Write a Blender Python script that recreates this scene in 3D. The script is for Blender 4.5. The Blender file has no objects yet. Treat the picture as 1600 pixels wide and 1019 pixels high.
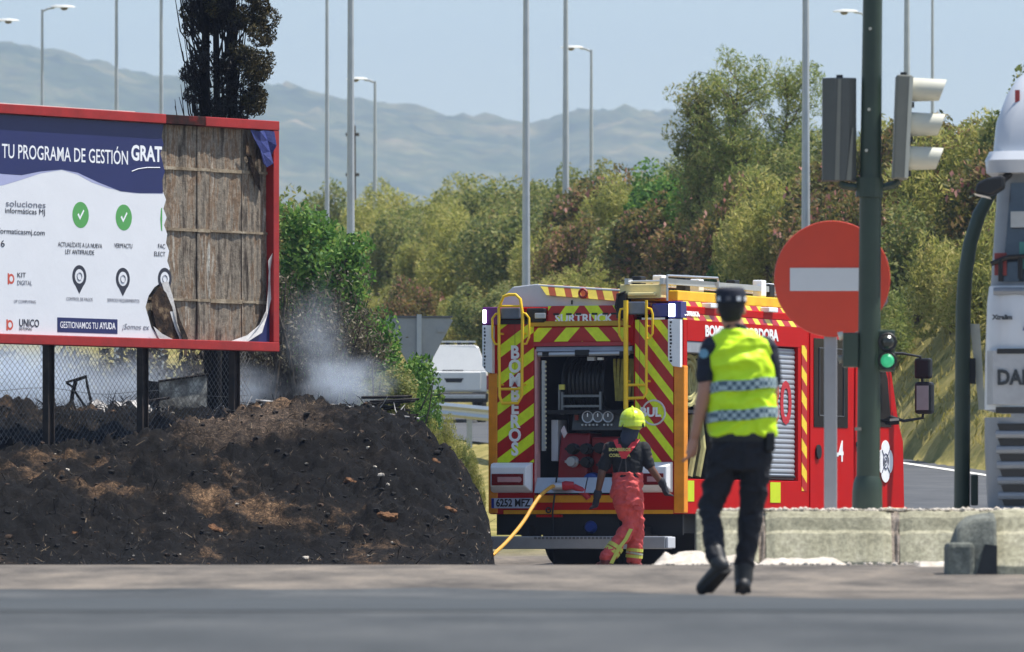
import bpy, math, random
import numpy as np
from mathutils import Vector, Matrix

# ------------------------------------------------------------------ camera, sky, sun, exposure
SC = bpy.context.scene
COL = SC.collection
F = 14000.0          # focal length in photo pixels (a long telephoto)
HOR = 862.0          # image row of the horizon
EYE = 0.25           # lens height above the road

cam = bpy.data.cameras.new('camera')
cam.sensor_width = 36.0
cam.lens = F / 1600.0 * 36.0
cam.shift_y = (HOR - 509.5) / 1600.0
cam.clip_start = 0.5
cam.clip_end = 14000
cam.dof.use_dof = True
cam.dof.focus_distance = 106.0
cam.dof.aperture_fstop = 8.0
cam_o = bpy.data.objects.new('camera', cam)
COL.objects.link(cam_o)
cam_o.location = (0, 0, EYE)
cam_o.rotation_euler = (math.radians(90), 0, 0)
SC.camera = cam_o

SUN_EL, SUN_AZ = math.radians(66), math.radians(82)      # high sun on the right
world = bpy.data.worlds.new('World')
SC.world = world
world.use_nodes = True
wn = world.node_tree
sky = wn.nodes.new('ShaderNodeTexSky')
sky.sky_type = 'NISHITA'
sky.sun_disc = False
sky.sun_elevation = SUN_EL
sky.sun_rotation = SUN_AZ
sky.air_density = 1.0
sky.dust_density = 0.5
sky.ozone_density = 1.2
bg = wn.nodes['Background']
wn.links.new(sky.outputs['Color'], bg.inputs['Color'])
bg.inputs['Strength'].default_value = 0.095

sun = bpy.data.lights.new('sun', 'SUN')
sun.energy = 4.0
sun.angle = math.radians(0.53)
sun.color = (1.0, 0.955, 0.88)
sun_o = bpy.data.objects.new('sun', sun)
COL.objects.link(sun_o)
sd = Vector((math.sin(SUN_AZ) * math.cos(SUN_EL), math.cos(SUN_AZ) * math.cos(SUN_EL), math.sin(SUN_EL)))
sun_o.rotation_euler = sd.to_track_quat('Z', 'Y').to_euler()
sun_o.location = (20, 60, 80)

SC.view_settings.view_transform = 'Standard'
SC.view_settings.look = 'None'
SC.view_settings.exposure = 0.9
SC.view_settings.gamma = 1.0
SC.view_settings.use_curve_mapping = False
SC.render.engine = 'CYCLES'
SC.cycles.use_denoising = True
SC.cycles.max_bounces = 6
SC.cycles.diffuse_bounces = 3
SC.cycles.glossy_bounces = 3
SC.cycles.transmission_bounces = 4
SC.cycles.transparent_max_bounces = 8
SC.cycles.volume_bounces = 2

# ------------------------------------------------------------------ helpers
random.seed(7)
RNG = np.random.default_rng(7)


def at(px, py, Y):
    """point of the place that stands at depth Y and shows at a photo pixel"""
    return Vector(((px - 800) * Y / F, Y, EYE + (HOR - py) * Y / F))


def S(r, g, b):
    def c(v):
        v /= 255.0
        return v / 12.92 if v <= 0.04045 else ((v + 0.055) / 1.055) ** 2.4
    return (c(r), c(g), c(b), 1.0)


MATS = {}


def new_mat(name):
    m = bpy.data.materials.new(name)
    m.use_nodes = True
    MATS[name] = m
    return m, m.node_tree, m.node_tree.nodes['Principled BSDF']


def noise_node(nt, scale, detail=4, rough=0.6, coord='Object', vec_scale=None):
    tc = nt.nodes.new('ShaderNodeTexCoord')
    n = nt.nodes.new('ShaderNodeTexNoise')
    n.inputs['Scale'].default_value = scale
    n.inputs['Detail'].default_value = detail
    n.inputs['Roughness'].default_value = rough
    src = tc.outputs[coord]
    if vec_scale:
        mp = nt.nodes.new('ShaderNodeMapping')
        mp.inputs['Scale'].default_value = vec_scale
        nt.links.new(src, mp.inputs['Vector'])
        src = mp.outputs['Vector']
    nt.links.new(src, n.inputs['Vector'])
    return n


def ramp_node(nt, fac, stops):
    r = nt.nodes.new('ShaderNodeValToRGB')
    el = r.color_ramp.elements
    while len(el) < len(stops):
        el.new(0.5)
    for e, (p, c) in zip(el, stops):
        e.position = p
        e.color = c
    nt.links.new(fac, r.inputs['Fac'])
    return r


def dim(c, k):
    return (c[0] * k, c[1] * k, c[2] * k, 1.0)


def mat(name, c, rough=0.6, metal=0.0, var=0.18, scale=6.0, bump=0.0, bscale=None, spec=0.5, vec_scale=None, c2=None, coat=0.0):
    """painted, plastic, metal, cloth: base colour with uneven wear and fine relief"""
    if name in MATS:
        return MATS[name]
    m, nt, p = new_mat(name)
    n = noise_node(nt, scale, 5, 0.65, vec_scale=vec_scale)
    r = ramp_node(nt, n.outputs['Fac'], [(0.3, dim(c, 1 - var)), (0.7, c2 if c2 else dim(c, 1 + var * 0.6))])
    nt.links.new(r.outputs['Color'], p.inputs['Base Color'])
    p.inputs['Roughness'].default_value = rough
    p.inputs['Metallic'].default_value = metal
    p.inputs['Specular IOR Level'].default_value = spec
    p.inputs['Coat Weight'].default_value = coat
    if bump:
        b = nt.nodes.new('ShaderNodeBump')
        b.inputs['Strength'].default_value = bump
        b.inputs['Distance'].default_value = 0.02
        n2 = noise_node(nt, bscale or scale * 4, 5, 0.7, vec_scale=vec_scale)
        nt.links.new(n2.outputs['Fac'], b.inputs['Height'])
        nt.links.new(b.outputs['Normal'], p.inputs['Normal'])
    return m


def ramp_mat(name, stops, scale=4.0, rough=0.9, bump=0.6, bscale=30, detail=8, vec_scale=None, dist=0.03, n_rough=0.65, fine=None):
    """ground, rock, burnt wood: several colours spread by noise"""
    if name in MATS:
        return MATS[name]
    m, nt, p = new_mat(name)
    n = noise_node(nt, scale, detail, n_rough, vec_scale=vec_scale)
    r = ramp_node(nt, n.outputs['Fac'], stops)
    out = r.outputs['Color']
    if fine:
        nf = noise_node(nt, fine, 4, 0.8)
        rf = ramp_node(nt, nf.outputs['Fac'], [(0.3, (0.55, 0.55, 0.55, 1)), (0.7, (1.35, 1.35, 1.35, 1))])
        mx = nt.nodes.new('ShaderNodeMixRGB')
        mx.blend_type = 'MULTIPLY'
        mx.inputs['Fac'].default_value = 1.0
        nt.links.new(out, mx.inputs['Color1'])
        nt.links.new(rf.outputs['Color'], mx.inputs['Color2'])
        out = mx.outputs['Color']
    nt.links.new(out, p.inputs['Base Color'])
    p.inputs['Roughness'].default_value = rough
    p.inputs['Specular IOR Level'].default_value = 0.25
    if bump:
        b = nt.nodes.new('ShaderNodeBump')
        b.inputs['Strength'].default_value = bump
        b.inputs['Distance'].default_value = dist
        n2 = noise_node(nt, bscale, 6, 0.7)
        nt.links.new(n2.outputs['Fac'], b.inputs['Height'])
        nt.links.new(b.outputs['Normal'], p.inputs['Normal'])
    return m


def math_node(nt, op, a, b=None):
    n = nt.nodes.new('ShaderNodeMath')
    n.operation = op
    for i, v in enumerate((a, b)):
        if v is None:
            continue
        if isinstance(v, (int, float)):
            n.inputs[i].default_value = v
        else:
            nt.links.new(v, n.inputs[i])
    return n.outputs[0]


def stripe_mat(name, ca, cb, ax, ay, az, period, phase=0.0, centre=None, duty=0.5, rough=0.35):
    """printed reflective tape: slanted bands; with a centre the bands mirror into chevrons"""
    m, nt, p = new_mat(name)
    tc = nt.nodes.new('ShaderNodeTexCoord')
    sp = nt.nodes.new('ShaderNodeSeparateXYZ')
    nt.links.new(tc.outputs['Object'], sp.inputs[0])
    x = sp.outputs['X']
    if centre is not None:
        x = math_node(nt, 'ABSOLUTE', math_node(nt, 'SUBTRACT', x, centre))
    v = math_node(nt, 'ADD', math_node(nt, 'MULTIPLY', x, ax), math_node(nt, 'MULTIPLY', sp.outputs['Z'], az))
    v = math_node(nt, 'ADD', v, math_node(nt, 'MULTIPLY', sp.outputs['Y'], ay))
    v = math_node(nt, 'ADD', math_node(nt, 'DIVIDE', v, period), phase + 50)
    fr = math_node(nt, 'LESS_THAN', math_node(nt, 'FRACT', v), duty)
    mx = nt.nodes.new('ShaderNodeMixRGB')
    nt.links.new(fr, mx.inputs['Fac'])
    mx.inputs['Color1'].default_value = ca
    mx.inputs['Color2'].default_value = cb
    n = noise_node(nt, 9, 5, 0.7)
    rr = ramp_node(nt, n.outputs['Fac'], [(0.3, (0.8, 0.8, 0.8, 1)), (0.65, (1, 1, 1, 1))])
    m2 = nt.nodes.new('ShaderNodeMixRGB')
    m2.blend_type = 'MULTIPLY'
    m2.inputs['Fac'].default_value = 1
    nt.links.new(mx.outputs['Color'], m2.inputs['Color1'])
    nt.links.new(rr.outputs['Color'], m2.inputs['Color2'])
    nt.links.new(m2.outputs['Color'], p.inputs['Base Color'])
    p.inputs['Roughness'].default_value = rough
    return m


def lamp_mat(name, c, strength):
    m, nt, p = new_mat(name)
    p.inputs['Base Color'].default_value = c
    p.inputs['Emission Color'].default_value = c
    p.inputs['Emission Strength'].default_value = strength
    return m


def leaf_mat(name, cols, trans=0.35, nscale=1.2, rough=0.6):
    """foliage: every leaf its own tone, clumps of lighter and darker growth"""
    m = bpy.data.materials.new(name)
    m.use_nodes = True
    MATS[name] = m
    nt = m.node_tree
    nt.nodes.clear()
    out = nt.nodes.new('ShaderNodeOutputMaterial')
    g = nt.nodes.new('ShaderNodeNewGeometry')
    n = noise_node(nt, nscale, 3, 0.6)
    a = math_node(nt, 'MULTIPLY', g.outputs['Random Per Island'], 0.55)
    b = math_node(nt, 'MULTIPLY', n.outputs['Fac'], 0.9)
    f = math_node(nt, 'SUBTRACT', math_node(nt, 'ADD', a, b), 0.22)
    k = len(cols)
    r = ramp_node(nt, f, [((i + 0.5) / k, c) for i, c in enumerate(cols)])
    d = nt.nodes.new('ShaderNodeBsdfPrincipled')
    d.inputs['Roughness'].default_value = rough
    d.inputs['Specular IOR Level'].default_value = 0.3
    t = nt.nodes.new('ShaderNodeBsdfTranslucent')
    mx = nt.nodes.new('ShaderNodeMixShader')
    mx.inputs[0].default_value = trans
    nt.links.new(r.outputs['Color'], d.inputs['Base Color'])
    nt.links.new(r.outputs['Color'], t.inputs['Color'])
    nt.links.new(d.outputs[0], mx.inputs[1])
    nt.links.new(t.outputs[0], mx.inputs[2])
    nt.links.new(mx.outputs[0], out.inputs['Surface'])
    return m


def tag(o, label=None, cat=None, group=None, kind=None):
    if label: o['label'] = label
    if cat: o['category'] = cat
    if group: o['group'] = group
    if kind: o['kind'] = kind
    return o


def thing(name, label, cat, loc=(0, 0, 0), rz=0.0, group=None):
    o = bpy.data.objects.new(name, None)
    COL.objects.link(o)
    o.empty_display_size = 0.2
    o.location = loc
    o.rotation_euler = (0, 0, rz)
    return tag(o, label, cat, group)


def link(name, me, parent=None):
    o = bpy.data.objects.new(name, me)
    COL.objects.link(o)
    if parent is not None:
        o.parent = parent
    return o


def copy_tree(o, parent=None):
    c = o.copy()
    COL.objects.link(c)
    c.parent = parent
    for ch in list(o.children):
        copy_tree(ch, c)
    return c


class MB:
    """collects shapes and links them as one mesh object"""

    def __init__(s):
        s.v, s.f, s.m = [], [], []

    def add(s, vs, fs, m=0):
        k = len(s.v)
        s.v += [tuple(v) for v in vs]
        s.f += [tuple(i + k for i in f) for f in fs]
        s.m += [m] * len(fs)
        return s

    def box(s, x0, x1, y0, y1, z0, z1, m=0):
        vs = [(x, y, z) for z in (z0, z1) for y in (y0, y1) for x in (x0, x1)]
        return s.add(vs, [(0, 2, 3, 1), (4, 5, 7, 6), (0, 1, 5, 4), (2, 6, 7, 3), (0, 4, 6, 2), (1, 3, 7, 5)], m)

    def prism(s, poly, a, b, axis='y', m=0):
        """polygon in the plane across an axis, drawn out from a to b"""
        def P(q, d):
            return {'y': (q[0], d, q[1]), 'x': (d, q[0], q[1]), 'z': (q[0], q[1], d)}[axis]
        n = len(poly)
        vs = [P(q, a) for q in poly] + [P(q, b) for q in poly]
        fs = [tuple(range(n))[::-1], tuple(range(n, 2 * n))]
        fs += [(i, (i + 1) % n, n + (i + 1) % n, n + i) for i in range(n)]
        return s.add(vs, fs, m)

    def tube(s, pts, r, n=8, m=0, close=False):
        pts = [Vector(p) for p in pts]
        k = len(pts)
        rs = r if isinstance(r, (list, tuple)) else [r] * k
        t0 = (pts[1] - pts[0]).normalized()
        u = t0.orthogonal().normalized()
        vs, fs = [], []
        for i, p in enumerate(pts):
            t = (pts[min(i + 1, k - 1)] - pts[max(i - 1, 0)])
            if t.length < 1e-9: t = t0
            t.normalize()
            u = (u - t * u.dot(t))
            if u.length < 1e-6: u = t.orthogonal()
            u.normalize()
            w = t.cross(u)
            for j in range(n):
                a = 2 * math.pi * j / n
                vs.append(p + (u * math.cos(a) + w * math.sin(a)) * rs[i])
        for i in range(k - 1):
            for j in range(n):
                q = (j + 1) % n
                fs.append((i * n + j, i * n + q, (i + 1) * n + q, (i + 1) * n + j))
        fs.append(tuple(range(n))[::-1])
        fs.append(tuple((k - 1) * n + j for j in range(n)))
        return s.add(vs, fs, m)

    def ring(s, c, R, r, axis='y', n=24, k=6, m=0, sx=1.0):
        vs, fs = [], []
        for i in range(n):
            a = 2 * math.pi * i / n
            for j in range(k):
                b = 2 * math.pi * j / k
                q = (R + r * math.cos(b))
                p = {'y': (q * math.cos(a) * sx, r * math.sin(b), q * math.sin(a)), 'x': (r * math.sin(b), q * math.cos(a), q * math.sin(a)),
                     'z': (q * math.cos(a), q * math.sin(a), r * math.sin(b))}[axis]
                vs.append(Vector(c) + Vector(p))
        for i in range(n):
            for j in range(k):
                i2, j2 = (i + 1) % n, (j + 1) % k
                fs.append((i * k + j, i2 * k + j, i2 * k + j2, i * k + j2))
        return s.add(vs, fs, m)

    def lathe(s, prof, c=(0, 0, 0), axis='z', n=20, m=0):
        """(radius, height) profile spun round an axis"""
        vs, fs = [], []
        for (r, h) in prof:
            for j in range(n):
                a = 2 * math.pi * j / n
                p = {'z': (r * math.cos(a), r * math.sin(a), h), 'y': (r * math.cos(a), h, r * math.sin(a)), 'x': (h, r * math.cos(a), r * math.sin(a))}[axis]
                vs.append(Vector(c) + Vector(p))
        for i in range(len(prof) - 1):
            for j in range(n):
                q = (j + 1) % n
                fs.append((i * n + j, i * n + q, (i + 1) * n + q, (i + 1) * n + j))
        fs.append(tuple(range(n))[::-1])
        fs.append(tuple((len(prof) - 1) * n + j for j in range(n)))
        return s.add(vs, fs, m)

    def loft(s, rings, m=0):
        """closed rings with the same number of points"""
        n = len(rings[0])
        vs = [p for r in rings for p in r]
        fs = []
        for i in range(len(rings) - 1):
            for j in range(n):
                q = (j + 1) % n
                fs.append((i * n + j, i * n + q, (i + 1) * n + q, (i + 1) * n + j))
        fs.append(tuple(range(n))[::-1])
        fs.append(tuple((len(rings) - 1) * n + j for j in range(n)))
        return s.add(vs, fs, m)

    def build(s, name, mats, parent=None, smooth=False, bevel=0.0):
        me = bpy.data.meshes.new(name)
        me.from_pydata(s.v, [], s.f)
        mats = mats if isinstance(mats, (list, tuple)) else [mats]
        for q in mats: me.materials.append(q)
        if len(mats) > 1: me.polygons.foreach_set('material_index', s.m)
        import bmesh
        b = bmesh.new()
        b.from_mesh(me)
        bmesh.ops.recalc_face_normals(b, faces=b.faces)
        b.to_mesh(me)
        b.free()
        if smooth:
            me.polygons.foreach_set('use_smooth', [True] * len(me.polygons))
            try: me.set_sharp_from_angle(angle=math.radians(40))
            except Exception: pass
        o = link(name, me, parent)
        if bevel:
            bv = o.modifiers.new('bevel', 'BEVEL')
            bv.width = bevel
            bv.segments = 2
            bv.limit_method = 'ANGLE'
        return o


def part(name, mats, parent, fn, smooth=False, bevel=0.0):
    b = MB()
    fn(b)
    return b.build(name, mats, parent, smooth, bevel)


def np_mesh(name, verts, faces4, mats, parent=None, smooth=False):
    """quads from numpy arrays"""
    me = bpy.data.meshes.new(name)
    nv, nf = len(verts), len(faces4)
    me.vertices.add(nv)
    me.vertices.foreach_set('co', np.asarray(verts, dtype=np.float32).ravel())
    me.loops.add(nf * 4)
    me.loops.foreach_set('vertex_index', np.asarray(faces4, dtype=np.int32).ravel())
    me.polygons.add(nf)
    me.polygons.foreach_set('loop_start', np.arange(0, nf * 4, 4, dtype=np.int32))
    me.update(calc_edges=True)
    me.validate()
    for q in (mats if isinstance(mats, (list, tuple)) else [mats]): me.materials.append(q)
    if smooth: me.polygons.foreach_set('use_smooth', [True] * nf)
    return me


def text(body, size, m, parent, loc, rz=0.0, name='lettering', bold=0.0, align='CENTER', sx=1.0, shear=0.0, rot=None, depth=0.002):
    cu = bpy.data.curves.new(name, 'FONT')
    cu.body = body
    cu.size = size
    cu.align_x = align
    cu.align_y = 'CENTER'
    cu.extrude = depth
    cu.offset = bold
    cu.shear = shear
    cu.resolution_u = 3
    t = bpy.data.objects.new(name + '_source', cu)
    COL.objects.link(t)
    bpy.context.view_layer.update()
    me = bpy.data.meshes.new_from_object(t.evaluated_get(bpy.context.evaluated_depsgraph_get()))
    bpy.data.objects.remove(t)
    bpy.data.curves.remove(cu)
    me.materials.clear()
    me.materials.append(m)
    o = link(name, me, parent)
    o.location = loc
    o.rotation_euler = rot if rot else (math.radians(90), 0, rz)
    o.scale = (sx, 1, 1)
    return o


def hash2(ix, iy, seed):
    h = np.sin(ix * 127.1 + iy * 311.7 + seed * 74.7) * 43758.5453
    return h - np.floor(h)


def vnoise(x, y, seed=0):
    ix, iy = np.floor(x), np.floor(y)
    fx, fy = x - ix, y - iy
    fx = fx * fx * (3 - 2 * fx)
    fy = fy * fy * (3 - 2 * fy)
    a, b = hash2(ix, iy, seed), hash2(ix + 1, iy, seed)
    c, d = hash2(ix, iy + 1, seed), hash2(ix + 1, iy + 1, seed)
    return (a * (1 - fx) + b * fx) * (1 - fy) + (c * (1 - fx) + d * fx) * fy


def fbm(x, y, seed=0, octs=4, gain=0.5):
    s, a = 0, 1.0
    for i in range(octs):
        s = s + a * (vnoise(x * 2 ** i, y * 2 ** i, seed + i) - 0.5)
        a *= gain
    return s


def sstep(a, b, x):
    t = np.clip((x - a) / (b - a), 0, 1)
    return t * t * (3 - 2 * t)


def grid(name, xs, ys, zfun, mats, parent=None, smooth=True):
    X, Y = np.meshgrid(np.asarray(xs, float), np.asarray(ys, float))
    Z = zfun(X, Y)
    nx, ny = len(xs), len(ys)
    v = np.stack([X, Y, Z], -1).reshape(-1, 3)
    i = np.arange(nx * ny).reshape(ny, nx)
    f = np.stack([i[:-1, :-1], i[:-1, 1:], i[1:, 1:], i[1:, :-1]], -1).reshape(-1, 4)
    return link(name, np_mesh(name, v, f, mats, smooth=smooth), parent)

# ------------------------------------------------------------------ ground, road, banks, hills
ROAD_Y = [105, 112, 138, 170, 200, 235, 300, 345]
ROAD_X = [9.2, 8.5, 6.3, 3.2, -1.3, -8, -22, -33]
ROAD_Z = [0.05, 0.08, 1.22, 2.2, 3.1, 4.2, 6.0, 7.0]
SPI_Y = [110, 140, 165, 175, 200, 245, 300, 345]
SPI_X = [18, 13.5, 10.8, 9.7, 6.8, 2.6, -6, -14]
SPI_Z = [1.4, 4.6, 6.6, 7.0, 7.7, 8.5, 9.8, 10.4]


def ground_z(x, y):
    x = np.asarray(x, float)
    y = np.asarray(y, float)
    near = 0.155 * sstep(52, 64, y) - 0.105 * sstep(64.6, 69, y)
    rx, rz = np.interp(y, ROAD_Y, ROAD_X), np.interp(y, ROAD_Y, ROAD_Z)
    sx, sz = np.interp(y, SPI_Y, SPI_X), np.interp(y, SPI_Y, SPI_Z)
    e = rx + 2.9
    w = np.clip((x - e) / np.maximum(sx - e, 0.5), 0, 1)
    w = w ** 0.8
    bank = rz + (sz - rz) * w + 0.25 * fbm(x * 0.7, y * 0.3, 3) * (w > 0)
    low = rz - np.clip((rx - 2.9 - x) * 0.35, 0, 0.6) * sstep(112, 130, y)
    far = np.where(x > e, bank, low)
    k = sstep(106, 113, y)
    return near * (1 - k) + np.where(y > 105, far, 0) * k


M_shoulder = ramp_mat('shoulder_gravel', [(0.3, S(118, 110, 102)), (0.5, S(140, 131, 122)), (0.72, S(160, 150, 138))], scale=1.4, bump=0.5, bscale=60, fine=45, vec_scale=(1, 0.25, 1))
M_dry = ramp_mat('dry_grass_ground', [(0.3, S(92, 92, 46)), (0.5, S(142, 132, 72)), (0.7, S(176, 158, 100))], scale=1.3, bump=0.8, bscale=22, fine=30)


def ground_material():
    m, nt, p = new_mat('ground')
    g = noise_node(nt, 1.4, 8, 0.7, vec_scale=(1, 0.25, 1))
    a = ramp_node(nt, g.outputs['Fac'], [(0.36, S(84, 79, 74)), (0.5, S(110, 103, 95)), (0.64, S(134, 124, 112))])
    g2 = noise_node(nt, 1.3, 8, 0.7)
    b = ramp_node(nt, g2.outputs['Fac'], [(0.3, S(88, 92, 44)), (0.5, S(140, 130, 72)), (0.72, S(178, 160, 104))])
    tc = nt.nodes.new('ShaderNodeTexCoord')
    sp = nt.nodes.new('ShaderNodeSeparateXYZ')
    nt.links.new(tc.outputs['Object'], sp.inputs[0])
    f = nt.nodes.new('ShaderNodeMapRange')
    f.inputs['From Min'].default_value = 126
    f.inputs['From Max'].default_value = 134
    nt.links.new(sp.outputs['Y'], f.inputs['Value'])
    mx = nt.nodes.new('ShaderNodeMixRGB')
    nt.links.new(f.outputs[0], mx.inputs['Fac'])
    nt.links.new(a.outputs[0], mx.inputs['Color1'])
    nt.links.new(b.outputs[0], mx.inputs['Color2'])
    nf = noise_node(nt, 45, 4, 0.8)
    rf = ramp_node(nt, nf.outputs['Fac'], [(0.3, (0.62, 0.62, 0.62, 1)), (0.7, (1.3, 1.3, 1.3, 1))])
    m2 = nt.nodes.new('ShaderNodeMixRGB')
    m2.blend_type = 'MULTIPLY'
    m2.inputs['Fac'].default_value = 1
    nt.links.new(mx.outputs[0], m2.inputs['Color1'])
    nt.links.new(rf.outputs[0], m2.inputs['Color2'])
    nt.links.new(m2.outputs[0], p.inputs['Base Color'])
    p.inputs['Roughness'].default_value = 0.95
    p.inputs['Specular IOR Level'].default_value = 0.2
    bp = nt.nodes.new('ShaderNodeBump')
    bp.inputs['Strength'].default_value = 0.6
    bp.inputs['Distance'].default_value = 0.02
    nt.links.new(nf.outputs['Fac'], bp.inputs['Height'])
    nt.links.new(bp.outputs[0], p.inputs['Normal'])
    return m


M_ground = ground_material()
ys = np.concatenate([np.arange(-20, 40, 4.0), np.arange(40, 75, 0.5), np.arange(75, 112, 1.5), np.arange(112, 345.1, 1.0)])
tag(grid('ground', np.concatenate([np.arange(-45, 1, 0.5), np.arange(1, 14, 0.12), np.arange(14, 45.1, 0.5)]), ys, ground_z, M_ground), kind='structure')
M_plain = ramp_mat('far_plain', [(0.35, S(110, 108, 62)), (0.65, S(160, 148, 96))], scale=0.02, bump=0)
part('plain', M_plain, None, lambda b: b.add([(-1500, -60, -0.5), (1500, -60, -0.5), (1500, 7600, -0.5), (-1500, 7600, -0.5)], [(0, 1, 2, 3)]))
tag(bpy.data.objects['plain'], kind='structure')

M_asphalt = ramp_mat('asphalt', [(0.36, S(54, 57, 58)), (0.5, S(71, 73, 74)), (0.64, S(88, 89, 88))], scale=1.1, bump=0.35, bscale=140, fine=22, rough=0.85, vec_scale=(0.6, 0.12, 1), dist=0.006, n_rough=0.75)


def road_sheet():
    xs = np.linspace(-45, 45, 181)
    v, f = [], []
    K = 24
    for x in xs:
        edge = 54.5 - 11.5 * float(sstep(0.2, 2.6, x)) + 0.7 * float(fbm(np.array(x * 2.3), np.array(0.0), 5)) + 0.25 * math.sin(x * 9)
        for k in range(K):
            y = -20 + (edge + 20) * (k / (K - 1)) ** 0.6
            v.append((x, y, float(ground_z(x, y)) + 0.006))
    for i in range(len(xs) - 1):
        for k in range(K - 1):
            f.append((i * K + k, (i + 1) * K + k, (i + 1) * K + k + 1, i * K + k + 1))
    o = link('road', np_mesh('road', v, f, M_asphalt, smooth=True))
    tag(o, kind='structure')
    # a worn darker tyre lane and a scrap of old paint, lying on the asphalt
    def lane(name, y0, y1, m, z, x0=-20, x1=20):
        n = 40
        v, f = [], []
        for i in range(n + 1):
            x = x0 + (x1 - x0) * i / n
            w = 0.35 * float(fbm(np.array(x * 0.9), np.array(y0), 2))
            for y in (y0 + w, y1 + w * 0.7):
                v.append((x, y, float(ground_z(x, y)) + z))
        for i in range(n):
            f.append((2 * i, 2 * i + 2, 2 * i + 3, 2 * i + 1))
        tag(link(name, np_mesh(name, v, f, m)), kind='structure')
    lane('asphalt_patch', 36.5, 45.5, ramp_mat('asphalt_dark', [(0.3, S(59, 63, 65)), (0.7, S(73, 76, 77))], scale=0.6, bump=0.3, bscale=140, fine=90, rough=0.8, vec_scale=(0.25, 0.3, 1), dist=0.006), 0.010)


road_sheet()


def ribbon(name, off0, off1, m, lift, y0=106, y1=340):
    v, f = [], []
    ysr = np.arange(y0, y1, 2.0)
    for y in ysr:
        rx, rz = np.interp(y, ROAD_Y, ROAD_X), np.interp(y, ROAD_Y, ROAD_Z)
        k = float(sstep(106, 113, y))
        for x in (rx + off0, rx + off1):
            v.append((x, y, float(max(ground_z(x, y), 0)) + lift))
    for i in range(len(ysr) - 1):
        f.append((2 * i, 2 * i + 1, 2 * i + 3, 2 * i + 2))
    return tag(link(name, np_mesh(name, v, f, m, smooth=True)), kind='structure')


ribbon('slip_road', -2.85, 2.85, ramp_mat('slip_asphalt', [(0.35, S(74, 76, 79)), (0.65, S(92, 93, 94))], scale=0.8, bump=0.3, bscale=120, fine=80, rough=0.85, dist=0.006), 0.012)
M_paint = mat('road_paint', S(228, 226, 218), 0.7, var=0.12, scale=8)
ribbon('edge_line', 2.2, 2.38, M_paint, 0.020)

# hills far off
HP = [-900, -300, 0, 45, 70, 125, 160, 195, 250, 330, 410, 440, 480, 520, 560, 640, 700, 760, 800, 830, 860, 900, 940, 990, 1050, 1085, 1130, 1250, 1400, 1600, 2200, 2900]
HY = [40, 70, 88, 90, 100, 113, 124, 129, 146, 143, 139, 143, 150, 158, 167, 175, 188, 200, 206, 207, 200, 185, 180, 183, 186, 196, 205, 215, 225, 232, 215, 240]


def hill_z(x, y):
    D = 6000.0
    px = 800 + x * F / D
    crest = EYE + (HOR - np.interp(px, HP, HY)) * D / F
    k = sstep(3600, 6000, y) ** 0.8 * (1 - 0.75 * sstep(6000, 7500, y))
    bumps = 14 * fbm(x / 130, y / 200, 1, 3) + 11 * np.maximum(fbm(x / 15, y / 20, 9, 3), -0.05) + 24 * fbm(x / 330, y / 330, 4, 3) * (1 - sstep(5400, 5950, y))
    return -2 + (crest - 1.0) * k + bumps * sstep(3700, 4600, y)


M_hill = ramp_mat('hill_scrub', [(0.3, S(40, 54, 32)), (0.46, S(72, 84, 48)), (0.6, S(116, 112, 72)), (0.74, S(164, 140, 106))], scale=0.012, bump=0, fine=0.07, detail=10, n_rough=0.75)
tag(grid('hills', np.arange(-1480, 1481, 7.5), np.concatenate([np.arange(3600, 5500, 50.0), np.arange(5500, 6120, 12.0), np.arange(6120, 7500, 90.0)]), hill_z, M_hill), kind='structure')

# the burnt earth mound on the left
MX = [-14, -9, -5.9, -5.0, -4.0, -3.0, -2.4, -1.7, -1.2, -0.72, -0.43, -0.31, -0.26, -0.20, 2]
MZ = [1.25, 1.3, 1.34, 1.34, 1.50, 1.80, 1.84, 1.78, 1.64, 1.26, 0.90, 0.64, 0.44, 0.0, 0]


def mound_z(x, y, rough=True):
    x = np.asarray(x, float)
    y = np.asarray(y, float)
    sh = -0.06 * np.clip(y - 104, 0, 12)
    top = np.interp(x * 100.0 / y - sh + 0.10 * fbm(y * 0.7, x * 1.5, 17, 3), MX, MZ)
    ye = y + np.clip((-2.9 - x) * 1.38, 0, 4.4)
    k = sstep(90.5, 99.5, ye + 0.8 * fbm(x * 0.8, y * 0.3, 6, 2))
    k = 0.5 * k + 0.5 * np.clip((ye - 91.5) / 7.6, 0, 1)
    back = sstep(99.6, 104.0, ye) * (x * 100.0 / y < -1.6)
    top = top + np.maximum(1.80 - top, 0) * back
    z = top * k * (1 - sstep(113, 120, y))
    if rough:
        s = np.clip(z * 2, 0, 1)
        z = z + s * (0.07 * fbm(x * 0.9, y * 0.5, 11, 3) + 0.17 * fbm(x * 3.1, y * 1.8, 12, 4) + 0.17 * np.maximum(fbm(x * 8, y * 5, 14, 3), -0.05))
    return z - 0.06 * (z < 0.03) + 0.02


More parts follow.
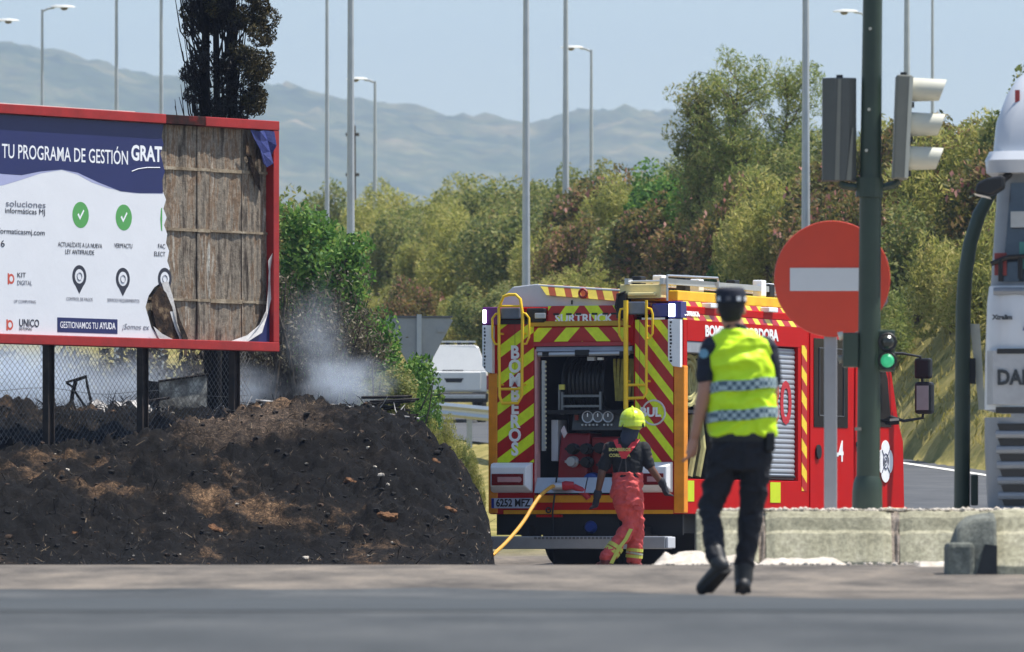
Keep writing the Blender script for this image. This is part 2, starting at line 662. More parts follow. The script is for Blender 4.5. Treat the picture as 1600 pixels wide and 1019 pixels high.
def mound_material():
    m, nt, p = new_mat('burnt_earth')
    n1 = noise_node(nt, 0.9, 10, 0.68, vec_scale=(1, 0.55, 1.6))
    r1 = ramp_node(nt, n1.outputs['Fac'], [(0.36, S(8, 8, 8)), (0.52, S(16, 14, 13)), (0.585, S(30, 26, 22)), (0.65, S(90, 72, 55)), (0.73, S(140, 114, 88))])
    # trodden bare earth near the sign posts
    tc = nt.nodes.new('ShaderNodeTexCoord')
    mp = nt.nodes.new('ShaderNodeMapping')
    mp.inputs['Location'].default_value = (2.9, -99.2, -1.55)
    mp.inputs['Scale'].default_value = (1, 1, 1)
    nt.links.new(tc.outputs['Object'], mp.inputs['Vector'])
    s2 = nt.nodes.new('ShaderNodeMapping')
    s2.inputs['Scale'].default_value = (0.75, 0.42, 2.2)
    nt.links.new(mp.outputs[0], s2.inputs['Vector'])
    ln = nt.nodes.new('ShaderNodeVectorMath')
    ln.operation = 'LENGTH'
    nt.links.new(s2.outputs[0], ln.inputs[0])
    n3 = noise_node(nt, 2.5, 6, 0.7)
    d = math_node(nt, 'ADD', ln.outputs['Value'], math_node(nt, 'MULTIPLY', n3.outputs['Fac'], 1.3))
    k = nt.nodes.new('ShaderNodeMapRange')
    k.inputs['From Min'].default_value = 1.05
    k.inputs['From Max'].default_value = 1.65
    k.inputs['To Min'].default_value = 0.85
    k.inputs['To Max'].default_value = 0.0
    nt.links.new(d, k.inputs['Value'])
    mx = nt.nodes.new('ShaderNodeMixRGB')
    nt.links.new(k.outputs[0], mx.inputs['Fac'])
    nt.links.new(r1.outputs[0], mx.inputs['Color1'])
    mx.inputs['Color2'].default_value = S(104, 90, 78)
    nf = noise_node(nt, 34, 8, 0.85)
    rf = ramp_node(nt, nf.outputs['Fac'], [(0.36, (0.12, 0.12, 0.12, 1)), (0.52, (0.7, 0.7, 0.7, 1)), (0.64, (3.4, 3.15, 2.9, 1))])
    m2 = nt.nodes.new('ShaderNodeMixRGB')
    m2.blend_type = 'MULTIPLY'
    m2.inputs['Fac'].default_value = 1
    nt.links.new(mx.outputs[0], m2.inputs['Color1'])
    nt.links.new(rf.outputs[0], m2.inputs['Color2'])
    nt.links.new(m2.outputs[0], p.inputs['Base Color'])
    p.inputs['Roughness'].default_value = 0.95
    p.inputs['Specular IOR Level'].default_value = 0.15
    b = nt.nodes.new('ShaderNodeBump')
    b.inputs['Strength'].default_value = 0.9
    b.inputs['Distance'].default_value = 0.05
    n4 = noise_node(nt, 14, 8, 0.75)
    nt.links.new(n4.outputs['Fac'], b.inputs['Height'])
    nt.links.new(b.outputs[0], p.inputs['Normal'])
    return m


M_burnt = mound_material()
tag(grid('mound', np.concatenate([np.arange(-14, -6.5, 0.15), np.arange(-6.5, 0.2, 0.028), np.arange(0.2, 8, 0.3)]), np.concatenate([np.arange(85.5, 101.5, 0.08), np.arange(101.5, 121, 0.3)]), mound_z, M_burnt), kind='structure')

tag(grid('burnt_field', np.arange(-45, -1.4, 0.6), np.arange(118, 160, 0.8), lambda x, y: ground_z(x, y) + 0.02 + 0.1 * fbm(x, y, 3, 3), M_burnt), kind='structure')

# clods and stones lying on the mound: small ones as one mass, large ones singly
def rock_mesh(seed, n=7):
    import bmesh
    b = bmesh.new()
    bmesh.ops.create_icosphere(b, subdivisions=1, radius=1)
    r = random.Random(seed)
    for v in b.verts:
        v.co *= r.uniform(0.6, 1.15)
        v.co.z *= 0.62
    vs = np.array([v.co[:] for v in b.verts])
    fs = np.array([[l.vert.index for l in f.loops] for f in b.faces])
    b.free()
    return vs, fs


def clods():
    vs, fs, ms = [], [], []
    k = 0
    protos = [rock_mesh(i) for i in range(8)]
    r = random.Random(3)
    for i in range(6000):
        x, y = r.uniform(-7.2, -0.1), r.uniform(87.5, 101.5)
        z = float(mound_z(x, y))
        if z < 0.05: continue
        s = 0.006 + 0.04 * r.random() ** 8
        v, f = protos[i % 8]
        a = r.uniform(0, 6.28)
        R = np.array([[math.cos(a), -math.sin(a), 0], [math.sin(a), math.cos(a), 0], [0, 0, 1]])
        vs.append(v @ R.T * s * np.array([1, 1, r.uniform(0.7, 1.3)]) + np.array([x, y, z + s * 0.25]))
        fs.append(f + k)
        k += len(v)
        q = r.random()
        ms += [0 if q < 0.74 else 1 if q < 0.95 else 2] * len(f)
    me = bpy.data.meshes.new('clods')
    me.from_pydata(np.concatenate(vs).tolist(), [], np.concatenate(fs).tolist())
    for m in (mat('clod_black', S(20, 18, 17), 0.95, var=0.4), mat('clod_brown', S(74, 56, 42), 0.95, var=0.3), mat('clod_pale', S(186, 176, 162), 0.95, var=0.2)): me.materials.append(m)
    me.polygons.foreach_set('material_index', ms)
    tag(link('clods', me), 'small dark clods and pale stones strewn over the burnt mound', 'clods', kind='stuff')


clods()


def stubble():
    """charred stalks standing all over the mound"""
    r = np.random.default_rng(5)
    n = 7000
    x, y = r.uniform(-7.2, -0.2, n), r.uniform(88, 103, n)
    z = mound_z(x, y)
    k = (z > 0.08)
    x, y, z = x[k], y[k], z[k]
    n = len(x)
    h = 0.012 + 0.045 * r.random(n) ** 2
    lean = r.normal(0, 1.3, (n, 2)) * h[:, None]
    w = 0.002 + 0.003 * r.random(n)
    v = np.zeros((n, 4, 3))
    v[:, 0] = np.stack([x - w, y, z - 0.01], -1)
    v[:, 1] = np.stack([x + w, y, z - 0.01], -1)
    v[:, 2] = np.stack([x + w * 0.4 + lean[:, 0], y + lean[:, 1], z + h], -1)
    v[:, 3] = np.stack([x - w * 0.4 + lean[:, 0], y + lean[:, 1], z + h], -1)
    f = np.arange(n * 4).reshape(-1, 4)
    o = link('charred_stubble', np_mesh('charred_stubble', v.reshape(-1, 3), f, leaf_mat('char_stalk', [S(20, 18, 16), S(44, 37, 31), S(88, 73, 57), S(156, 136, 108)], 0.0)))
    tag(o, 'charred grass stubble covering the mound', 'stubble', kind='stuff')


stubble()
BIG = [(330, 822, 0.13, 'brown earth lump at the foot of the mound below the billboard'), (600, 800, 0.16, 'large orange earth lump with a broken edge on the mound'),
       (700, 790, 0.10, 'rough brown clod on the right shoulder of the mound'), (118, 828, 0.09, 'flat brown clod low on the left of the mound'),
       (318, 760, 0.12, 'orange sod in the middle of the burnt slope'), (545, 745, 0.11, 'tan sod high on the mound beneath the smoke'), (680, 720, 0.07, 'pale stone near the right crest of the mound')]
M_sod = ramp_mat('sod', [(0.3, S(40, 30, 24)), (0.5, S(112, 78, 52)), (0.7, S(142, 104, 74))], scale=11, bump=0.8, bscale=40, fine=60)
for i, (px, py, s, lab) in enumerate(BIG):
    best = None
    for y in np.arange(87.5, 101.5, 0.1):
        x = (px - 800) * y / F
        z = float(mound_z(x, y))
        e = abs(HOR - (z - EYE) * F / y - py)
        if best is None or e < best[0]: best = (e, x, y, z)
    v, f = rock_mesh(40 + i)
    me = bpy.data.meshes.new('earth_lump')
    me.from_pydata((v * np.array([s * 1.3, s * 1.2, s * 0.95])).tolist(), [], f.tolist())
    me.materials.append(M_sod)
    o = link('earth_lump', me)
    sub = o.modifiers.new('sub', 'SUBSURF')
    sub.levels = sub.render_levels = 2
    tx = bpy.data.textures.new('lump', 'CLOUDS')
    tx.noise_scale = 0.06
    dm = o.modifiers.new('rough', 'DISPLACE')
    dm.texture = tx
    dm.strength = 0.09
    o.location = (best[1], best[2], best[3] - s * 0.35)
    tag(o, lab, 'earth lump')

# ------------------------------------------------------------------ billboard
BZ0 = 1.45
BA = math.radians(54)


def bb(px, py):
    """billboard plane: photo pixel to (along the board, height) in the board's own frame"""
    k = (px - 800) / F
    u = (100 * k + 2.664) / (math.cos(BA) - math.sin(BA) * k)
    Y = 100 + math.sin(BA) * u
    return u, EYE + (HOR - py) * Y / F - BZ0


def board():
    R = thing('billboard', 'large billboard with red frame and half burnt torn poster on the mound', 'billboard', (-2.664, 100, BZ0), BA)
    red = mat('frame_red', S(158, 26, 22), 0.5, var=0.25, scale=5, bump=0.1)
    soot = ramp_mat('frame_soot', [(0.4, S(22, 17, 16)), (0.55, S(58, 22, 19)), (0.7, S(120, 26, 22))], scale=5, bump=0.2, vec_scale=(1, 1, 1))
    U0, zt, zb = -8.0, bb(427, 190)[1], bb(427, 550)[1]
    us0, us1 = bb(250, 185)[0], bb(312, 187)[0]
    T = 0.105
    part('frame_top', red, R, lambda b: b.box(U0, us0, -0.09, 0.07, zt - T, zt), bevel=0.008)
    tag(part('frame_top', soot, R, lambda b: b.box(us0, us1, -0.088, 0.07, zt - T, zt - 0.002), bevel=0.008), 'soot blackened stretch of the red top rail')
    part('frame_top', red, R, lambda b: b.box(us1, 0, -0.09, 0.07, zt - T, zt), bevel=0.008)
    part('frame_bottom', red, R, lambda b: b.box(U0, 0, -0.09, 0.07, zb, zb + T), bevel=0.008)
    part('frame_side', red, R, lambda b: b.box(-0.105, 0, -0.086, 0.066, zb + T, zt - T), bevel=0.008)
    part('frame_side', red, R, lambda b: b.box(U0, U0 + 0.105, -0.086, 0.066, zb + T, zt - T), bevel=0.008)
    part('lit_top_edge', mat('lit_top_edge', S(214, 208, 200), 0.5, 0.2), R, lambda b: b.box(-5.0, us0 - 0.5, -0.05, 0.06, zt + 0.001, zt + 0.012))  # pale strip paints the bright sunlit upper edge of the top rail
    # exposed back sheets: columns of weathered panels between seams
    pm = ramp_mat('weathered_panel', [(0.32, S(30, 26, 23)), (0.42, S(92, 82, 72)), (0.50, S(142, 132, 118)), (0.56, S(118, 94, 72)), (0.62, S(150, 141, 128)), (0.70, S(212, 207, 196))], scale=2.2, bump=0.4, bscale=30, fine=20, vec_scale=(2.2, 1, 0.38), rough=0.8, n_rough=0.72)
    seam = ramp_mat('seam_strip', [(0.35, S(104, 90, 74)), (0.5, S(140, 126, 106)), (0.66, S(186, 174, 154))], scale=4, bump=0.3)
    cols = [bb(p, 300)[0] for p in (205, 262, 309, 329, 379, 400, 421)]
    rows = [zb + T, bb(330, 470)[1], bb(330, 361)[1], bb(330, 266)[1], zt - T]
    for i in range(6):
        for j in range(4):
            u0, u1, z0, z1 = cols[i] + 0.002, cols[i + 1] - 0.002, rows[j] + 0.0008, rows[j + 1] - 0.0008
            d = (0.012 if i % 2 else 0.0) + random.uniform(-0.004, 0.004)
            n = 7
            prof = [(u0 + (u1 - u0) * k / n, 0.01 + d + 0.006 * math.cos(k * 1.9 + i)) for k in range(n + 1)]
            b = MB()
            vs = [(u, y, z) for z in (z0, z1) for (u, y) in prof] + [(u0, 0.04, z0), (u1, 0.04, z0), (u0, 0.04, z1), (u1, 0.04, z1)]
            fs = [(k, k + 1, n + 2 + k, n + 1 + k) for k in range(n)]
            a = 2 * (n + 1)
            fs += [(a, a + 2, a + 3, a + 1), (0, n + 1, a + 2, a), (n, a + 1, a + 3, 2 * n + 1)]
            b.add(vs, fs)
            b.build('panel', pm, R)
    for j in (1, 2, 3):
        for i in range(6):
            h = random.uniform(0.010, 0.026)
            part('seam', seam, R, lambda b: b.box(cols[i] + 0.003, cols[i + 1] - 0.003, 0.0, 0.02, rows[j] - h, rows[j] + h))
    part('backing', mat('backing_sheet', S(84, 80, 76), 0.7), R, lambda b: b.box(U0 + 0.1, -0.1, 0.043, 0.058, zb + T, zt - T))
    # posters
    white = mat('poster_white', S(222, 224, 229), 0.55, var=0.03, scale=2.5, bump=0.15, bscale=3)
    navy = mat('poster_navy', S(27, 36, 92), 0.5, var=0.1, scale=2)
    lilac = mat('poster_lilac', S(168, 172, 208), 0.5, var=0.05)
    def sheet(name, pts, m, y, thick=0.004, curl=None):
        b = MB()
        n = len(pts)
        off = [(curl(p) if curl else 0.0) for p in pts]
        vs = [(p[0], y - off[i], p[1]) for i, p in enumerate(pts)] + [(p[0], y + thick - off[i], p[1]) for i, p in enumerate(pts)]
        b.add(vs, [tuple(range(n)), tuple(range(n, 2 * n))[::-1]] + [(i, (i + 1) % n, n + (i + 1) % n, n + i) for i in range(n)])
        return b.build(name, m, R)
    zT, zB = zt - T - 0.004, zb + T + 0.004
    tear = [(252, 201), (249, 214), (252, 226), (247, 240), (250, 252), (254, 268), (250, 282), (251, 299), (256, 312), (252, 326), (257, 340), (253, 352), (258, 366), (256, 380), (261, 392), (258, 408), (262, 420), (256, 434), (245, 444), (238, 449), (229, 462), (224, 480), (229, 497), (233, 512), (243, 524), (249, 538)]
    tp = [bb(*p) for p in tear]
    tp[0] = (tp[0][0], zT)
    tp[-1] = (tp[-1][0], zB)
    sheet('poster', [(U0 + 0.11, zB), (U0 + 0.11, zT)] + tp, white, -0.030)
    wave = [(-290, 250), (-200, 282), (-120, 288), (-60, 262), (0, 272), (30, 274), (60, 268), (93, 265), (118, 270), (150, 285), (185, 299), (215, 302), (251, 302)]
    lil = [(-290, 262), (-200, 290), (-120, 296), (-60, 292), (0, 290), (30, 281), (60, 271), (93, 265.5), (118, 273), (140, 285), (165, 294), (205, 302), (251, 303)]
    hd = [bb(*p) for p in ((251, 299), (250, 282), (254, 268), (250, 252), (247, 240), (252, 226), (249, 214))]
    top = [(bb(252, 201)[0], zT - 0.001), (U0 + 0.111, zT - 0.001)]
    sheet('poster_wave', [bb(*p) for p in lil] + hd + top, lilac, -0.0312, 0.0008)
    sheet('poster_header', [bb(*p) for p in wave] + hd + top, navy, -0.0322, 0.0008)
    # scorched, curling remnants
    char = ramp_mat('charred_paper', [(0.35, S(18, 15, 14)), (0.55, S(70, 54, 42)), (0.7, S(150, 128, 100))], scale=7, bump=0.6, bscale=20)
    ash = mat('scorched_paper', S(205, 202, 200), 0.7, var=0.25, scale=8, bump=0.4)
    sheet('torn_flap', [bb(*p) for p in ((229, 466), (242, 447), (252, 458), (262, 480), (270, 508), (276, 534), (262, 537), (246, 527), (236, 505))], char, -0.045, 0.004, lambda p: 0.05 * (p[1] - zB))
    sheet('torn_flap', [bb(*p) for p in ((246, 442), (256, 440), (263, 462), (269, 490), (280, 520), (290, 537), (278, 538), (268, 515), (259, 488), (252, 462))], ash, -0.06, 0.004)
    sheet('torn_flap', [bb(*p) for p in ((264, 470), (272, 500), (284, 528), (283, 556), (279, 555), (276, 530), (268, 505))], char, -0.085, 0.004)
    sheet('torn_flap', [bb(*p) for p in ((232, 510), (246, 522), (262, 530), (268, 538), (250, 538), (240, 528))], ash, -0.07, 0.004)
    rem_w = [(278, 537), (300, 531), (330, 535), (352, 534), (380, 524), (397, 508), (408, 486), (413, 462), (411, 440), (416, 424), (413, 408), (418, 396), (420, 420), (420, 455), (414, 492), (402, 520), (376, 536)]
    sheet('poster_remnant', [bb(*p) for p in rem_w], ash, -0.034, 0.004, lambda p: random.uniform(0, 0.05))
    sheet('poster_remnant', [bb(*p) for p in ((362, 536), (384, 528), (402, 514), (412, 492), (416, 470), (420, 462), (420, 536))], navy, -0.028, 0.003)
    b = MB()
    cr = [(380, 203), (392, 206), (404, 204), (416, 206), (386, 218), (396, 222), (408, 220), (418, 228), (391, 234), (400, 240), (410, 238), (416, 246), (399, 256), (405, 262), (411, 256), (414, 262)]
    b.add([(*[bb(*p)[0]], -0.04 - random.uniform(0, 0.10), bb(*p)[1]) for p in cr], [(4 * r + c, 4 * r + c + 1, 4 * r + c + 5, 4 * r + c + 4) for r in range(3) for c in range(3)])
    o = b.build('crumpled_poster', mat('poster_blue_crumple', S(48, 58, 122), 0.55, var=0.35, scale=9, bump=0.5), R)
    so = o.modifiers.new('solid', 'SOLIDIFY')
    so.thickness = 0.006
    sheet('torn_flap', [bb(*p) for p in ((381, 204), (386, 230), (392, 255), (402, 272), (404, 300), (398, 290), (388, 262), (381, 240))], char, -0.03, 0.004)
    # print on the poster
    W = mat('print_white', S(236, 238, 242), 0.55, var=0.03)
    D = mat('print_dark', S(42, 44, 58), 0.55, var=0.1)
    G = mat('print_grey', S(120, 122, 134), 0.55, var=0.1)
    GR = mat('print_green', S(84, 158, 84), 0.55, var=0.05)
    OR = mat('print_red', S(196, 84, 66), 0.55, var=0.05)
    def line(body, px0, px1, py, h, m, y=-0.0334, bold=0.0, name='lettering', shear=0.0):
        """lettering that spans two photo columns, cap height h in photo pixels"""
        (u0, z0), (u1, z1) = bb(px0, py), bb(px1, py)
        Y = 100 + math.sin(BA) * u0
        size = h * Y / F / 0.73
        o = text(body, size, m, R, (u0, y, z0), align='LEFT', bold=bold * size, shear=shear, name=name, depth=0.0004)
        bpy.context.view_layer.update()
        w = max(v.co.x for v in o.data.vertices) - min(v.co.x for v in o.data.vertices)
        o.scale = ((u1 - u0) / w, 1, 1)
        return o
    line('TU PROGRAMA DE GESTIÓN', -1, 196, 237, 23, W, bold=0.006)
    (ug, zg) = bb(201, 240)
    line('GRAT', 201, 249, 240, 24, W, bold=0.03)
    b = MB()
    b.tube([(*[bb(p, q)[0]], -0.0335, bb(p, q)[1]) for p, q in ((202, 268), (212, 264), (226, 262), (246, 262))], 0.005, 5)
    b.build('underline_stroke', W, R)
    line('soluciones', 5, 67, 318, 10, G, bold=0.004)
    line('informáticas MJ', 4, 66, 329, 9, D)
    line('formaticasmj.com', -6, 66, 361, 9, D)
    line('6', -3, 3, 381, 11, D)
    line('ACTUALÍZATE A LA NUEVA', 87, 156, 382, 7.5, D)
    line('LEY ANTIFRAUDE', 98, 143, 393.5, 7.5, D)
    line('VERI*FACTU', 175, 203, 384, 7.5, D)
    line('FAC', 243, 254, 385, 7.5, D)
    line('ELECT', 237, 254, 397, 7.5, D)
    for px, py in ((122.5, 336), (190, 340)):
        u, z = bb(px, py)
        part('check_disc', GR, R, lambda b: b.lathe([(0.142, -0.0314), (0.142, -0.0302)], (u, 0, z), 'y', 28))
        part('check_mark', W, R, lambda b: b.prism([(u - 0.055, z + 0.0), (u - 0.035, z + 0.018), (u - 0.012, z - 0.02), (u + 0.048, z + 0.06), (u + 0.062, z + 0.045), (u - 0.012, z - 0.055)], -0.0324, -0.0315))
    u, z = bb(250, 343)
    part('check_disc', GR, R, lambda b: b.prism([(u, z + 0.13), (u - 0.02, z + 0.12), (u - 0.035, z), (u - 0.02, z - 0.12), (u, z - 0.13)], -0.0314, -0.0302))
    def pin(px, py):
        u, z = bb(px, py)
        b = MB()
        b.lathe([(0.122, -0.0314), (0.122, -0.0302)], (u, 0, z), 'y', 28)
        b.prism([(u - 0.10, z - 0.06), (u + 0.10, z - 0.06), (u, z - 0.19)], -0.0316, -0.0303)
        o = b.build('map_pin', D, R)
        part('pin_face', white, o, lambda b: b.lathe([(0.078, -0.0324), (0.078, -0.0318)], (u, 0, z), 'y', 24))
        return part('pin_symbol', G, R, lambda b: b.ring((u, -0.0325, z), 0.042, 0.006, 'y', 10, 4))
    pin(120.5, 432); pin(188.5, 436); pin(254, 436)
    line('CONTROL DE PAGOS', 100, 141, 467, 5.5, G)
    line('SERVICIOS REQUERIMIENTOS', 164, 214, 469, 5.5, G)
    (u0, z0), (u1, z1) = bb(86, 519), bb(180, 497)
    z1 = bb(86, 496)[1]
    part('banner', navy, R, lambda b: b.box(u0, u1, -0.0324, -0.0302, z0, z1))
    line('GESTIONAMOS TU', 90, 149, 508, 10.5, W, bold=0.004)
    line('AYUDA', 152, 177, 509.5, 10.5, W, bold=0.02)
    line('¡Somos ex', 187, 229, 510.5, 9, G, shear=0.2)
    line('KIT', 23, 36, 430, 8, D)
    line('DIGITAL', 23, 46, 442, 7.5, G)
    line('UP COMPUTING', 18, 52, 471, 5, G)
    line('UNICO', 26, 57, 505, 12, D, bold=0.012)
    line('SISTEMAS', 26, 46, 514, 4.5, D)
    for px, py, ch in ((14, 436, 'D'), (12, 508, 'R')):
        u, z = bb(px, py)
        part('logo_mark', OR, R, lambda b: (b.lathe([(0.055, -0.0314), (0.055, -0.0302)], (u, 0, z), 'y', 18), b.box(u - 0.06, u - 0.035, -0.0316, -0.0303, z - 0.06, z + 0.06)))
        part('logo_hollow', white, R, lambda b: b.lathe([(0.030, -0.0322), (0.030, -0.0317)], (u, 0, z), 'y', 14))
    # steel posts
    pmz = mat('post_steel', S(26, 22, 20), 0.75, 0.1, var=0.5, scale=6, bump=0.3, c2=S(62, 50, 42))
    for px in (-58, 90, 237, 380, -190):
        u = bb(px, 600)[0]
        wx, wy = -2.664 + u * math.cos(BA), 100 + u * math.sin(BA)
        g = float(mound_z(wx, wy, False)) - 0.25 - BZ0
        part('post', pmz, R, lambda b: (b.box(u - 0.055, u - 0.043, 0.085, 0.165, g, zt - 0.3), b.box(u - 0.043, u + 0.043, 0.118, 0.130, g, zt - 0.3), b.box(u + 0.043, u + 0.055, 0.085, 0.165, g, zt - 0.3)))
    return R


BOARD = board()


def on_mound(px, Y):
    x = (px - 800) * Y / F
    return Vector((x, Y, float(mound_z(x, Y))))


def chain_fence():
    R = thing('chain_link_fence', 'sagging chain link fence behind the billboard posts', 'fence', (-2.664 - 0.35 * 0.809, 100 + 0.35 * 0.588, BZ0), BA)
    wm = mat('wire', S(120, 118, 116), 0.5, 0.6, var=0.3)
    b = MB()
    L, H, p = 5.6, 1.28, 0.078
    def w(u, z):
        return (u, 0.05 * math.sin(u * 2.1) * (z + 0.3), z - 0.1 + 0.03 * math.sin(u * 3))
    n = int((L + H) / p)
    for i in range(n):
        for sgn in (1, -1):
            u0 = -L - H + i * p if sgn == 1 else -L + i * p
            a, c = [], None
            pts = []
            for k in range(7):
                z = H * k / 6
                u = u0 + sgn * z + (0 if sgn == 1 else H * 0)
                if -L <= u <= 0.1: pts.append(w(u, z))
            if len(pts) >= 2: b.tube(pts, 0.0026, 3)
    tag(b.build('wire_mesh', wm, R), kind='stuff')
    for z in (0.02, 0.65, 1.27):
        part('tension_wire', wm, R, lambda q: q.tube([w(-L + i * 0.4, z) for i in range(15)], 0.004, 4))


chain_fence()

# ------------------------------------------------------------------ burnt debris on the mound
M_char = ramp_mat('char', [(0.4, S(17, 15, 14)), (0.6, S(44, 38, 34)), (0.75, S(104, 96, 88))], scale=7, bump=0.6, bscale=30)
M_ash = ramp_mat('ash', [(0.35, S(96, 92, 90)), (0.6, S(190, 186, 182)), (0.75, S(225, 222, 218))], scale=6, bump=0.5, bscale=40)


def debris():
    p = on_mound(140, 103)
    t = thing('burnt_chair_frame', 'burnt bent metal chair frame behind the fence', 'chair', p)
    def tubes(b):
        s = 103 / F
        q = lambda px, py, dy=0: ((px - 140) * s, dy, (650 - py) * s)
        b.tube([q(108, 650), q(112, 610), q(117, 590), q(135, 583)], 0.016, 6)
        b.tube([q(103, 592), q(112, 598), q(126, 620), q(142, 640), q(160, 650)], 0.014, 6)
        b.tube([q(120, 587), q(134, 582), q(137, 600), q(145, 632)], 0.016, 6)
        b.tube([q(103, 592), q(120, 587)], 0.014, 6)
        b.tube([q(108, 650, 0.35), q(112, 610, 0.35), q(117, 590, 0.35)], 0.016, 6)
        b.tube([q(117, 590, 0.35), q(117, 590)], 0.014, 6)
    part('frame', M_char, t, tubes)
    p = on_mound(287, 102.8)
    t = thing('burnt_cabinet', 'scorched grey cabinet standing behind the middle billboard post', 'cabinet', p, 0.35)
    pan = ramp_mat('scorched_panel', [(0.3, S(40, 36, 33)), (0.46, S(120, 116, 108)), (0.6, S(196, 192, 180)), (0.75, S(80, 72, 64))], scale=4, bump=0.5, bscale=30, fine=40)
    part('front_panel', pan, t, lambda b: b.prism([(-0.29, -0.1), (0.27, -0.1), (0.28, 0.42), (-0.30, 0.34)], -0.012, 0.012))
    part('side_panel', M_char, t, lambda b: b.prism([(0.0, -0.1), (0.4, -0.1), (0.4, 0.45), (0.0, 0.42)], 0.27, 0.29, 'x'))
    part('side_panel', M_char, t, lambda b: b.prism([(0.0, -0.1), (0.4, -0.1), (0.4, 0.36), (0.0, 0.34)], -0.31, -0.29, 'x'))
    part('top_rim', M_char, t, lambda b: b.tube([(-0.31, -0.02, 0.345), (0.29, -0.02, 0.43)], 0.014, 6))
    r = random.Random(4)
    def planks(name, label, px, Y, n, L, spread, m, tilt=0.2, base_rz=0.0):
        for i in range(n):
            p = on_mound(px + r.uniform(-spread, spread), Y + r.uniform(-0.3, 0.3))
            l = L * r.uniform(0.6, 1.1)
            o = part(name, m, None, lambda b: b.loft([[(x, y * w, z * 0.012 + 0.02 * math.sin(x * 3)) for y, z in ((-1, -1), (1, -1), (1, 1), (-1, 1))] for x, w in [(-l / 2, 0.02), (-l / 4, 0.035), (0, 0.03), (l / 4, 0.034), (l / 2, 0.012)]]))
            o.location = p + Vector((0, 0, 0.04 + 0.035 * i * (spread < 30)))
            o.rotation_euler = (r.uniform(-0.3, 0.3), r.uniform(-tilt, tilt), base_rz + r.uniform(-0.4, 0.4))
            tag(o, label, 'plank', label)
    planks('charred_board', 'charred board in the heap beside the white smoke', 605, 102.5, 7, 0.55, 14, M_char, 0.35)
    planks('charred_board', 'charred stick lying among ash behind the billboard posts', 250, 102.6, 9, 0.7, 170, M_char, 0.25)
    planks('charred_stick', 'blackened stick beside the right billboard post', 380, 101.5, 5, 0.45, 40, M_char, 0.4)
    for (a, z, m, lab, rad) in (((400, 655), 0.05, M_ash, 'long ash white pole lying along the top of the mound', 0.016), ((468, 575), 0.10, M_ash, 'short ash grey plank lying over the long white pole', 0.02)):
        p0, p1 = on_mound(a[0], 101.3), on_mound(a[1], 101.0)
        mid = (p0 + p1) / 2
        o = part('burnt_pole', m, None, lambda b: b.tube([(p0 - mid) + Vector((0, 0, z)), Vector((0, 0.02, z + 0.02)), (p1 - mid) + Vector((0, 0, z))], [rad, rad * 1.3, rad * 0.8], 6))
        o.location = mid
        tag(o, lab, 'pole')
    # ash drifts
    for px, Y, w, d, lab in ((160, 102.5, 0.75, 0.5, 'white ash drift behind the fence between the left posts'), (35, 103.5, 0.5, 0.4, 'pale ash heap at the left edge behind the fence'), (425, 102.2, 0.45, 0.3, 'pale ash patch right of the billboard corner')):
        p = on_mound(px, Y)
        n = 14
        v = []
        for i in range(n):
            for j in range(n):
                a, c = i / (n - 1) * 2 - 1, j / (n - 1) * 2 - 1
                h = max(0, 1 - a * a - c * c)
                x, y = p.x + a * w, p.y + c * d
                v.append((a * w, c * d, float(mound_z(x, y)) - p.z - 0.03 + 0.12 * h * (0.6 + float(fbm(np.array(x * 5), np.array(y * 5), 2)))))
        f = [(i * n + j, (i + 1) * n + j, (i + 1) * n + j + 1, i * n + j + 1) for i in range(n - 1) for j in range(n - 1)]
        o = link('ash_drift', np_mesh('ash_drift', v, f, M_ash, smooth=True))
        o.location = p
        tag(o, lab, 'ash')
    # dark litter, nobody could count it
    b = MB()
    for i in range(900):
        px = r.uniform(-20, 640)
        Y = r.uniform(101.2, 105.5)
        p = on_mound(px, Y)
        if p.z < 0.6: continue
        l = r.uniform(0.05, 0.28)
        d = Vector((r.uniform(-1, 1), r.uniform(-1, 1), r.uniform(-0.1, 0.7))).normalized() * l
        b.tube([p + Vector((0, 0, -0.01)), p + d * 0.5 + Vector((r.uniform(-.02, .02), 0, r.uniform(0, .03))), p + d], [0.008, 0.006, 0.003], 4, m=0 if r.random() < 0.8 else 1)
    for i in range(260):
        px = r.uniform(-20, 735)
        Y = r.uniform(91, 101)
        p = on_mound(px, Y)
        if p.z < 0.12: continue
        l = r.uniform(0.03, 0.20)
        d = Vector((r.uniform(-1, 1), r.uniform(-1, 1), r.uniform(-0.1, 0.9))).normalized() * l
        b.tube([p + Vector((0, 0, -0.01)), p + d * 0.5 + Vector((r.uniform(-.02, .02), 0, r.uniform(0, .03))), p + d], [0.006, 0.005, 0.002], 4, m=0)
    tag(b.build('burnt_litter', [M_char, M_ash]), 'burnt twigs and litter behind the billboard', 'litter', kind='stuff')


debris()

# ------------------------------------------------------------------ plants
def leaf_quads(c, a, b):
    n = len(c)
    v = np.stack([c - a, c + b, c + a, c - b], 1).reshape(-1, 3)
    return v, np.arange(n * 4).reshape(-1, 4)


def rand_dirs(n, r, up=0.0, out=None, k=0.0):
    d = r.normal(size=(n, 3))
    d /= np.linalg.norm(d, axis=1)[:, None]
    if out is not None: d = d + out * k
    d[:, 2] += up
    return d / np.linalg.norm(d, axis=1)[:, None]


def lobes_points(n, r, lobes):
    """points near the surfaces of lobes; the outline stays uneven"""
    w = np.array([l[3] ** 2 for l in lobes])
    idx = r.choice(len(lobes), n, p=w / w.sum())
    L = np.array(lobes)[idx]
    d = rand_dirs(n, r)
    rad = L[:, 3] * (0.62 + 0.45 * r.random(n) ** 0.7)
    return L[:, :3] + d * rad[:, None] * np.array([1, 1, 0.9]), d


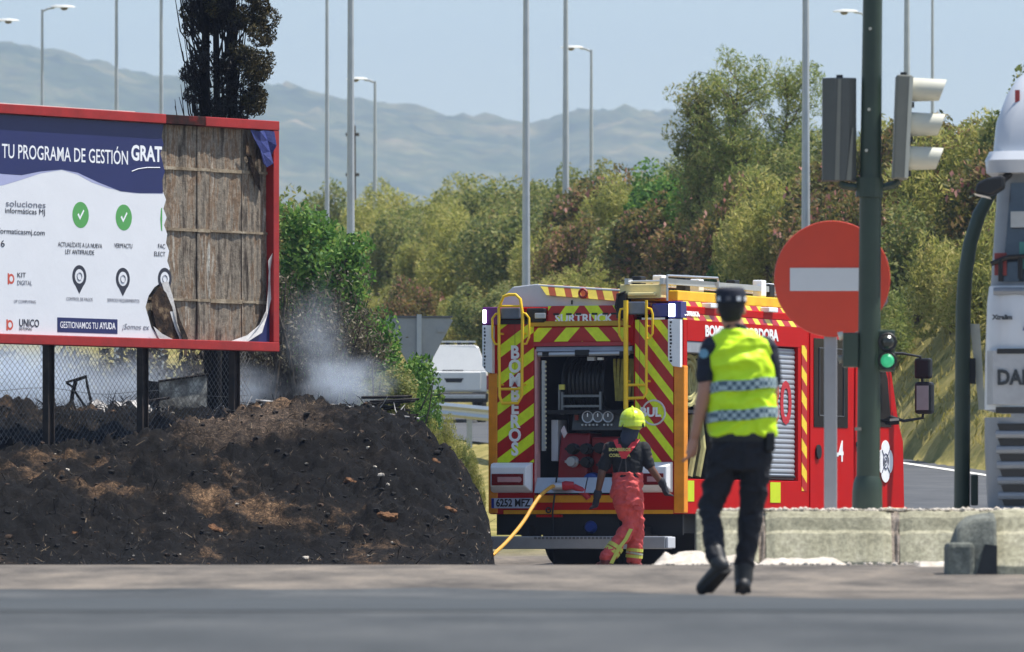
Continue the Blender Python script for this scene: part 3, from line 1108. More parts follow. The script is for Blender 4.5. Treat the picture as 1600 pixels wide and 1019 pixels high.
def bush_lobes(seed, k=16, spread=0.75, low=0.25):
    r = random.Random(seed)
    out = []
    for i in range(k):
        a, q = r.uniform(0, 6.283), r.random() ** 0.5 * spread
        z = 0.74 * (1 - (q / spread / 1.12) ** 2) ** 0.5 * r.uniform(0.55, 1.0) if i % 3 else r.uniform(0.15, 0.5)
        out.append((q * math.cos(a), q * math.sin(a), z, r.uniform(0.15, 0.34)))
    return out


PROTO = {}


def crown(name, seed, n, lobes, size, asp, m, up=0.0, k_out=0.3, flat=1.0):
    r = np.random.default_rng(seed)
    c, d = lobes_points(n, r, lobes)
    c[:, 2] = np.maximum(c[:, 2], 0.02)
    a = rand_dirs(n, r, up, d, k_out)
    b = np.cross(a, rand_dirs(n, r))
    b /= np.maximum(np.linalg.norm(b, axis=1), 1e-6)[:, None]
    l = size * (0.6 + 0.8 * r.random(n))
    a, b = a * np.array([1, 1, flat]), b * np.array([1, 1, flat])
    v, f = leaf_quads(c, a * l[:, None], b * (l * asp)[:, None])
    return np_mesh(name, v, f, m)


def stems_mesh(name, seed, k, h, spread, m, rad=0.025):
    r = random.Random(seed)
    b = MB()
    for i in range(k):
        a = r.uniform(0, 6.283)
        q = r.uniform(0.15, 1) * spread
        hh = h * r.uniform(0.6, 1.0)
        p = [(0.1 * q * math.cos(a), 0.1 * q * math.sin(a), 0), (0.4 * q * math.cos(a) + r.uniform(-.05, .05), 0.4 * q * math.sin(a), hh * 0.5), (q * math.cos(a), q * math.sin(a) + r.uniform(-.1, .1), hh)]
        b.tube(p, [rad, rad * 0.7, rad * 0.25], 5)
    o = b.build(name, m)
    me = o.data
    bpy.data.objects.remove(o)
    return me


M_bark = ramp_mat('bark', [(0.35, S(62, 50, 40)), (0.65, S(112, 96, 80))], scale=8, bump=0.5)
LM = {
    'oleander': leaf_mat('leaf_oleander', [S(46, 58, 30), S(84, 88, 44), S(122, 110, 58), S(152, 116, 88)], 0.45),
    'broom': leaf_mat('leaf_broom', [S(86, 96, 48), S(128, 134, 66), S(160, 156, 84), S(182, 170, 106)], 0.45),
    'olive': leaf_mat('leaf_olive', [S(66, 80, 44), S(104, 116, 62), S(136, 138, 80), S(156, 142, 94)], 0.45),
    'green': leaf_mat('leaf_green', [S(36, 66, 28), S(66, 104, 42), S(100, 134, 58), S(130, 148, 72)], 0.4),
    'feather': leaf_mat('leaf_feather', [S(72, 88, 46), S(108, 124, 64), S(140, 146, 80), S(166, 158, 98)], 0.45),
    'brown': leaf_mat('leaf_brown', [S(26, 22, 18), S(44, 37, 30), S(70, 58, 46), S(102, 86, 68)], 0.2),
}
for _k in ('oleander', 'broom', 'olive', 'green', 'feather'):
    for _n in LM[_k].node_tree.nodes:
        if _n.type == 'VALTORGB':
            for _e in _n.color_ramp.elements: _e.color = dim(_e.color, 1.22)
M_flower = leaf_mat('flower_pink', [S(150, 92, 84), S(196, 134, 122), S(218, 170, 156)], 0.4)
SPEC = {'oleander': (9000, 0.046, 0.42, 0.25), 'broom': (11000, 0.056, 0.20, 0.5), 'olive': (9000, 0.042, 0.48, 0.2), 'green': (9500, 0.040, 0.55, 0.1), 'brown': (10000, 0.042, 0.45, 0.3), 'feather': (11000, 0.055, 0.18, 0.4)}
for kind, (n, size, asp, up) in SPEC.items():
    for s in range(3):
        seed = hash(kind) % 1 + s * 11 + len(kind)
        lb = bush_lobes(seed * 3 + 1, 26)
        me = crown('crown', seed, n, lb, size, asp, LM[kind], up, flat=0.5)
        fl = crown('flowers', seed + 5, 420, [l for l in lb if l[2] > 0.3], 0.028, 0.8, M_flower, 0.3) if kind == 'oleander' else None
        PROTO[kind, s] = (me, fl, stems_mesh('stems', seed, 9, 0.7, 0.6, M_bark))


def bush(kind, s, loc, w, h, rz, label, group=None, name=None, flowers=True):
    t = thing(name or {'oleander': 'oleander_shrub', 'broom': 'broom_shrub', 'olive': 'olive_green_shrub', 'green': 'green_shrub', 'feather': 'feathery_shrub', 'brown': 'scorched_brush'}[kind], label, 'shrub', loc, rz, group)
    me, fl, st = PROTO[kind, s]
    t.scale = (w, w, h)
    c = link('crown', me, t)
    link('stems', st, t)
    if fl and flowers: tag(link('flowers', fl, c), kind='stuff')
    return t


def zone(px):
    for lim, words in ((560, 'right of the billboard'), (680, 'above the burnt thicket'), (790, 'above the white pickup'), (900, 'above the grey roof locker'), (1000, 'left of the yellow roof ladder'), (1120, 'above the right blue beacon'), (1240, 'behind the officer'), (1340, 'behind the red sign'), (1440, 'right of the signal pole'), (1520, 'left of the lorry'), (3000, 'behind the lorry')):
        if px < lim: return words


KINDW = {'oleander': 'pink flowering oleander', 'broom': 'yellowish broom bush', 'olive': 'dull olive bush', 'green': 'fresh green bush', 'feather': 'feathery green bush'}


def small_tree(px, py, Y, W, kind, lab, size=0.065, asp=0.16, n=9000, low=0.25, name='tamarisk_tree'):
    x = (px - 800) * Y / F
    base = Vector((x, Y, float(ground_z(x, Y))))
    top = at(px, py, Y).z - base.z
    t = thing(name, lab, 'tree', base)
    rr = random.Random(px)
    lobes, b = [], MB()
    b.tube([(0, 0, -0.2), (0.08, 0, top * 0.3), (-0.05, 0.05, top * 0.62), (0.05, 0, top * 0.9)], [0.07, 0.055, 0.03, 0.01], 7)
    for i in range(75):
        z0 = top * rr.uniform(low, 0.9)
        a = rr.uniform(0, 6.283)
        l = W * rr.uniform(0.45, 1.0) * (1.15 - 0.5 * z0 / top)
        e = Vector((l * math.cos(a), l * math.sin(a), min(z0 + rr.uniform(0.2, 0.75), top)))
        b.tube([(0, 0, z0), (e.x * 0.5, e.y * 0.5, z0 + 0.18), e], [0.018, 0.012, 0.005], 4)
        for q in range(3):
            k = rr.uniform(0.15, 1.05)
            lobes.append((e.x * k, e.y * k, z0 + (e.z - z0) * k + rr.uniform(-0.1, 0.1), rr.uniform(0.14, 0.32)))
    b.build('trunk', M_bark, t)
    link('crown', crown('crown', px, n, lobes, size, asp, LM[kind], 0.4, 0.2), t)


def bank_plants():
    r = random.Random(12)
    # spine depth for a photo column, then rows down the face of the bank
    pxs = [800 + x * F / y for x, y in zip(SPI_X, SPI_Y)][::-1]
    spy = SPI_Y[::-1]
    edge = [(430, 240), (520, 233), (700, 216), (943, 198), (1255, 174), (1560, 150), (1700, 140)]
    made = []
    for row, w in enumerate((1.0, 0.72, 0.45, 0.22)):
        px = 425 + 18 * row
        while px < 1690:
            Ys = float(np.interp(px, pxs, spy))
            Ye = float(np.interp(px, [e[0] for e in edge], [e[1] for e in edge]))
            Y = Ye + (Ys - Ye) * w + r.uniform(-2, 2)
            x = (px - 800) * Y / F
            wid = r.uniform(1.15, 1.75) * (Y / 200) ** 0.5
            hei = r.uniform(2.3, 3.1)
            if row == 3: hei, wid = r.uniform(1.4, 2.0), wid * 0.8
            q = r.random()
            if px < 560: kind = 'olive' if q < 0.5 else 'broom'
            elif px < 800: kind = 'broom' if q < 0.62 else 'olive' if q < 0.85 else 'oleander'
            elif px < 1010: kind = 'broom' if q < 0.3 else 'olive' if q < 0.6 else 'oleander'
            elif px < 1200: kind = ('green' if q < 0.4 else 'feather' if q < 0.75 else 'olive') if row < 2 else ('oleander' if q < 0.7 else 'green')
            else: kind = ('oleander' if q < 0.6 else 'broom' if q < 0.8 else 'olive') if row < 3 else ('feather' if q < 0.6 else 'green')
            if not (row == 3 and px > 1405):
                gz = float(ground_z(x, Y))
                lab = KINDW[kind] + (' on the crest of the bank ', ' high on the bank ', ' halfway up the bank ', ' at the foot of the bank ')[row] + zone(px)
                made.append((lab, bush(kind, r.randrange(3), (x, Y, gz - 0.15), wid, hei, r.uniform(0, 6.28), lab)))
            px += r.uniform(50, 80) * (1 if px > 900 else 0.85)
    for lab in {m[0] for m in made}:
        same = [m[1] for m in made if m[0] == lab]
        if len(same) > 1:
            for o, w in zip(same, ('left', 'right') if len(same) == 2 else ('leftmost', 'middle', 'rightmost')): o['label'] = w + ' ' + lab
    for _, o in made: o['group'] = 'shrubs on the bank'
    # the tall thin tamarisk on the crest
    small_tree(1150, 88, 199, 1.35, 'feather', 'tall airy tamarisk standing out against the sky on the bank', 0.06, 0.2, 15000, 0.1)
    small_tree(1230, 112, 201, 1.3, 'feather', 'smaller airy tamarisk beside the grey lamp post on the crest', 0.06, 0.2, 14000, 0.1)
    small_tree(1092, 122, 200, 0.85, 'olive', 'thin leaning tree left of the tall tamarisk', 0.05, 0.35, 9000, 0.3)
    # rough grass and scrub between the shrubs
    rg = np.random.default_rng(21)
    n = 110000
    Y = rg.uniform(140, 320, n)
    x = rg.uniform(-0.035, 0.07, n) * Y
    z = ground_z(x, Y)
    e = np.interp(Y, ROAD_Y, ROAD_X) + 3.1
    k = x > e
    x, Y, z = x[k], Y[k], z[k]
    n = len(x)
    h = 0.05 + 0.10 * rg.random(n)
    c = np.stack([x, Y, z + h * 0.4], -1)
    a = rand_dirs(n, rg, 1.6) * h[:, None]
    b = np.cross(a, rand_dirs(n, rg))
    b = b / np.maximum(np.linalg.norm(b, axis=1), 1e-6)[:, None] * 0.02
    v, f = leaf_quads(c, a, b)
    o = link('bank_grass', np_mesh('bank_grass', v, f, leaf_mat('leaf_dry_grass', [S(108, 112, 50), S(160, 150, 78), S(196, 180, 110), S(206, 186, 126)], 0.35, 0.5)))
    tag(o, 'dry yellow grass on the bank beside the slip road', 'grass', kind='stuff')


bank_plants()


def left_plants():
    small_tree(492, 340, 134, 0.75, 'green', 'dense dark green tree right of the billboard edge', 0.05, 0.45, 12000, 0.4, 'small_green_tree')
    small_tree(445, 318, 139, 0.7, 'olive', 'olive tree hugging the right edge of the billboard', 0.05, 0.4, 11000, 0.35, 'small_olive_tree')
    small_tree(538, 372, 131, 0.42, 'green', 'small green tree at the foot of the thick lamp post', 0.045, 0.45, 7000, 0.4, 'small_green_tree')
    G = [(600, 478, 655, 110, 0.62, 'green', 'green bush right of the smoke on the edge of the mound'), (632, 535, 660, 109, 0.36, 'green', 'leafy bush in front of the yield sign back'), (664, 610, 690, 107.5, 0.22, 'green', 'low green bush in front of the white pickup'), (722, 672, 735, 106.5, 0.16, 'feather', 'small feathery weed beside the guardrail'),
         (590, 548, 645, 106, 0.42, 'olive', 'half scorched bush beside the charred heap'), (690, 640, 715, 106, 0.2, 'broom', 'yellow weed tuft on the right shoulder of the mound'), (742, 705, 770, 106, 0.13, 'broom', 'small dry tuft low on the flank beside the engine')]
    for i, (px, y0, y1, Y, w, kind, lab) in enumerate(G):
        p, q = at(px, y1, Y), at(px, y0, Y)
        gz = max(float(mound_z(p.x, Y)), float(ground_z(p.x, Y))) if Y < 127 else float(ground_z(p.x, Y))
        bush(kind, i % 3, (p.x, Y, min(gz, p.z)), w * 1.25, q.z - min(gz, p.z), i * 1.3, lab, flowers=False)
    # scorched thicket: bare stems with dry pale leaves
    dry = leaf_mat('leaf_scorched', [S(46, 41, 33), S(86, 78, 60), S(120, 112, 88), S(156, 148, 122)], 0.25)
    ch = ramp_mat('scorched_stem', [(0.4, S(44, 38, 33)), (0.6, S(96, 86, 74)), (0.75, S(150, 140, 124))], scale=6, bump=0.3)
    for px, y0, Y, w, n, lab, seed in ((505, 440, 105.2, 0.62, 1700, 'scorched thicket with dry pale leaves above the white smoke', 2), (455, 420, 106.5, 0.5, 1100, 'bare grey burnt shrub beside the billboard corner', 5), (560, 470, 106, 0.4, 1300, 'scorched shrub with arching dry stems right of the smoke', 8), (410, 470, 107, 0.5, 500, 'bare charred shrub behind the right end of the billboard', 11), (330, 540, 107.5, 0.7, 300, 'bare burnt brush under the billboard between the right posts', 14), (190, 545, 108.5, 0.8, 500, 'dry brown brush in the smoke under the billboard', 17)):
        p = on_mound(px, Y)
        h = at(px, y0, Y).z - p.z
        t = thing('scorched_shrub', lab, 'shrub', p)
        r = random.Random(seed)
        b = MB()
        tips = []
        for i in range(46):
            a = r.uniform(0, 6.283)
            q = w * r.uniform(0.2, 1.1)
            hh = h * r.uniform(0.45, 1.02)
            e = Vector((q * math.cos(a), q * 0.7 * math.sin(a), hh))
            b0 = Vector((r.uniform(-0.35, 0.35) * w, r.uniform(-0.2, 0.2), 0))
            m_ = b0.lerp(e, 0.5) + Vector((r.uniform(-.08, .08), r.uniform(-.08, .08), hh * 0.08))
            b.tube([b0, m_, e], [0.011, 0.008, 0.003], 4)
            for k in range(5):
                s0 = m_.lerp(e, r.uniform(0, 1))
                d = Vector((r.uniform(-1, 1), r.uniform(-1, 1), r.uniform(-0.2, 0.9))) * 0.16
                b.tube([s0, s0 + d], [0.004, 0.002], 3)
                tips.append((s0 + d)[:] + (0.09,))
        b.build('stems', ch, t)
        link('crown', crown('crown', seed, n, tips, 0.030, 0.36, dry, 0.1, 0.2), t)
    # fallen dry branches on the shoulder of the mound
    for px, py, ex, ey, Y, lab in ((655, 618, 678, 590, 107, 'pale dry branch sticking up beside the pickup'), (585, 600, 571, 500, 105.5, 'arching dry stem above the charred heap'), (640, 625, 676, 598, 107.4, 'forked dry twig on the mound edge'), (465, 600, 430, 470, 105, 'grey leaning burnt trunk by the billboard corner'), (425, 640, 447, 440, 105.6, 'long grey burnt trunk leaning beside the red frame')):
        a, e = at(px, py, Y), at(ex, ey, Y)
        g = on_mound(px, Y)
        a.z = min(a.z, g.z + 0.05)
        m_ = a.lerp(e, 0.5) + Vector((0.03, 0, 0.05))
        th = 0.03 if 'trunk' in lab else 0.011
        o = part('dry_branch', ch, None, lambda b: (b.tube([a - a, m_ - a, e - a], [th, th * 0.8, th * 0.3], 6), b.tube([m_ - a, m_ - a + Vector((0.12, 0.02, 0.10))], [th * 0.5, th * 0.2], 5)))
        o.location = a
        tag(o, lab, 'branch')
    # half burnt cypress behind the billboard
    p = on_mound(345, 104)
    t = thing('cypress_tree', 'half burnt cypress rising behind the billboard', 'tree', p)
    r = random.Random(9)
    H = 7.6
    soot = ramp_mat('charred_bark', [(0.4, S(12, 11, 10)), (0.65, S(34, 29, 26))], scale=6, bump=0.6, bscale=25)
    s = 104 / F
    X = lambda px: (px - 345) * s
    def trunks(b):
        b.tube([(X(330), 0, -0.3), (X(325), 0, 2.0), (X(320), 0, 3.8), (X(324), 0.02, H * 0.75)], [0.075, 0.07, 0.06, 0.02], 9)
        b.tube([(X(352), 0.08, -0.3), (X(360), 0.05, 2.0), (X(364), 0, 4.0), (X(358), 0, H)], [0.07, 0.065, 0.055, 0.02], 9)
        b.tube([(X(340), -0.05, -0.3), (X(341), -0.08, 2.5), (X(336), -0.05, 5.5)], [0.05, 0.045, 0.03], 8)
    part('trunk', soot, t, trunks)
    def limbs(b):
        for i in range(230):
            z0 = r.uniform(2.4, 6.2)
            left = i < 120
            x0 = X(r.uniform(312, 340)) if left else X(r.uniform(335, 368))
            dx = -r.uniform(0.02, 0.34) if left else r.uniform(-0.1, 0.3)
            up = r.uniform(0.5, 1.3)
            y = r.uniform(-0.3, 0.3)
            b.tube([(x0, y * 0.3, z0), (x0 + dx * 0.75, y * 0.7, z0 + up * 0.4), (x0 + dx, y, z0 + up)], [0.016, 0.011, 0.004], 4)
    part('bare_branches', soot, t, limbs)
    lobes = []
    for i in range(150):
        z = r.uniform(3.45, H)
        lo = 388 if z < 4.0 else 362 if z < 4.5 else 335
        hi = 404 if z < 3.9 else 414 if z < 4.3 else 422
        k = 1.0 if z < 5.6 else max(0.25, 1 - (z - 5.6) / 2.4)
        x = X(345 + (r.uniform(lo, hi) - 345) * k)
        lobes.append((x, r.uniform(-0.34, 0.34), z, r.uniform(0.07, 0.15)))
    for i in range(40):
        lobes.append((X(r.uniform(284, 345)), r.uniform(-0.3, 0.3), r.uniform(4.55, 6.6), r.uniform(0.06, 0.13)))
    cm = leaf_mat('leaf_cypress', [S(24, 25, 15), S(46, 45, 25), S(76, 68, 36), S(98, 84, 48)], 0.15, 2.5)
    link('crown', crown('crown', 31, 46000, lobes, 0.023, 0.4, cm, 0.5, 0.5), t)
    bl = [(X(r.uniform(296, 380)), r.uniform(-0.28, 0.28), r.uniform(2.9, 6.0), r.uniform(0.06, 0.13)) for i in range(130)]
    link('charred_foliage', crown('charred_foliage', 32, 32000, bl, 0.026, 0.26, leaf_mat('leaf_charred', [S(12, 11, 10), S(22, 20, 17), S(40, 34, 26)], 0.05), 0.9, 0.3), t)
    # brush seen through the fence under the billboard
    for i, (px, y0, Y, w, kind, lab) in enumerate(((-40, 520, 131, 0.9, 'brown', 'scorched bush behind the smoke at the left edge'), (45, 500, 128, 1.0, 'brown', 'scorched bush behind the smoke left of the first billboard post'), (130, 515, 124, 0.8, 'brown', 'brown bush in the smoke right of the first billboard post'), (210, 505, 126, 0.9, 'brown', 'scorched bush behind the burnt chair frame'), (290, 500, 123, 0.8, 'brown', 'scorched bush behind the scorched cabinet'), (360, 480, 125, 0.9, 'brown', 'scorched bush behind the right billboard post'), (420, 440, 123, 0.7, 'brown', 'scorched bush behind the lower right corner of the billboard'))):
        q = at(px, y0, Y)
        gz = float(ground_z(q.x, Y))
        bush(kind, i % 3, (q.x, Y, gz), w * 1.5, q.z - gz, i * 1.1, lab, flowers=False)


left_plants()

# ------------------------------------------------------------------ lamp posts
M_galv = mat('galvanised', S(176, 181, 185), 0.5, 0.1, var=0.12, scale=3)
M_lampw = mat('lamp_head', S(226, 226, 222), 0.45, var=0.1)
M_lens = mat('lamp_lens', S(120, 112, 98), 0.3)


def lamp_post(px, Y, top_py, side, rad, lab, arm=0.35):
    x = (px - 800) * Y / F
    g = float(ground_z(x, Y)) - 0.3
    h = EYE + (HOR - top_py) * Y / F - g
    t = thing('lamp_post', lab, 'lamp post', (x, Y, g))
    part('pole', M_galv, t, lambda b: b.tube([(0, 0, 0), (0, 0, h * 0.5), (0, 0, h)], [rad * 1.35, rad * 1.05, rad * 0.7], 10))
    part('base_plate', M_galv, t, lambda b: b.box(-rad * 2, rad * 2, -rad * 2, rad * 2, 0.25, 0.33))
    part('arm', M_galv, t, lambda b: b.tube([(0, 0, h - 0.05), (side * arm * 0.5, 0, h + 0.03), (side * arm, 0, h + 0.05)], rad * 0.6, 8))
    def head(b):
        q = [(0.0, 0.02, 0.04), (0.12, 0.10, 0.07), (0.40, 0.13, 0.08), (0.62, 0.08, 0.05), (0.70, 0.02, 0.02)]
        b.loft([[(side * (arm * 0.7 + l), w * c, h + 0.06 + z * s) for c, s in ((-1, 0), (-0.7, 0.8), (0, 1), (0.7, 0.8), (1, 0), (0, -0.12))] for l, w, z in q])
    hd = part('lamp_head', M_lampw, t, head, smooth=True)
    part('lens', M_lens, hd, lambda b: b.lathe([(0.11, 0.0), (0.09, -0.05), (0.03, -0.075)], (side * (arm * 0.7 + 0.38), 0, h + 0.05), 'z', 14))


for a in ((-26, 262, 36, 1, 0.05, 'lamp post whose head just enters the left edge of the photo', 0.5), (66, 255, 15, 1, 0.05, 'lamp post with head to the right, leftmost full post above the billboard'), (182, 232, -4, 1, 0.055, 'lamp post between the leftmost post and the cypress, head at the top edge'),
          (252, 215, -90, 1, 0.05, 'plain lamp post directly left of the cypress'), (511, 232, -70, -1, 0.055, 'thin tall lamp post left of the thicker one near the burnt thicket'), (548, 168, -210, -1, 0.068, 'thick lamp post rising from the green bush right of the billboard'),
          (586, 290, 127, -1, 0.06, 'short lamp post with visible head right of the thick post'), (822, 182, -160, -1, 0.072, 'thick lamp post rising behind the grey roof locker'), (884, 236, -80, -1, 0.075, 'tall lamp post right of the one behind the roof locker'),
          (924, 275, 78, -1, 0.055, 'short lamp post with visible head in the middle of the bank'), (1259, 176, -200, -1, 0.075, 'thick lamp post rising behind the red sign'), (1354, 250, 22, -1, 0.05, 'lamp post mostly hidden by the green signal pole'),
          (1417, 205, -120, -1, 0.07, 'lamp post rising behind the right signal head'), (1457, 245, -60, -1, 0.045, 'thin lamp post right of the signal heads')):
    lamp_post(*a)


def utility_pole():
    p = at(549, 300, 345)
    g = float(ground_z(p.x, 345))
    t = thing('utility_pole', 'distant dark utility pole with cross arms behind the thick lamp post', 'pole', (p.x, 345, g))
    h = at(549, 196, 345).z - g
    wd = mat('pole_wood', S(74, 66, 58), 0.8)
    part('pole', wd, t, lambda b: b.tube([(0.1, 0, -0.3), (0.1, 0, h)], [0.10, 0.07], 8))
    for k in (0.35, 1.9, 4.0):
        part('cross_arm', wd, t, lambda b: b.box(-0.22, 0.3, -0.05, 0.05, h - k - 0.06, h - k + 0.06))


utility_pole()


def road_furniture():
    # back of a yield sign
    Y = 150
    p = at(655, 600, Y)
    g = float(ground_z(p.x, Y))
    t = thing('yield_sign', 'grey back of a yield sign behind the green bush', 'sign', (p.x, Y, g))
    sg = mat('sign_back', S(150, 153, 156), 0.5, 0.3, var=0.08)
    z1, z0 = at(0, 497, Y).z - g, at(0, 592, Y).z - g
    w = 0.56
    part('panel', sg, t, lambda b: b.prism([(-w, z1), (w - 0.04, z1), (w, z1 - 0.05), (0.05, z0), (-0.05, z0), (-w - 0.03, z1 - 0.05)], -0.012, 0.012), bevel=0.006)
    part('rim', mat('sign_rim', S(96, 98, 102), 0.5, 0.3), t, lambda b: b.box(-w, w, -0.03, 0.02, z1 + 0.001, z1 + 0.035))
    part('post', M_galv, t, lambda b: b.box(-0.04, 0.04, -0.07, -0.02, -0.3, z1 + 0.06))
    part('bracket', sg, t, lambda b: b.box(0.3, 0.42, -0.03, -0.012, z1 - 0.24, z1 - 0.18))
    # guardrail along the slip road
    R = thing('guardrail', 'grey steel guardrail beside the slip road left of the fire engine', 'guardrail', (0, 0, 0))
    ysr = np.arange(160, 214, 4.0)
    pts = [Vector((float(np.interp(y, ROAD_Y, ROAD_X)) - 3.2, y, float(np.interp(y, ROAD_Y, ROAD_Z)))) for y in ysr]
    R.location = pts[0]
    gm = mat('guardrail_steel', S(170, 174, 176), 0.4, 0.5, var=0.12)
    prof = [(-0.02, 0.48), (-0.07, 0.54), (-0.02, 0.60), (-0.02, 0.64), (-0.07, 0.70), (-0.02, 0.76), (0.0, 0.76), (0.0, 0.48)]
    part('rail', gm, R, lambda b: b.loft([[(p.x + c - pts[0].x, p.y - pts[0].y, p.z + z - pts[0].z) for c, z in prof] for p in pts]))
    for p in pts:
        q = p - pts[0]
        part('post', gm, R, lambda b: b.box(q.x + 0.01, q.x + 0.12, q.y - 0.05, q.y + 0.05, q.z - 0.9, q.z + 0.72))
    # white pickup driving away
    Y = 201
    p = at(709, 655, Y)
    p.z = float(np.interp(Y, ROAD_Y, ROAD_Z)) + 0.012
    T = thing('pickup_truck', 'white pickup with closed cargo canopy seen from behind', 'pickup', p, 0.04)
    T.scale = (0.84, 0.9, 0.95)
    wp = mat('pickup_white', S(226, 226, 224), 0.3, var=0.04, coat=0.5)
    bk = mat('pickup_black', S(30, 31, 33), 0.6)
    part('body', wp, T, lambda b: b.loft([[(x * k, y, z) for x, z in ((-0.92, 0.72), (-0.94, 1.0), (-0.90, 1.22), (0.90, 1.22), (0.94, 1.0), (0.92, 0.72))] for y, k in ((0, 0.97), (0.1, 1), (4.9, 1), (5.2, 0.9))]), bevel=0.03)
    part('canopy', wp, T, lambda b: b.loft([[(-0.90 + 0, y, 1.221), (-0.68, y + d, 1.78), (-0.58, y + d, 1.84), (0.58, y + d, 1.84), (0.68, y + d, 1.78), (0.90, y, 1.221)] for y, d in ((0.03, 0.22), (1.7, 0), (3.4, -0.2), (4.0, -0.5))]), bevel=0.02)
    part('tailgate', wp, T, lambda b: b.box(-0.72, 0.72, -0.03, 0.0, 0.76, 1.19), bevel=0.012)
    part('tailgate_handle', bk, T, lambda b: b.prism([(-0.26, 1.05), (0.26, 1.05), (0.2, 0.95), (-0.2, 0.95)], -0.045, -0.031), bevel=0.01)
    part('canopy_hinge', bk, T, lambda b: b.box(-0.3, 0.25, 0.02, 0.05, 1.225, 1.245))
    part('roof_rail', wp, T, lambda b: b.box(-0.60, 0.60, 0.3, 0.4, 1.90, 1.94))
    for x in (-0.45, -0.15, 0.15, 0.45):
        part('rail_foot', bk, T, lambda b: b.box(x - 0.05, x + 0.05, 0.3, 0.4, 1.842, 1.899))
    part('bumper', bk, T, lambda b: b.box(-0.92, 0.92, -0.12, 0.05, 0.48, 0.70), bevel=0.03)
    part('bumper_step', mat('chrome_grey', S(170, 172, 174), 0.3, 0.6), T, lambda b: b.box(-0.35, 0.85, -0.16, -0.10, 0.56, 0.66), bevel=0.02)
    for x in (-1, 1):
        part('tail_lamp', mat('tail_red', S(150, 24, 22), 0.25), T, lambda b: b.box(x * 0.93 - 0.05, x * 0.93 + 0.02, -0.02, 0.12, 0.78, 1.12), bevel=0.012)
        for y in (0.9, 4.1):
            w_ = part('wheel', mat('tyre', S(26, 26, 27), 0.85), T, lambda b: b.lathe([(0.2, -0.1), (0.34, -0.12), (0.38, -0.06), (0.38, 0.06), (0.34, 0.12), (0.2, 0.1)], (x * 0.78, y, 0.38), 'x', 22), smooth=True)
            part('rim', M_galv, w_, lambda b: b.lathe([(0.2, -0.101), (0.08, -0.06), (0.03, -0.07)], (x * 0.78, y, 0.38), 'x', 16))


road_furniture()

# ------------------------------------------------------------------ fire engine
def rx(px): return (px - 916) / 121.5
def rz(py): return 0.2 + (862 - py) / 130.5
def sv(px):
    k = (px - 800) / F
    return (107 * k - 2.05) / (0.3746 - 0.927 * k)
def sz(px, py): return 0.2 + (862 - py) * (107 + 0.927 * sv(px)) / F


RED = mat('engine_red', S(184, 14, 10), 0.5, var=0.10, scale=1.5, spec=0.1)
DRED = mat('engine_dark_red', S(140, 14, 16), 0.35, var=0.12, scale=3)
SILV = mat('silver', S(186, 189, 192), 0.35, 0.5, var=0.08)
GREYP = mat('locker_grey', S(196, 199, 204), 0.5, 0.0, var=0.05)
DARK = mat('black_plastic', S(15, 15, 17), 0.55, var=0.3)
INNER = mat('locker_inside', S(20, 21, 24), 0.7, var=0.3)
YEL = mat('rail_yellow', S(250, 204, 34), 0.4, var=0.1)
AMB = mat('amber_tape', S(238, 146, 18), 0.35, var=0.18, scale=5)
WHT = mat('gloss_white', S(244, 244, 244), 0.35, var=0.05)
LIME = mat('lime_tape', S(200, 216, 14), 0.4, var=0.08)
TYRE = mat('truck_tyre', S(26, 26, 27), 0.85, var=0.2)
GLASS = mat('dark_glass', S(10, 12, 14), 0.12, var=0.1, spec=0.2)
CLIME, CRED, CYEL = S(232, 250, 30), S(184, 14, 14), S(252, 216, 50)


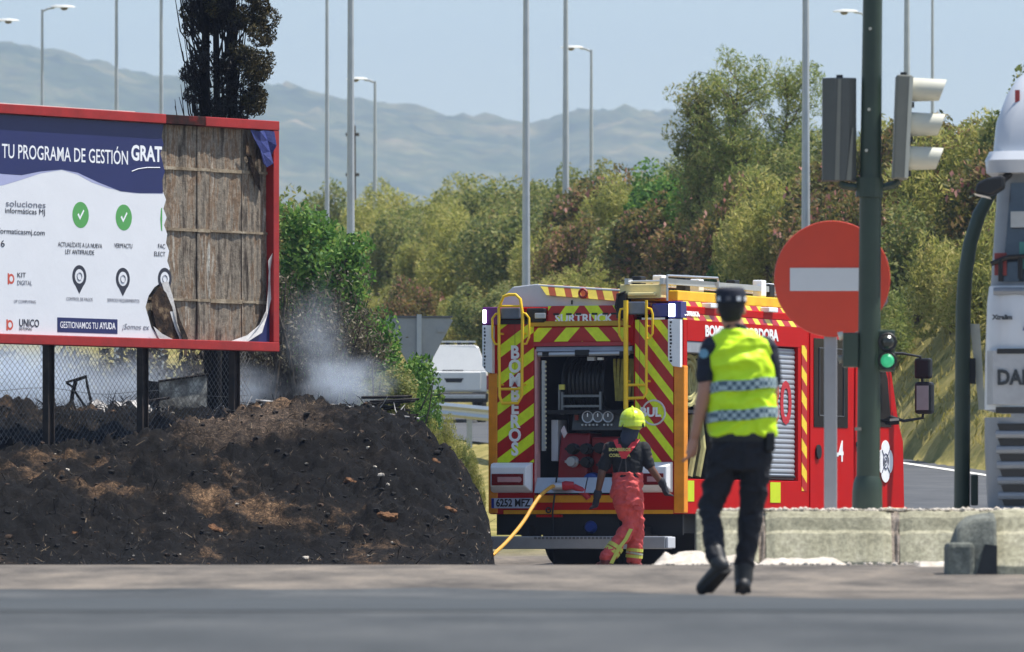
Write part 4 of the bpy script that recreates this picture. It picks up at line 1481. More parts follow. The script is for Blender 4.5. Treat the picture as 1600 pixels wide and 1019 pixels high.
def engine():
    T = thing('fire_engine', 'red fire engine with lime chevrons and open rear locker', 'fire engine', (0.891, 107.468, 0.05), math.radians(-22))
    L_B, R_B = rx(836) - 0.005, rx(990)          # rear opening
    ZB, ZT = rz(746), rz(556)
    # shell
    part('rear_pillar', RED, T, lambda b: b.box(-1.25, L_B, 0, 0.12, 0.65, 2.97), bevel=0.01)
    part('rear_pillar', RED, T, lambda b: b.box(R_B, 1.25, 0, 0.12, 0.65, 2.97), bevel=0.01)
    part('rear_sill', RED, T, lambda b: b.box(L_B + 0.001, R_B - 0.001, 0.0, 0.12, 0.67, rz(772)), bevel=0.006)
    part('rear_header', RED, T, lambda b: b.box(L_B + 0.001, R_B - 0.001, 0.002, 0.12, rz(540), 3.04), bevel=0.006)
    part('floor', DARK, T, lambda b: b.box(-1.19, 1.19, 0.13, 4.2, 0.66, 0.98))
    part('roof', RED, T, lambda b: b.box(-1.23, 1.23, 0.02, 4.27, 3.04, 3.14), bevel=0.015)
    part('side_wall', RED, T, lambda b: b.box(-1.25, -1.2, 0.121, 4.28, 0.65, 3.05), bevel=0.01)
    part('bulkhead', INNER, T, lambda b: b.box(-1.18, 1.18, 1.15, 1.19, 0.98, 3.04))
    part('bulkhead', INNER, T, lambda b: b.box(0.55, 0.58, 1.2, 4.2, 0.98, 3.04))
    part('bulkhead', INNER, T, lambda b: b.box(0.62, 0.66, 0.14, 1.14, 0.98, 3.04))
    part('bulkhead', INNER, T, lambda b: b.box(-0.72, -0.68, 0.14, 1.14, 0.98, 3.04))
    v1a, v1b, v2a, v2b = sv(1073), sv(1178), sv(1183), sv(1247)
    zs0, zs1 = 1.07, 2.72
    part('side_skirt', RED, T, lambda b: b.box(1.2, 1.25, 0.121, 4.28, 0.65, zs0), bevel=0.008)
    part('side_header', RED, T, lambda b: b.box(1.2, 1.25, 0.121, 4.28, zs1, 2.97), bevel=0.006)
    for a, c in ((0.121, v1a), (v1b, v2a), (v2b, 4.28)):
        part('side_pillar', RED, T, lambda b: b.box(1.2, 1.249, a, c, zs0, zs1))
    # sloping roof edge with printed bands
    sm = stripe_mat('roof_edge_print', CRED, CYEL, 0, 1.0, 0.85, 0.42, 0.1, duty=0.42)
    part('roof_edge', sm, T, lambda b: b.prism([(1.25, 2.972), (1.17, 3.20), (1.10, 3.20), (1.10, 2.972)], 0.0, 4.28))
    for v in (sv(1112), sv(1203)):
        part('roof_lamp', WHT, T, lambda b: b.box(1.18, 1.30, v - 0.16, v + 0.16, 3.13, 3.19), bevel=0.01)
    # printed panels of the rear face
    lm = stripe_mat('chevron_left', CRED, CLIME, -0.70, 0, 1.0, 0.335, 0.12, duty=0.45)
    rm = stripe_mat('chevron_right', CRED, CLIME, 1.22, 0, 1.0, 0.335, 0.10, duty=0.45)
    hm = stripe_mat('chevron_header', CRED, CLIME, 1.0, 0, 0.95, 0.36, 0.30, centre=-0.05, duty=0.5)
    hm2 = stripe_mat('chevron_upper', CRED, CLIME, 1.0, 0, 0.75, 0.36, 0.35, centre=-0.05, duty=0.5)
    part('chevron_panel', lm, T, lambda b: b.box(rx(777), rx(834), -0.012, -0.001, rz(722), rz(503)))
    part('chevron_panel', rm, T, lambda b: b.box(rx(993), rx(1052), -0.012, -0.001, rz(722), rz(500)))
    part('header_panel', hm, T, lambda b: b.box(rx(831), rx(978), -0.010, 0.001, rz(533), rz(511)))
    part('header_trim', mat('trim_pink_red', S(176, 40, 52), 0.35), T, lambda b: b.box(rx(834), rx(985), -0.02, 0.0, rz(540), rz(534)))
    part('header_beam', mat('beam_ochre', S(190, 150, 20), 0.4, var=0.15), T, lambda b: b.box(rx(828), rx(980), -0.035, 0.0, rz(509), rz(501)), bevel=0.006)
    part('upper_panel', hm2, T, lambda b: b.box(rx(857), rx(974), -0.018, 0.03, rz(500.5), rz(477)))
    for px in (870, 890, 905, 930, 947, 960):
        part('marker', DARK, T, lambda b: b.box(rx(px) - 0.035, rx(px) + 0.035, -0.03, -0.018, rz(491.5), rz(488.5)))
    text('SURTRUCK', 0.14, WHT, T, (rx(913), -0.021, rz(497.5)), bold=0.004, sx=1.05)
    # amber corner posts and lower rail
    part('corner_post', AMB, T, lambda b: b.box(-1.265, rx(777) - 0.002, -0.014, 0.12, 0.66, rz(582)), bevel=0.012)
    part('corner_post', AMB, T, lambda b: b.box(rx(1053), 1.262, -0.014, 0.12, 0.66, rz(572)), bevel=0.012)
    part('lower_rail', mat('rail_ochre', S(226, 156, 14), 0.35, var=0.15), T, lambda b: b.box(L_B - 0.4, 1.12, -0.018, 0.0, rz(803), rz(797)))
    part('lower_rail', mat('rail_ochre', S(226, 156, 14), 0.35), T, lambda b: b.box(L_B, R_B, -0.020, 0.0, rz(785), rz(774)))
    # sill plates
    part('sill_plate', SILV, T, lambda b: b.prism([(-0.10, rz(770)), (0.0, rz(746)), (0.12, rz(746)), (0.12, rz(770))], L_B + 0.03, rx(917), 'x'))
    part('sill_plate', SILV, T, lambda b: b.prism([(-0.10, rz(770)), (0.0, rz(746)), (0.12, rz(746)), (0.12, rz(770))], rx(919), R_B - 0.02, 'x'))
    # shutter housing
    part('shutter_box', mat('shutter_grey', S(158, 162, 170), 0.4, 0.3), T, lambda b: b.prism([(0.0, rz(541)), (0.10, rz(541)), (0.10, rz(553)), (-0.02, rz(548))], L_B + 0.02, R_B - 0.02, 'x'))
    part('shutter_bar', SILV, T, lambda b: b.tube([(L_B + 0.05, -0.015, rz(553)), (R_B - 0.05, -0.015, rz(552))], 0.028, 10))
    part('shutter_lock', DARK, T, lambda b: b.box(rx(900), rx(922), -0.055, -0.01, rz(556), rz(546)), bevel=0.01)
    for px in (854, 975):
        part('shutter_lock', DARK, T, lambda b: b.box(rx(px) - 0.04, rx(px) + 0.04, -0.05, -0.01, rz(556), rz(549)))
    part('door_seal', mat('seal_pink', S(206, 150, 150), 0.4), T, lambda b: b.box(L_B + 0.002, L_B + 0.03, -0.015, 0.1, rz(770), rz(545)))
    st = part('light_strip', SILV, T, lambda b: b.box(rx(845), rx(850), 0.02, 0.06, rz(704), rz(562)))
    ledm = mat('led_cream', S(228, 222, 190), 0.4)
    for i in range(20):
        z = rz(700) + (rz(566) - rz(700)) * i / 19
        part('light_dot', ledm, st, lambda b: b.box(rx(850.2), rx(851.4), 0.015, 0.05, z, z + 0.022))
    # rear locker: hose reel, shelf, gauges, pump
    reel = part('hose_reel', DARK, T, lambda b: b.lathe([(0.06, rx(866)), (0.35, rx(867)), (0.35, rx(871)), (0.27, rx(873)), (0.29, rx(900)), (0.27, rx(928)), (0.35, rx(930)), (0.35, rx(934)), (0.06, rx(935))], (0, 0.55, rz(598)), 'x', 28), smooth=True)
    for i in range(9):
        x = rx(875) + (rx(926) - rx(875)) * i / 8
        part('hose_turn', mat('hose_black', S(20, 20, 21), 0.5), reel, lambda b: b.ring((x, 0.55, rz(598)), 0.285, 0.024, 'x', 28, 6))
    fr = mat('reel_frame', S(122, 126, 130), 0.4, 0.5)
    def frame(b):
        z0, z1, xa, xb = rz(634), rz(618), rx(873), rx(933)
        for z in (z0, z1): b.box(xa, xb, 0.10, 0.14, z - 0.014, z + 0.014)
        for x in (xa, xb): b.box(x - 0.014, x + 0.014, 0.101, 0.139, z0 - 0.1, z1 + 0.05)
        b.box(rx(867), rx(870), 0.10, 0.14, rz(640), rz(600))
    part('reel_frame', fr, T, frame)
    part('reel_label', mat('label_yellow', S(214, 204, 90), 0.5), T, lambda b: b.box(rx(869), rx(877), 0.09, 0.12, rz(608), rz(600)))
    part('shelf', INNER, T, lambda b: b.box(L_B + 0.08, R_B - 0.02, 0.08, 1.1, rz(646), rz(640)))
    hy = mat('flat_hose', S(152, 142, 62), 0.8, var=0.4, scale=14, bump=0.4)
    for i in range(6):
        x = rx(952) + i * 0.045
        part('flat_hose', hy, T, lambda b: b.loft([[(x + dx + 0.012 * math.sin(z * 7 + i), 0.2 + dy, z) for dx, dy in ((-0.017, 0), (0.017, 0), (0.017, 0.5), (-0.017, 0.5))] for z in np.linspace(rz(626), rz(560), 8)]))
    part('work_lamp', GREYP, T, lambda b: b.box(rx(915), rx(926), 0.05, 0.12, rz(563), rz(557)))
    part('work_lamp', WHT, T, lambda b: b.box(rx(931), rx(939), 0.05, 0.10, rz(562), rz(558)))
    pan = part('pump_panel', mat('panel_grey', S(66, 68, 68), 0.5), T, lambda b: b.prism([(0.10, rz(672)), (0.16, rz(644)), (0.4, rz(644)), (0.4, rz(672))], rx(888), rx(968), 'x'), bevel=0.008)
    for px, R in ((914, 0.068), (930, 0.062), (946, 0.062)):
        part('gauge', mat('gauge_face', S(88, 90, 92), 0.3), pan, lambda b: b.lathe([(R, 0.085), (R, 0.13)], (rx(px), 0, rz(651)), 'y', 24))
        part('gauge_rim', SILV, pan, lambda b: b.ring((rx(px), 0.085, rz(651)), R, 0.009, 'y', 24, 5))
        part('gauge_needle', WHT, pan, lambda b: b.box(rx(px) - 0.006, rx(px) + 0.006, 0.078, 0.084, rz(651), rz(651) + R * 0.7))
    for i in range(9):
        if i in (5,): continue
        x = rx(906) + 0.047 * i
        part('panel_button', SILV, pan, lambda b: b.lathe([(0.013, 0.075), (0.013, 0.11)], (x, 0, rz(663.5)), 'y', 8))
    part('panel_lamp', mat('pilot_red', S(110, 30, 20), 0.4), pan, lambda b: b.box(rx(894), rx(899), 0.075, 0.11, rz(656), rz(648)))
    part('pump_casing', DRED, T, lambda b: b.loft([[(rx(866), y, z), (rx(912), y, z), (rx(912), y + 0.4, z), (rx(866), y + 0.4, z)] for y, z in ((0.10, rz(752)), (0.12, rz(720)), (0.22, rz(676)))]), bevel=0.02)
    part('pump_casing', DRED, T, lambda b: b.box(rx(914), rx(962), 0.2, 0.6, rz(740), rz(682)), bevel=0.03)
    part('warning_plate', mat('plate_pale', S(206, 190, 190), 0.5), T, lambda b: b.prism([(rx(871), rz(672)), (rx(876), rz(664)), (rx(881), rz(676)), (rx(876), rz(684))], 0.10, 0.115))
    for px, py, m in ((891, 701, DARK), (912, 701, DARK), (934, 700, DARK), (891, 721, SILV), (913, 722, DARK), (940, 726, DARK)):
        part('outlet', m, T, lambda b: (b.lathe([(0.055, -0.02), (0.062, 0.0), (0.05, 0.05), (0.07, 0.07), (0.06, 0.16)], (rx(px), 0.02, rz(py)), 'y', 16), b.box(rx(px) - 0.085, rx(px) + 0.085, 0.03, 0.06, rz(py) - 0.014, rz(py) + 0.014)), smooth=True)
    part('blue_valve', mat('valve_blue', S(28, 58, 128), 0.4), T, lambda b: b.lathe([(0.05, -0.04), (0.10, 0.0), (0.11, 0.1), (0.05, 0.14)], (rx(920), 0.05, rz(752)), 'y', 18), smooth=True)
    part('side_box', GREYP, T, lambda b: b.box(rx(851), rx(862), 0.2, 0.5, rz(720), rz(655)), bevel=0.01)
    # roof locker
    prof = [(-1.14, 3.142), (-1.14, 3.26), (-1.0, 3.39), (-0.70, 3.42), (0.40, 3.345), (0.40, 3.142)]
    part('roof_locker', GREYP, T, lambda b: b.prism(prof, 0.12, 1.5), bevel=0.012)
    tm = stripe_mat('locker_print', S(236, 212, 90), S(170, 84, 50), 1.0, 0, 0.45, 0.20, 0.1, duty=0.42)
    part('locker_lid', tm, T, lambda b: b.add([(-0.67, 0.135, 3.425), (0.40, 0.135, 3.352), (0.38, 0.06, 3.205), (-0.54, 0.06, 3.285), (-0.67, 0.16, 3.415), (0.40, 0.16, 3.342), (0.38, 0.11, 3.20), (-0.54, 0.11, 3.28)], [(0, 1, 2, 3), (7, 6, 5, 4), (0, 4, 5, 1), (1, 5, 6, 2), (2, 6, 7, 3), (3, 7, 4, 0)]))
    part('locker_latch', mat('latch_red', S(140, 30, 22), 0.4), T, lambda b: b.ring((rx(908), 0.06, 3.30), 0.05, 0.016, 'y', 14, 5))
    part('locker_latch', DARK, T, lambda b: b.box(rx(887), rx(889), 0.105, 0.121, 3.17, 3.22))
    # yellow ladders with hoops
    def ladder_left(b):
        y = -0.13
        xa, xb = rx(786), rx(821)
        b.tube([(xa + 0.03, y, rz(628)), (xa, y, rz(618)), (xa - 0.01, y, rz(480)), (xa + 0.05, y, rz(462)), (xa + 0.12, y, rz(459)), (xb - 0.08, y, rz(459)), (xb - 0.02, y, rz(466)), (xb + 0.01, y, rz(490)), (xb, y, rz(618)), (xb - 0.05, y, rz(629)), (xa + 0.03, y, rz(629))], 0.019, 8)
        b.tube([(xa, y, rz(607)), (xb, y, rz(607))], 0.016, 8)
        for (x, s) in ((xa, -1), (xb, 1)):
            b.tube([(x, y, rz(488)), (x + s * 0.05, y, rz(489)), (x + s * 0.095, y, rz(496)), (x + s * 0.095, y, rz(526)), (x + s * 0.06, y, rz(536)), (x, y, rz(537))], 0.014, 8)
        for z in (rz(600), rz(520)):
            for x in (xa, xb): b.tube([(x, y, z), (x, 0.01, z)], 0.014, 6)
        b.tube([(xa, y, rz(477)), (xb, y, rz(477))], 0.014, 6)
    part('ladder', YEL, T, ladder_left, smooth=True)
    def ladder_right(b):
        y = -0.13
        xa, xb = rx(984), rx(1016)
        b.tube([(xa, y, rz(470)), (xa, y, rz(640))], 0.030, 10)
        b.tube([(xb, y, rz(470)), (xb, y, rz(614)), (xb - 0.04, y, rz(622)), (xa, y, rz(623))], 0.018, 8)
        b.tube([(xa, y, rz(602)), (xb, y, rz(602))], 0.016, 8)
        b.tube([(xb, y, rz(482)), (xb + 0.06, y, rz(484)), (xb + 0.08, y, rz(492)), (xb + 0.08, y, rz(522)), (xb + 0.04, y, rz(530)), (xb, y, rz(530))], 0.014, 8)
        b.tube([(xa, y, rz(482)), (xa - 0.07, y, rz(484)), (xa - 0.085, y, rz(492)), (xa - 0.085, y, rz(524)), (xa - 0.04, y, rz(533)), (xa, y, rz(533))], 0.014, 8)
        for z in (rz(596), rz(510)):
            for x in (xa, xb): b.tube([(x, y, z), (x, 0.01, z)], 0.014, 6)
    part('ladder', YEL, T, ladder_right, smooth=True)
    # work lamps under the roof line
    BLU = mat('beacon_blue', S(30, 34, 120), 0.2)
    PUR = mat('beacon_violet', S(110, 28, 120), 0.25)
    LIT = lamp_mat('beacon_lit', (0.72, 0.78, 1.0, 1), 3.2)
    gl = mat('lamp_glass_grey', S(96, 104, 120), 0.15)
    part('work_lamp', gl, T, lambda b: b.box(rx(786), rx(816), -0.10, 0.1, rz(497), rz(479)), bevel=0.015)
    part('work_lamp', gl, T, lambda b: b.box(rx(982), rx(1012), -0.10, 0.1, rz(492), rz(472)), bevel=0.015)
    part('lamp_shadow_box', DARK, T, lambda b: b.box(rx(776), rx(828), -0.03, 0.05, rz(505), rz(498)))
    part('camera_box', DARK, T, lambda b: b.box(rx(824), rx(853), -0.05, 0.15, rz(503), rz(480)), bevel=0.02)
    part('camera_lens', SILV, T, lambda b: b.box(rx(838), rx(855), -0.07, -0.04, rz(497), rz(488)), bevel=0.01)
    part('roof_bracket', DARK, T, lambda b: b.box(rx(965), rx(980), -0.06, 0.15, rz(498), rz(458)), bevel=0.015)
    part('cable', DARK, T, lambda b: b.tube([(rx(974), -0.08, rz(500)), (rx(966), -0.1, rz(480)), (rx(969), -0.08, rz(460)), (rx(980), -0.05, rz(456))], 0.012, 6))
    part('number_plate_lamp', WHT, T, lambda b: b.box(rx(1004), rx(1040), -0.03, -0.013, rz(500), rz(497)))
    for x0, x1, y0, m, zt, zm, zb in ((rx(756), rx(772), -0.08, PUR, 478, 506, 580), (rx(1047), rx(1066), -0.08, BLU, 472, 499, 573)):
        bc = part('beacon', m, T, lambda b: b.box(x0, x1 + (0.06 if m is PUR else 0.0) + 0.01, y0, 0.12, rz(zm), rz(zt)), bevel=0.012)
        part('beacon_lens', LIT, bc, lambda b: b.box(x0 + 0.012, x0 + (0.055 if m is PUR else 0.095), y0 - 0.012, y0 - 0.001, rz(zm - 3), rz(zt + 4)), bevel=0.006)
        ar = part('arrow_board', WHT, T, lambda b: b.prism([(x0, rz(zb - 10)), (x0, rz(zm + 0.5)), (x1, rz(zm + 0.5)), (x1, rz(zb + 2)), (x0 + 0.06, rz(zb))], y0, 0.119), bevel=0.006)
        for i in range(12):
            z = rz(zm + 4) - i * 0.042
            part('printed_mark', DARK, ar, lambda b: b.box(x0 + 0.025, x0 + 0.025 + random.uniform(0.012, 0.03), y0 - 0.004, y0 - 0.001, z - 0.024, z))
    if True:
        part('beacon', BLU, T, lambda b: b.box(rx(1020), rx(1046), -0.04, 0.1, rz(496), rz(475)), bevel=0.012)
    # vertical BOMBEROS on the left panel
    for i, ch in enumerate('BOMBEROS'):
        text(ch, 0.215, WHT, T, (rx(804.5), -0.0165, rz(550 + i * 21.7)), bold=0.008, sx=0.92)
    part('emblem_ring', mat('emblem_pale', S(220, 214, 214), 0.4), T, lambda b: b.ring((rx(1022), -0.014, rz(645)), 0.145, 0.012, 'y', 30, 5))
    text('BUL', 0.15, WHT, T, (rx(1017), -0.0165, rz(645)), bold=0.006)
    for px in (804.5, 1000):
        part('panel_seam', DARK, T, lambda b: b.box(rx(px) - 0.002, rx(px) + 0.002, -0.0135, -0.0122, rz(720), rz(502)))
    # rear lamp clusters, plate
    RL = mat('lamp_red', S(120, 12, 16), 0.2)
    for xa, xb in ((rx(770), rx(833)), (rx(1004), rx(1052))):
        c = part('lamp_cluster', WHT, T, lambda b: b.loft([[(xa + i, y, rz(770) + j), (xb - i, y, rz(770) + j), (xb - i, y, rz(722) - j * 0.7), (xa + i, y, rz(722) - j * 0.7)] for i, j, y in ((0, 0, -0.012), (0.0, 0.02, -0.08), (0.03, 0.08, -0.17))]), bevel=0.012)
        part('lamp_lens', RL, c, lambda b: b.box(xa + 0.05, xb - 0.06, -0.188, -0.172, rz(758), rz(740)), bevel=0.004)
        part('lamp_reflector', mat('lens_pale', S(200, 150, 150), 0.2), c, lambda b: b.box(xa + 0.13, xb - 0.09, -0.194, -0.189, rz(753), rz(745)), bevel=0.002)
        part('lamp_reflector', mat('lens_pale', S(200, 150, 150), 0.2), c, lambda b: b.lathe([(0.034, -0.196), (0.034, -0.19)], (xb - 0.11, 0, rz(749)), 'y', 14))
    pl = part('number_plate', mat('plate_white', S(190, 200, 222), 0.35), T, lambda b: b.box(rx(768), rx(833), -0.03, -0.013, rz(794), rz(778)), bevel=0.004)
    part('plate_band', mat('plate_blue', S(26, 50, 140), 0.35), pl, lambda b: b.box(rx(768) + 0.004, rx(772.5), -0.034, -0.0305, rz(793.5), rz(778.5)))
    text('6252 MFZ', 0.128, mat('plate_ink', S(16, 18, 24), 0.5), T, (rx(802.5), -0.034, rz(786)), bold=0.003, sx=0.83)
    # under-run, step, chassis, wheels
    part('chassis', DARK, T, lambda b: (b.box(-0.95, 0.95, 0.2, 7.6, 0.42, 0.655), b.box(-0.4, 0.4, 0.05, 0.2, 0.30, 0.62)))
    part('valance', RED, T, lambda b: b.box(rx(838), rx(877), -0.012, 0.05, rz(808), rz(804)))
    part('underbody_shade_sheet', DARK, T, lambda b: b.box(rx(829), rx(905), 0.75, 0.78, 0.03, 0.42))  # black sheets added to stand for the shade beneath the engine
    part('underbody_shade_sheet', DARK, T, lambda b: b.box(rx(906), rx(1050), 0.75, 0.78, 0.03, 0.42))
    part('mudguard', DARK, T, lambda b: b.box(-1.2, 1.2, 0.1, 0.14, 0.40, 0.65))
    bp = part('step_bumper', SILV, T, lambda b: b.box(rx(772), rx(1056), -0.36, -0.10, rz(858), rz(838)), bevel=0.012)
    part('tread_plate', mat('tread', S(120, 122, 124), 0.5, 0.4), bp, lambda b: [b.box(rx(852 + 6 * i), rx(856 + 6 * i), -0.366, -0.361, rz(842.5), rz(839)) for i in range(27)])
    part('bumper_end', GREYP, bp, lambda b: b.box(rx(1056.2), rx(1060), -0.35, -0.10, rz(857), rz(839)), bevel=0.01)
    part('bumper_arm', DARK, T, lambda b: (b.box(-0.8, -0.7, -0.1, 0.3, 0.28, 0.5), b.box(0.7, 0.8, -0.1, 0.3, 0.28, 0.5)))
    ob = part('outrigger_bar', DARK, T, lambda b: b.box(rx(722), rx(772), -0.30, -0.24, rz(842), rz(837)))
    part('bar_tip', YEL, ob, lambda b: b.box(rx(718), rx(722), -0.30, -0.24, rz(842), rz(837)))
    part('tow_coupling', mat('valve_blue', S(28, 58, 128)), T, lambda b: b.lathe([(0.05, -0.02), (0.08, 0.03), (0.08, 0.1)], (rx(921), 0.0, rz(824)), 'y', 16), smooth=True)
    part('drain_pipe', INNER, T, lambda b: (b.tube([(rx(872), -0.05, rz(745)), (rx(868), -0.1, rz(800)), (rx(867), -0.06, rz(835))], 0.012, 6), b.ring((rx(859), -0.05, rz(797)), 0.03, 0.01, 'y', 10, 4)))
    for y in (2.0, 6.55):
        for x in (-1, 1):
            w = part('wheel', TYRE, T, lambda b: b.lathe([(0.3, -0.16), (0.44, -0.17), (0.49, -0.12), (0.49, 0.12), (0.44, 0.17), (0.3, 0.16)], (x * 1.02, y, 0.49), 'x', 30), smooth=True)
            part('rim', SILV, w, lambda b: b.lathe([(0.3, x * 0.155), (0.2, x * 0.10), (0.12, x * 0.17), (0.04, x * 0.18)], (x * 1.02, y, 0.49), 'x', 20))
            if y < 3: part('tyre', TYRE, w, lambda b: b.lathe([(0.3, -0.14), (0.47, -0.14), (0.48, 0.14), (0.3, 0.14)], (x * 0.69, y, 0.48), 'x', 26), smooth=True)
    # side lockers
    rs = part('roller_shutter', mat('shutter_alu', S(170, 174, 180), 0.4, 0.4, var=0.05), T, lambda b: b.box(1.17, 1.20, v2a + 0.01, v2b - 0.01, zs0 + 0.02, zs1 - 0.02))
    alu = mat('shutter_slat', S(176, 180, 186), 0.38, 0.4, var=0.05)
    nsl = 26
    for i in range(nsl):
        z0 = zs0 + 0.03 + (zs1 - zs0 - 0.06) * i / nsl
        z1 = z0 + (zs1 - zs0 - 0.06) / nsl - 0.006
        part('slat', alu, rs, lambda b: b.prism([(1.201, z0), (1.211, (z0 + z1) / 2 - 0.01), (1.211, (z0 + z1) / 2 + 0.01), (1.201, z1)], v2a + 0.012, v2b - 0.012, 'y'))
    part('shutter_handle', DARK, T, lambda b: b.tube([(1.235, v2a + 0.1, zs0 + 0.05), (1.235, v2b - 0.1, zs0 + 0.05)], 0.02, 8))
    text('080', 0.75, mat('number_red', S(190, 24, 40), 0.4), T, (1.216, sv(1213), sz(1225, 633)), rot=(math.radians(90), 0, math.radians(90)), bold=0.01, sx=1.15)
    part('shutter_box', mat('shutter_grey', S(158, 162, 170)), T, lambda b: b.box(1.06, 1.24, v1a, v1b, zs1 - 0.14, zs1 - 0.002), bevel=0.01)
    part('locker_shelf', INNER, T, lambda b: b.box(0.59, 1.2, v1a, v1b, 1.86, 1.90))
    for i in range(5):
        x, v = 1.0 + 0.03 * (i % 2), v1a + 0.25 + i * 0.36
        part('coiled_hose', mat('hose_cream', S(170, 164, 110), 0.8, var=0.3), T, lambda b: (b.ring((x, v, 2.26), 0.30, 0.035, 'x', 22, 6), b.ring((x, v, 2.26), 0.22, 0.035, 'x', 20, 6)))
        part('hose_bundle', mat('hose_cream', S(170, 164, 110)), T, lambda b: b.tube([(x + 0.05, v - 0.1, 1.1), (x + 0.08, v, 1.45), (x + 0.02, v + 0.05, 1.84)], 0.05, 8))
    for a, c in ((sv(1070), sv(1084)), (sv(1118), sv(1131)), (sv(1160), sv(1172)), (sv(1203), sv(1219))):
        part('reflector_patch', LIME, T, lambda b: b.box(1.251, 1.256, a, c, 0.80, 1.05))
    text('BOMBEROS CORDOBA', 0.185, WHT, T, (1.254, (sv(1093) + sv(1223)) / 2, 2.845), rot=(math.radians(90), 0, math.radians(90)), bold=0.008, sx=1.32)
    text('BOMBEROS', 0.10, WHT, T, (1.238, sv(1082), 3.05), rot=(math.radians(70), 0, math.radians(90)), bold=0.004)
    cm = stripe_mat('cab_edge_print', CRED, CYEL, 0, 0.6, 1.0, 0.30, 0.0, duty=0.5)
    part('edge_tape', cm, T, lambda b: b.box(1.251, 1.256, 4.08, 4.26, 0.95, 2.75))
    # roof rack and ladders
    part('roof_rack', mat('rack_yellow', S(232, 184, 20), 0.45, var=0.12, scale=3), T, lambda b: b.box(0.45, 1.08, 0.25, 4.9, 3.20, 3.33), bevel=0.015)
    part('rack_end', mat('rack_cream', S(232, 214, 150), 0.45), T, lambda b: (b.box(0.42, 0.95, 0.02, 0.24, 3.23, 3.40), b.box(0.55, 0.9, -0.06, 0.02, 3.26, 3.30)), bevel=0.012)
    rl = part('roof_ladder', SILV, T, lambda b: [b.box(x, x + 0.05, -0.02, 5.2, 3.40, 3.47) for x in (0.5, 0.95)])
    for i in range(16):
        part('rung', SILV, rl, lambda b: b.tube([(0.55, 0.1 + 0.32 * i, 3.435), (0.95, 0.1 + 0.32 * i, 3.435)], 0.016, 6))
    part('roof_hoop', SILV, T, lambda b: b.tube([(1.02, 0.05, 3.50), (1.02, 1.75, 3.52), (1.02, 1.78, 3.48), (1.02, 1.78, 3.2)], 0.014, 8))
    part('roof_hoop', SILV, T, lambda b: b.tube([(1.02, 0.05, 3.50), (1.02, 0.05, 3.2)], 0.014, 8))
    for i, (x, y) in enumerate(((0.6, 0.2), (0.75, 0.5), (0.9, 0.9), (0.85, 1.5), (0.9, 2.6), (0.95, 3.4), (0.95, 3.7), (0.8, 4.1))):
        part('clamp', WHT if i % 2 else DARK, T, lambda b: b.loft([[(x + c * 0.06, y + s * 0.09, z) for c, s in ((-1, -1), (1, -1), (1, 1), (-1, 1))] for z in (3.335, 3.42, 3.50 + 0.02 * (i % 3))]), bevel=0.015)
    # cab
    cab = [(4.30, 0.55), (4.30, 3.0), (6.8, 3.02), (7.25, 2.92), (7.52, 2.5), (7.80, 1.85), (7.97, 1.62), (8.02, 0.75), (7.94, 0.5), (7.2, 0.5), (7.08, 0.85), (6.8, 1.1), (6.3, 1.1), (6.02, 0.85), (5.9, 0.5)]
    part('cab', RED, T, lambda b: b.prism(cab, -1.22, 1.22, 'x'), bevel=0.05)
    X = 1.222
    c1 = part('cab_door', RED, T, lambda b: b.box(X, X + 0.012, sv(1268), sv(1336), 0.72, 2.92), bevel=0.008)
    part('door_window', GLASS, c1, lambda b: b.box(X + 0.0125, X + 0.02, sv(1273), sv(1326), sz(1300, 668), sz(1300, 530)), bevel=0.006)
    part('window_frame', mat('window_rim', S(84, 86, 88), 0.5), c1, lambda b: b.tube([(X + 0.024, sv(1281), sz(1300, 650)), (X + 0.024, sv(1319), sz(1300, 650)), (X + 0.024, sv(1319), sz(1300, 545)), (X + 0.024, sv(1281), sz(1300, 545)), (X + 0.024, sv(1281), sz(1300, 650))], 0.008, 5))
    part('door_handle', DARK, c1, lambda b: b.lathe([(0.0, 0.0), (0.09, 0.01), (0.09, 0.03)], (X + 0.01, sv(1279), sz(1279, 706)), 'x', 14))
    c2 = part('cab_door', RED, T, lambda b: b.prism([(sv(1339), 0.9), (sv(1339), 2.9), (7.1, 2.85), (7.42, 2.45), (7.55, 1.75), (7.45, 1.15), (6.9, 1.2), (6.2, 1.2), (6.05, 1.0)], X, X + 0.012, 'x'), bevel=0.006)
    part('door_window', GLASS, c2, lambda b: b.prism([(sv(1343), 1.78), (sv(1343), 2.78), (6.98, 2.74), (7.28, 2.4), (7.42, 1.78)], X + 0.0125, X + 0.02, 'x'))
    part('door_handle', DARK, c2, lambda b: b.box(X + 0.012, X + 0.04, 6.1, 6.3, 1.52, 1.58), bevel=0.01)
    part('windscreen', GLASS, T, lambda b: b.add([(-1.08, 7.285, 2.90), (1.08, 7.285, 2.90), (1.12, 7.80, 1.88), (-1.12, 7.80, 1.88)], [(0, 1, 2, 3)]))
    text('-4', 0.36, WHT, T, (X + 0.016, sv(1313), sz(1315, 707)), rot=(math.radians(90), 0, math.radians(90)), bold=0.008)
    # crest
    cy, cz = sv(1385), sz(1385, 721)
    n = 48
    pts = []
    for i in range(n):
        a = 2 * math.pi * i / n
        r = 0.20 + 0.055 * abs(math.cos(2 * a)) ** 0.6
        pts.append((cy + r * math.cos(a) * 1.1, cz + r * math.sin(a) * 1.05))
    cr = part('crest', WHT, T, lambda b: b.prism(pts, X + 0.0125, X + 0.018, 'x'))
    ink = mat('crest_ink', S(60, 62, 90), 0.4)
    part('crest_mark', ink, cr, lambda b: (b.ring((X + 0.020, cy, cz), 0.095, 0.009, 'x', 24, 4), b.ring((X + 0.020, cy, cz), 0.05, 0.007, 'x', 18, 4)))
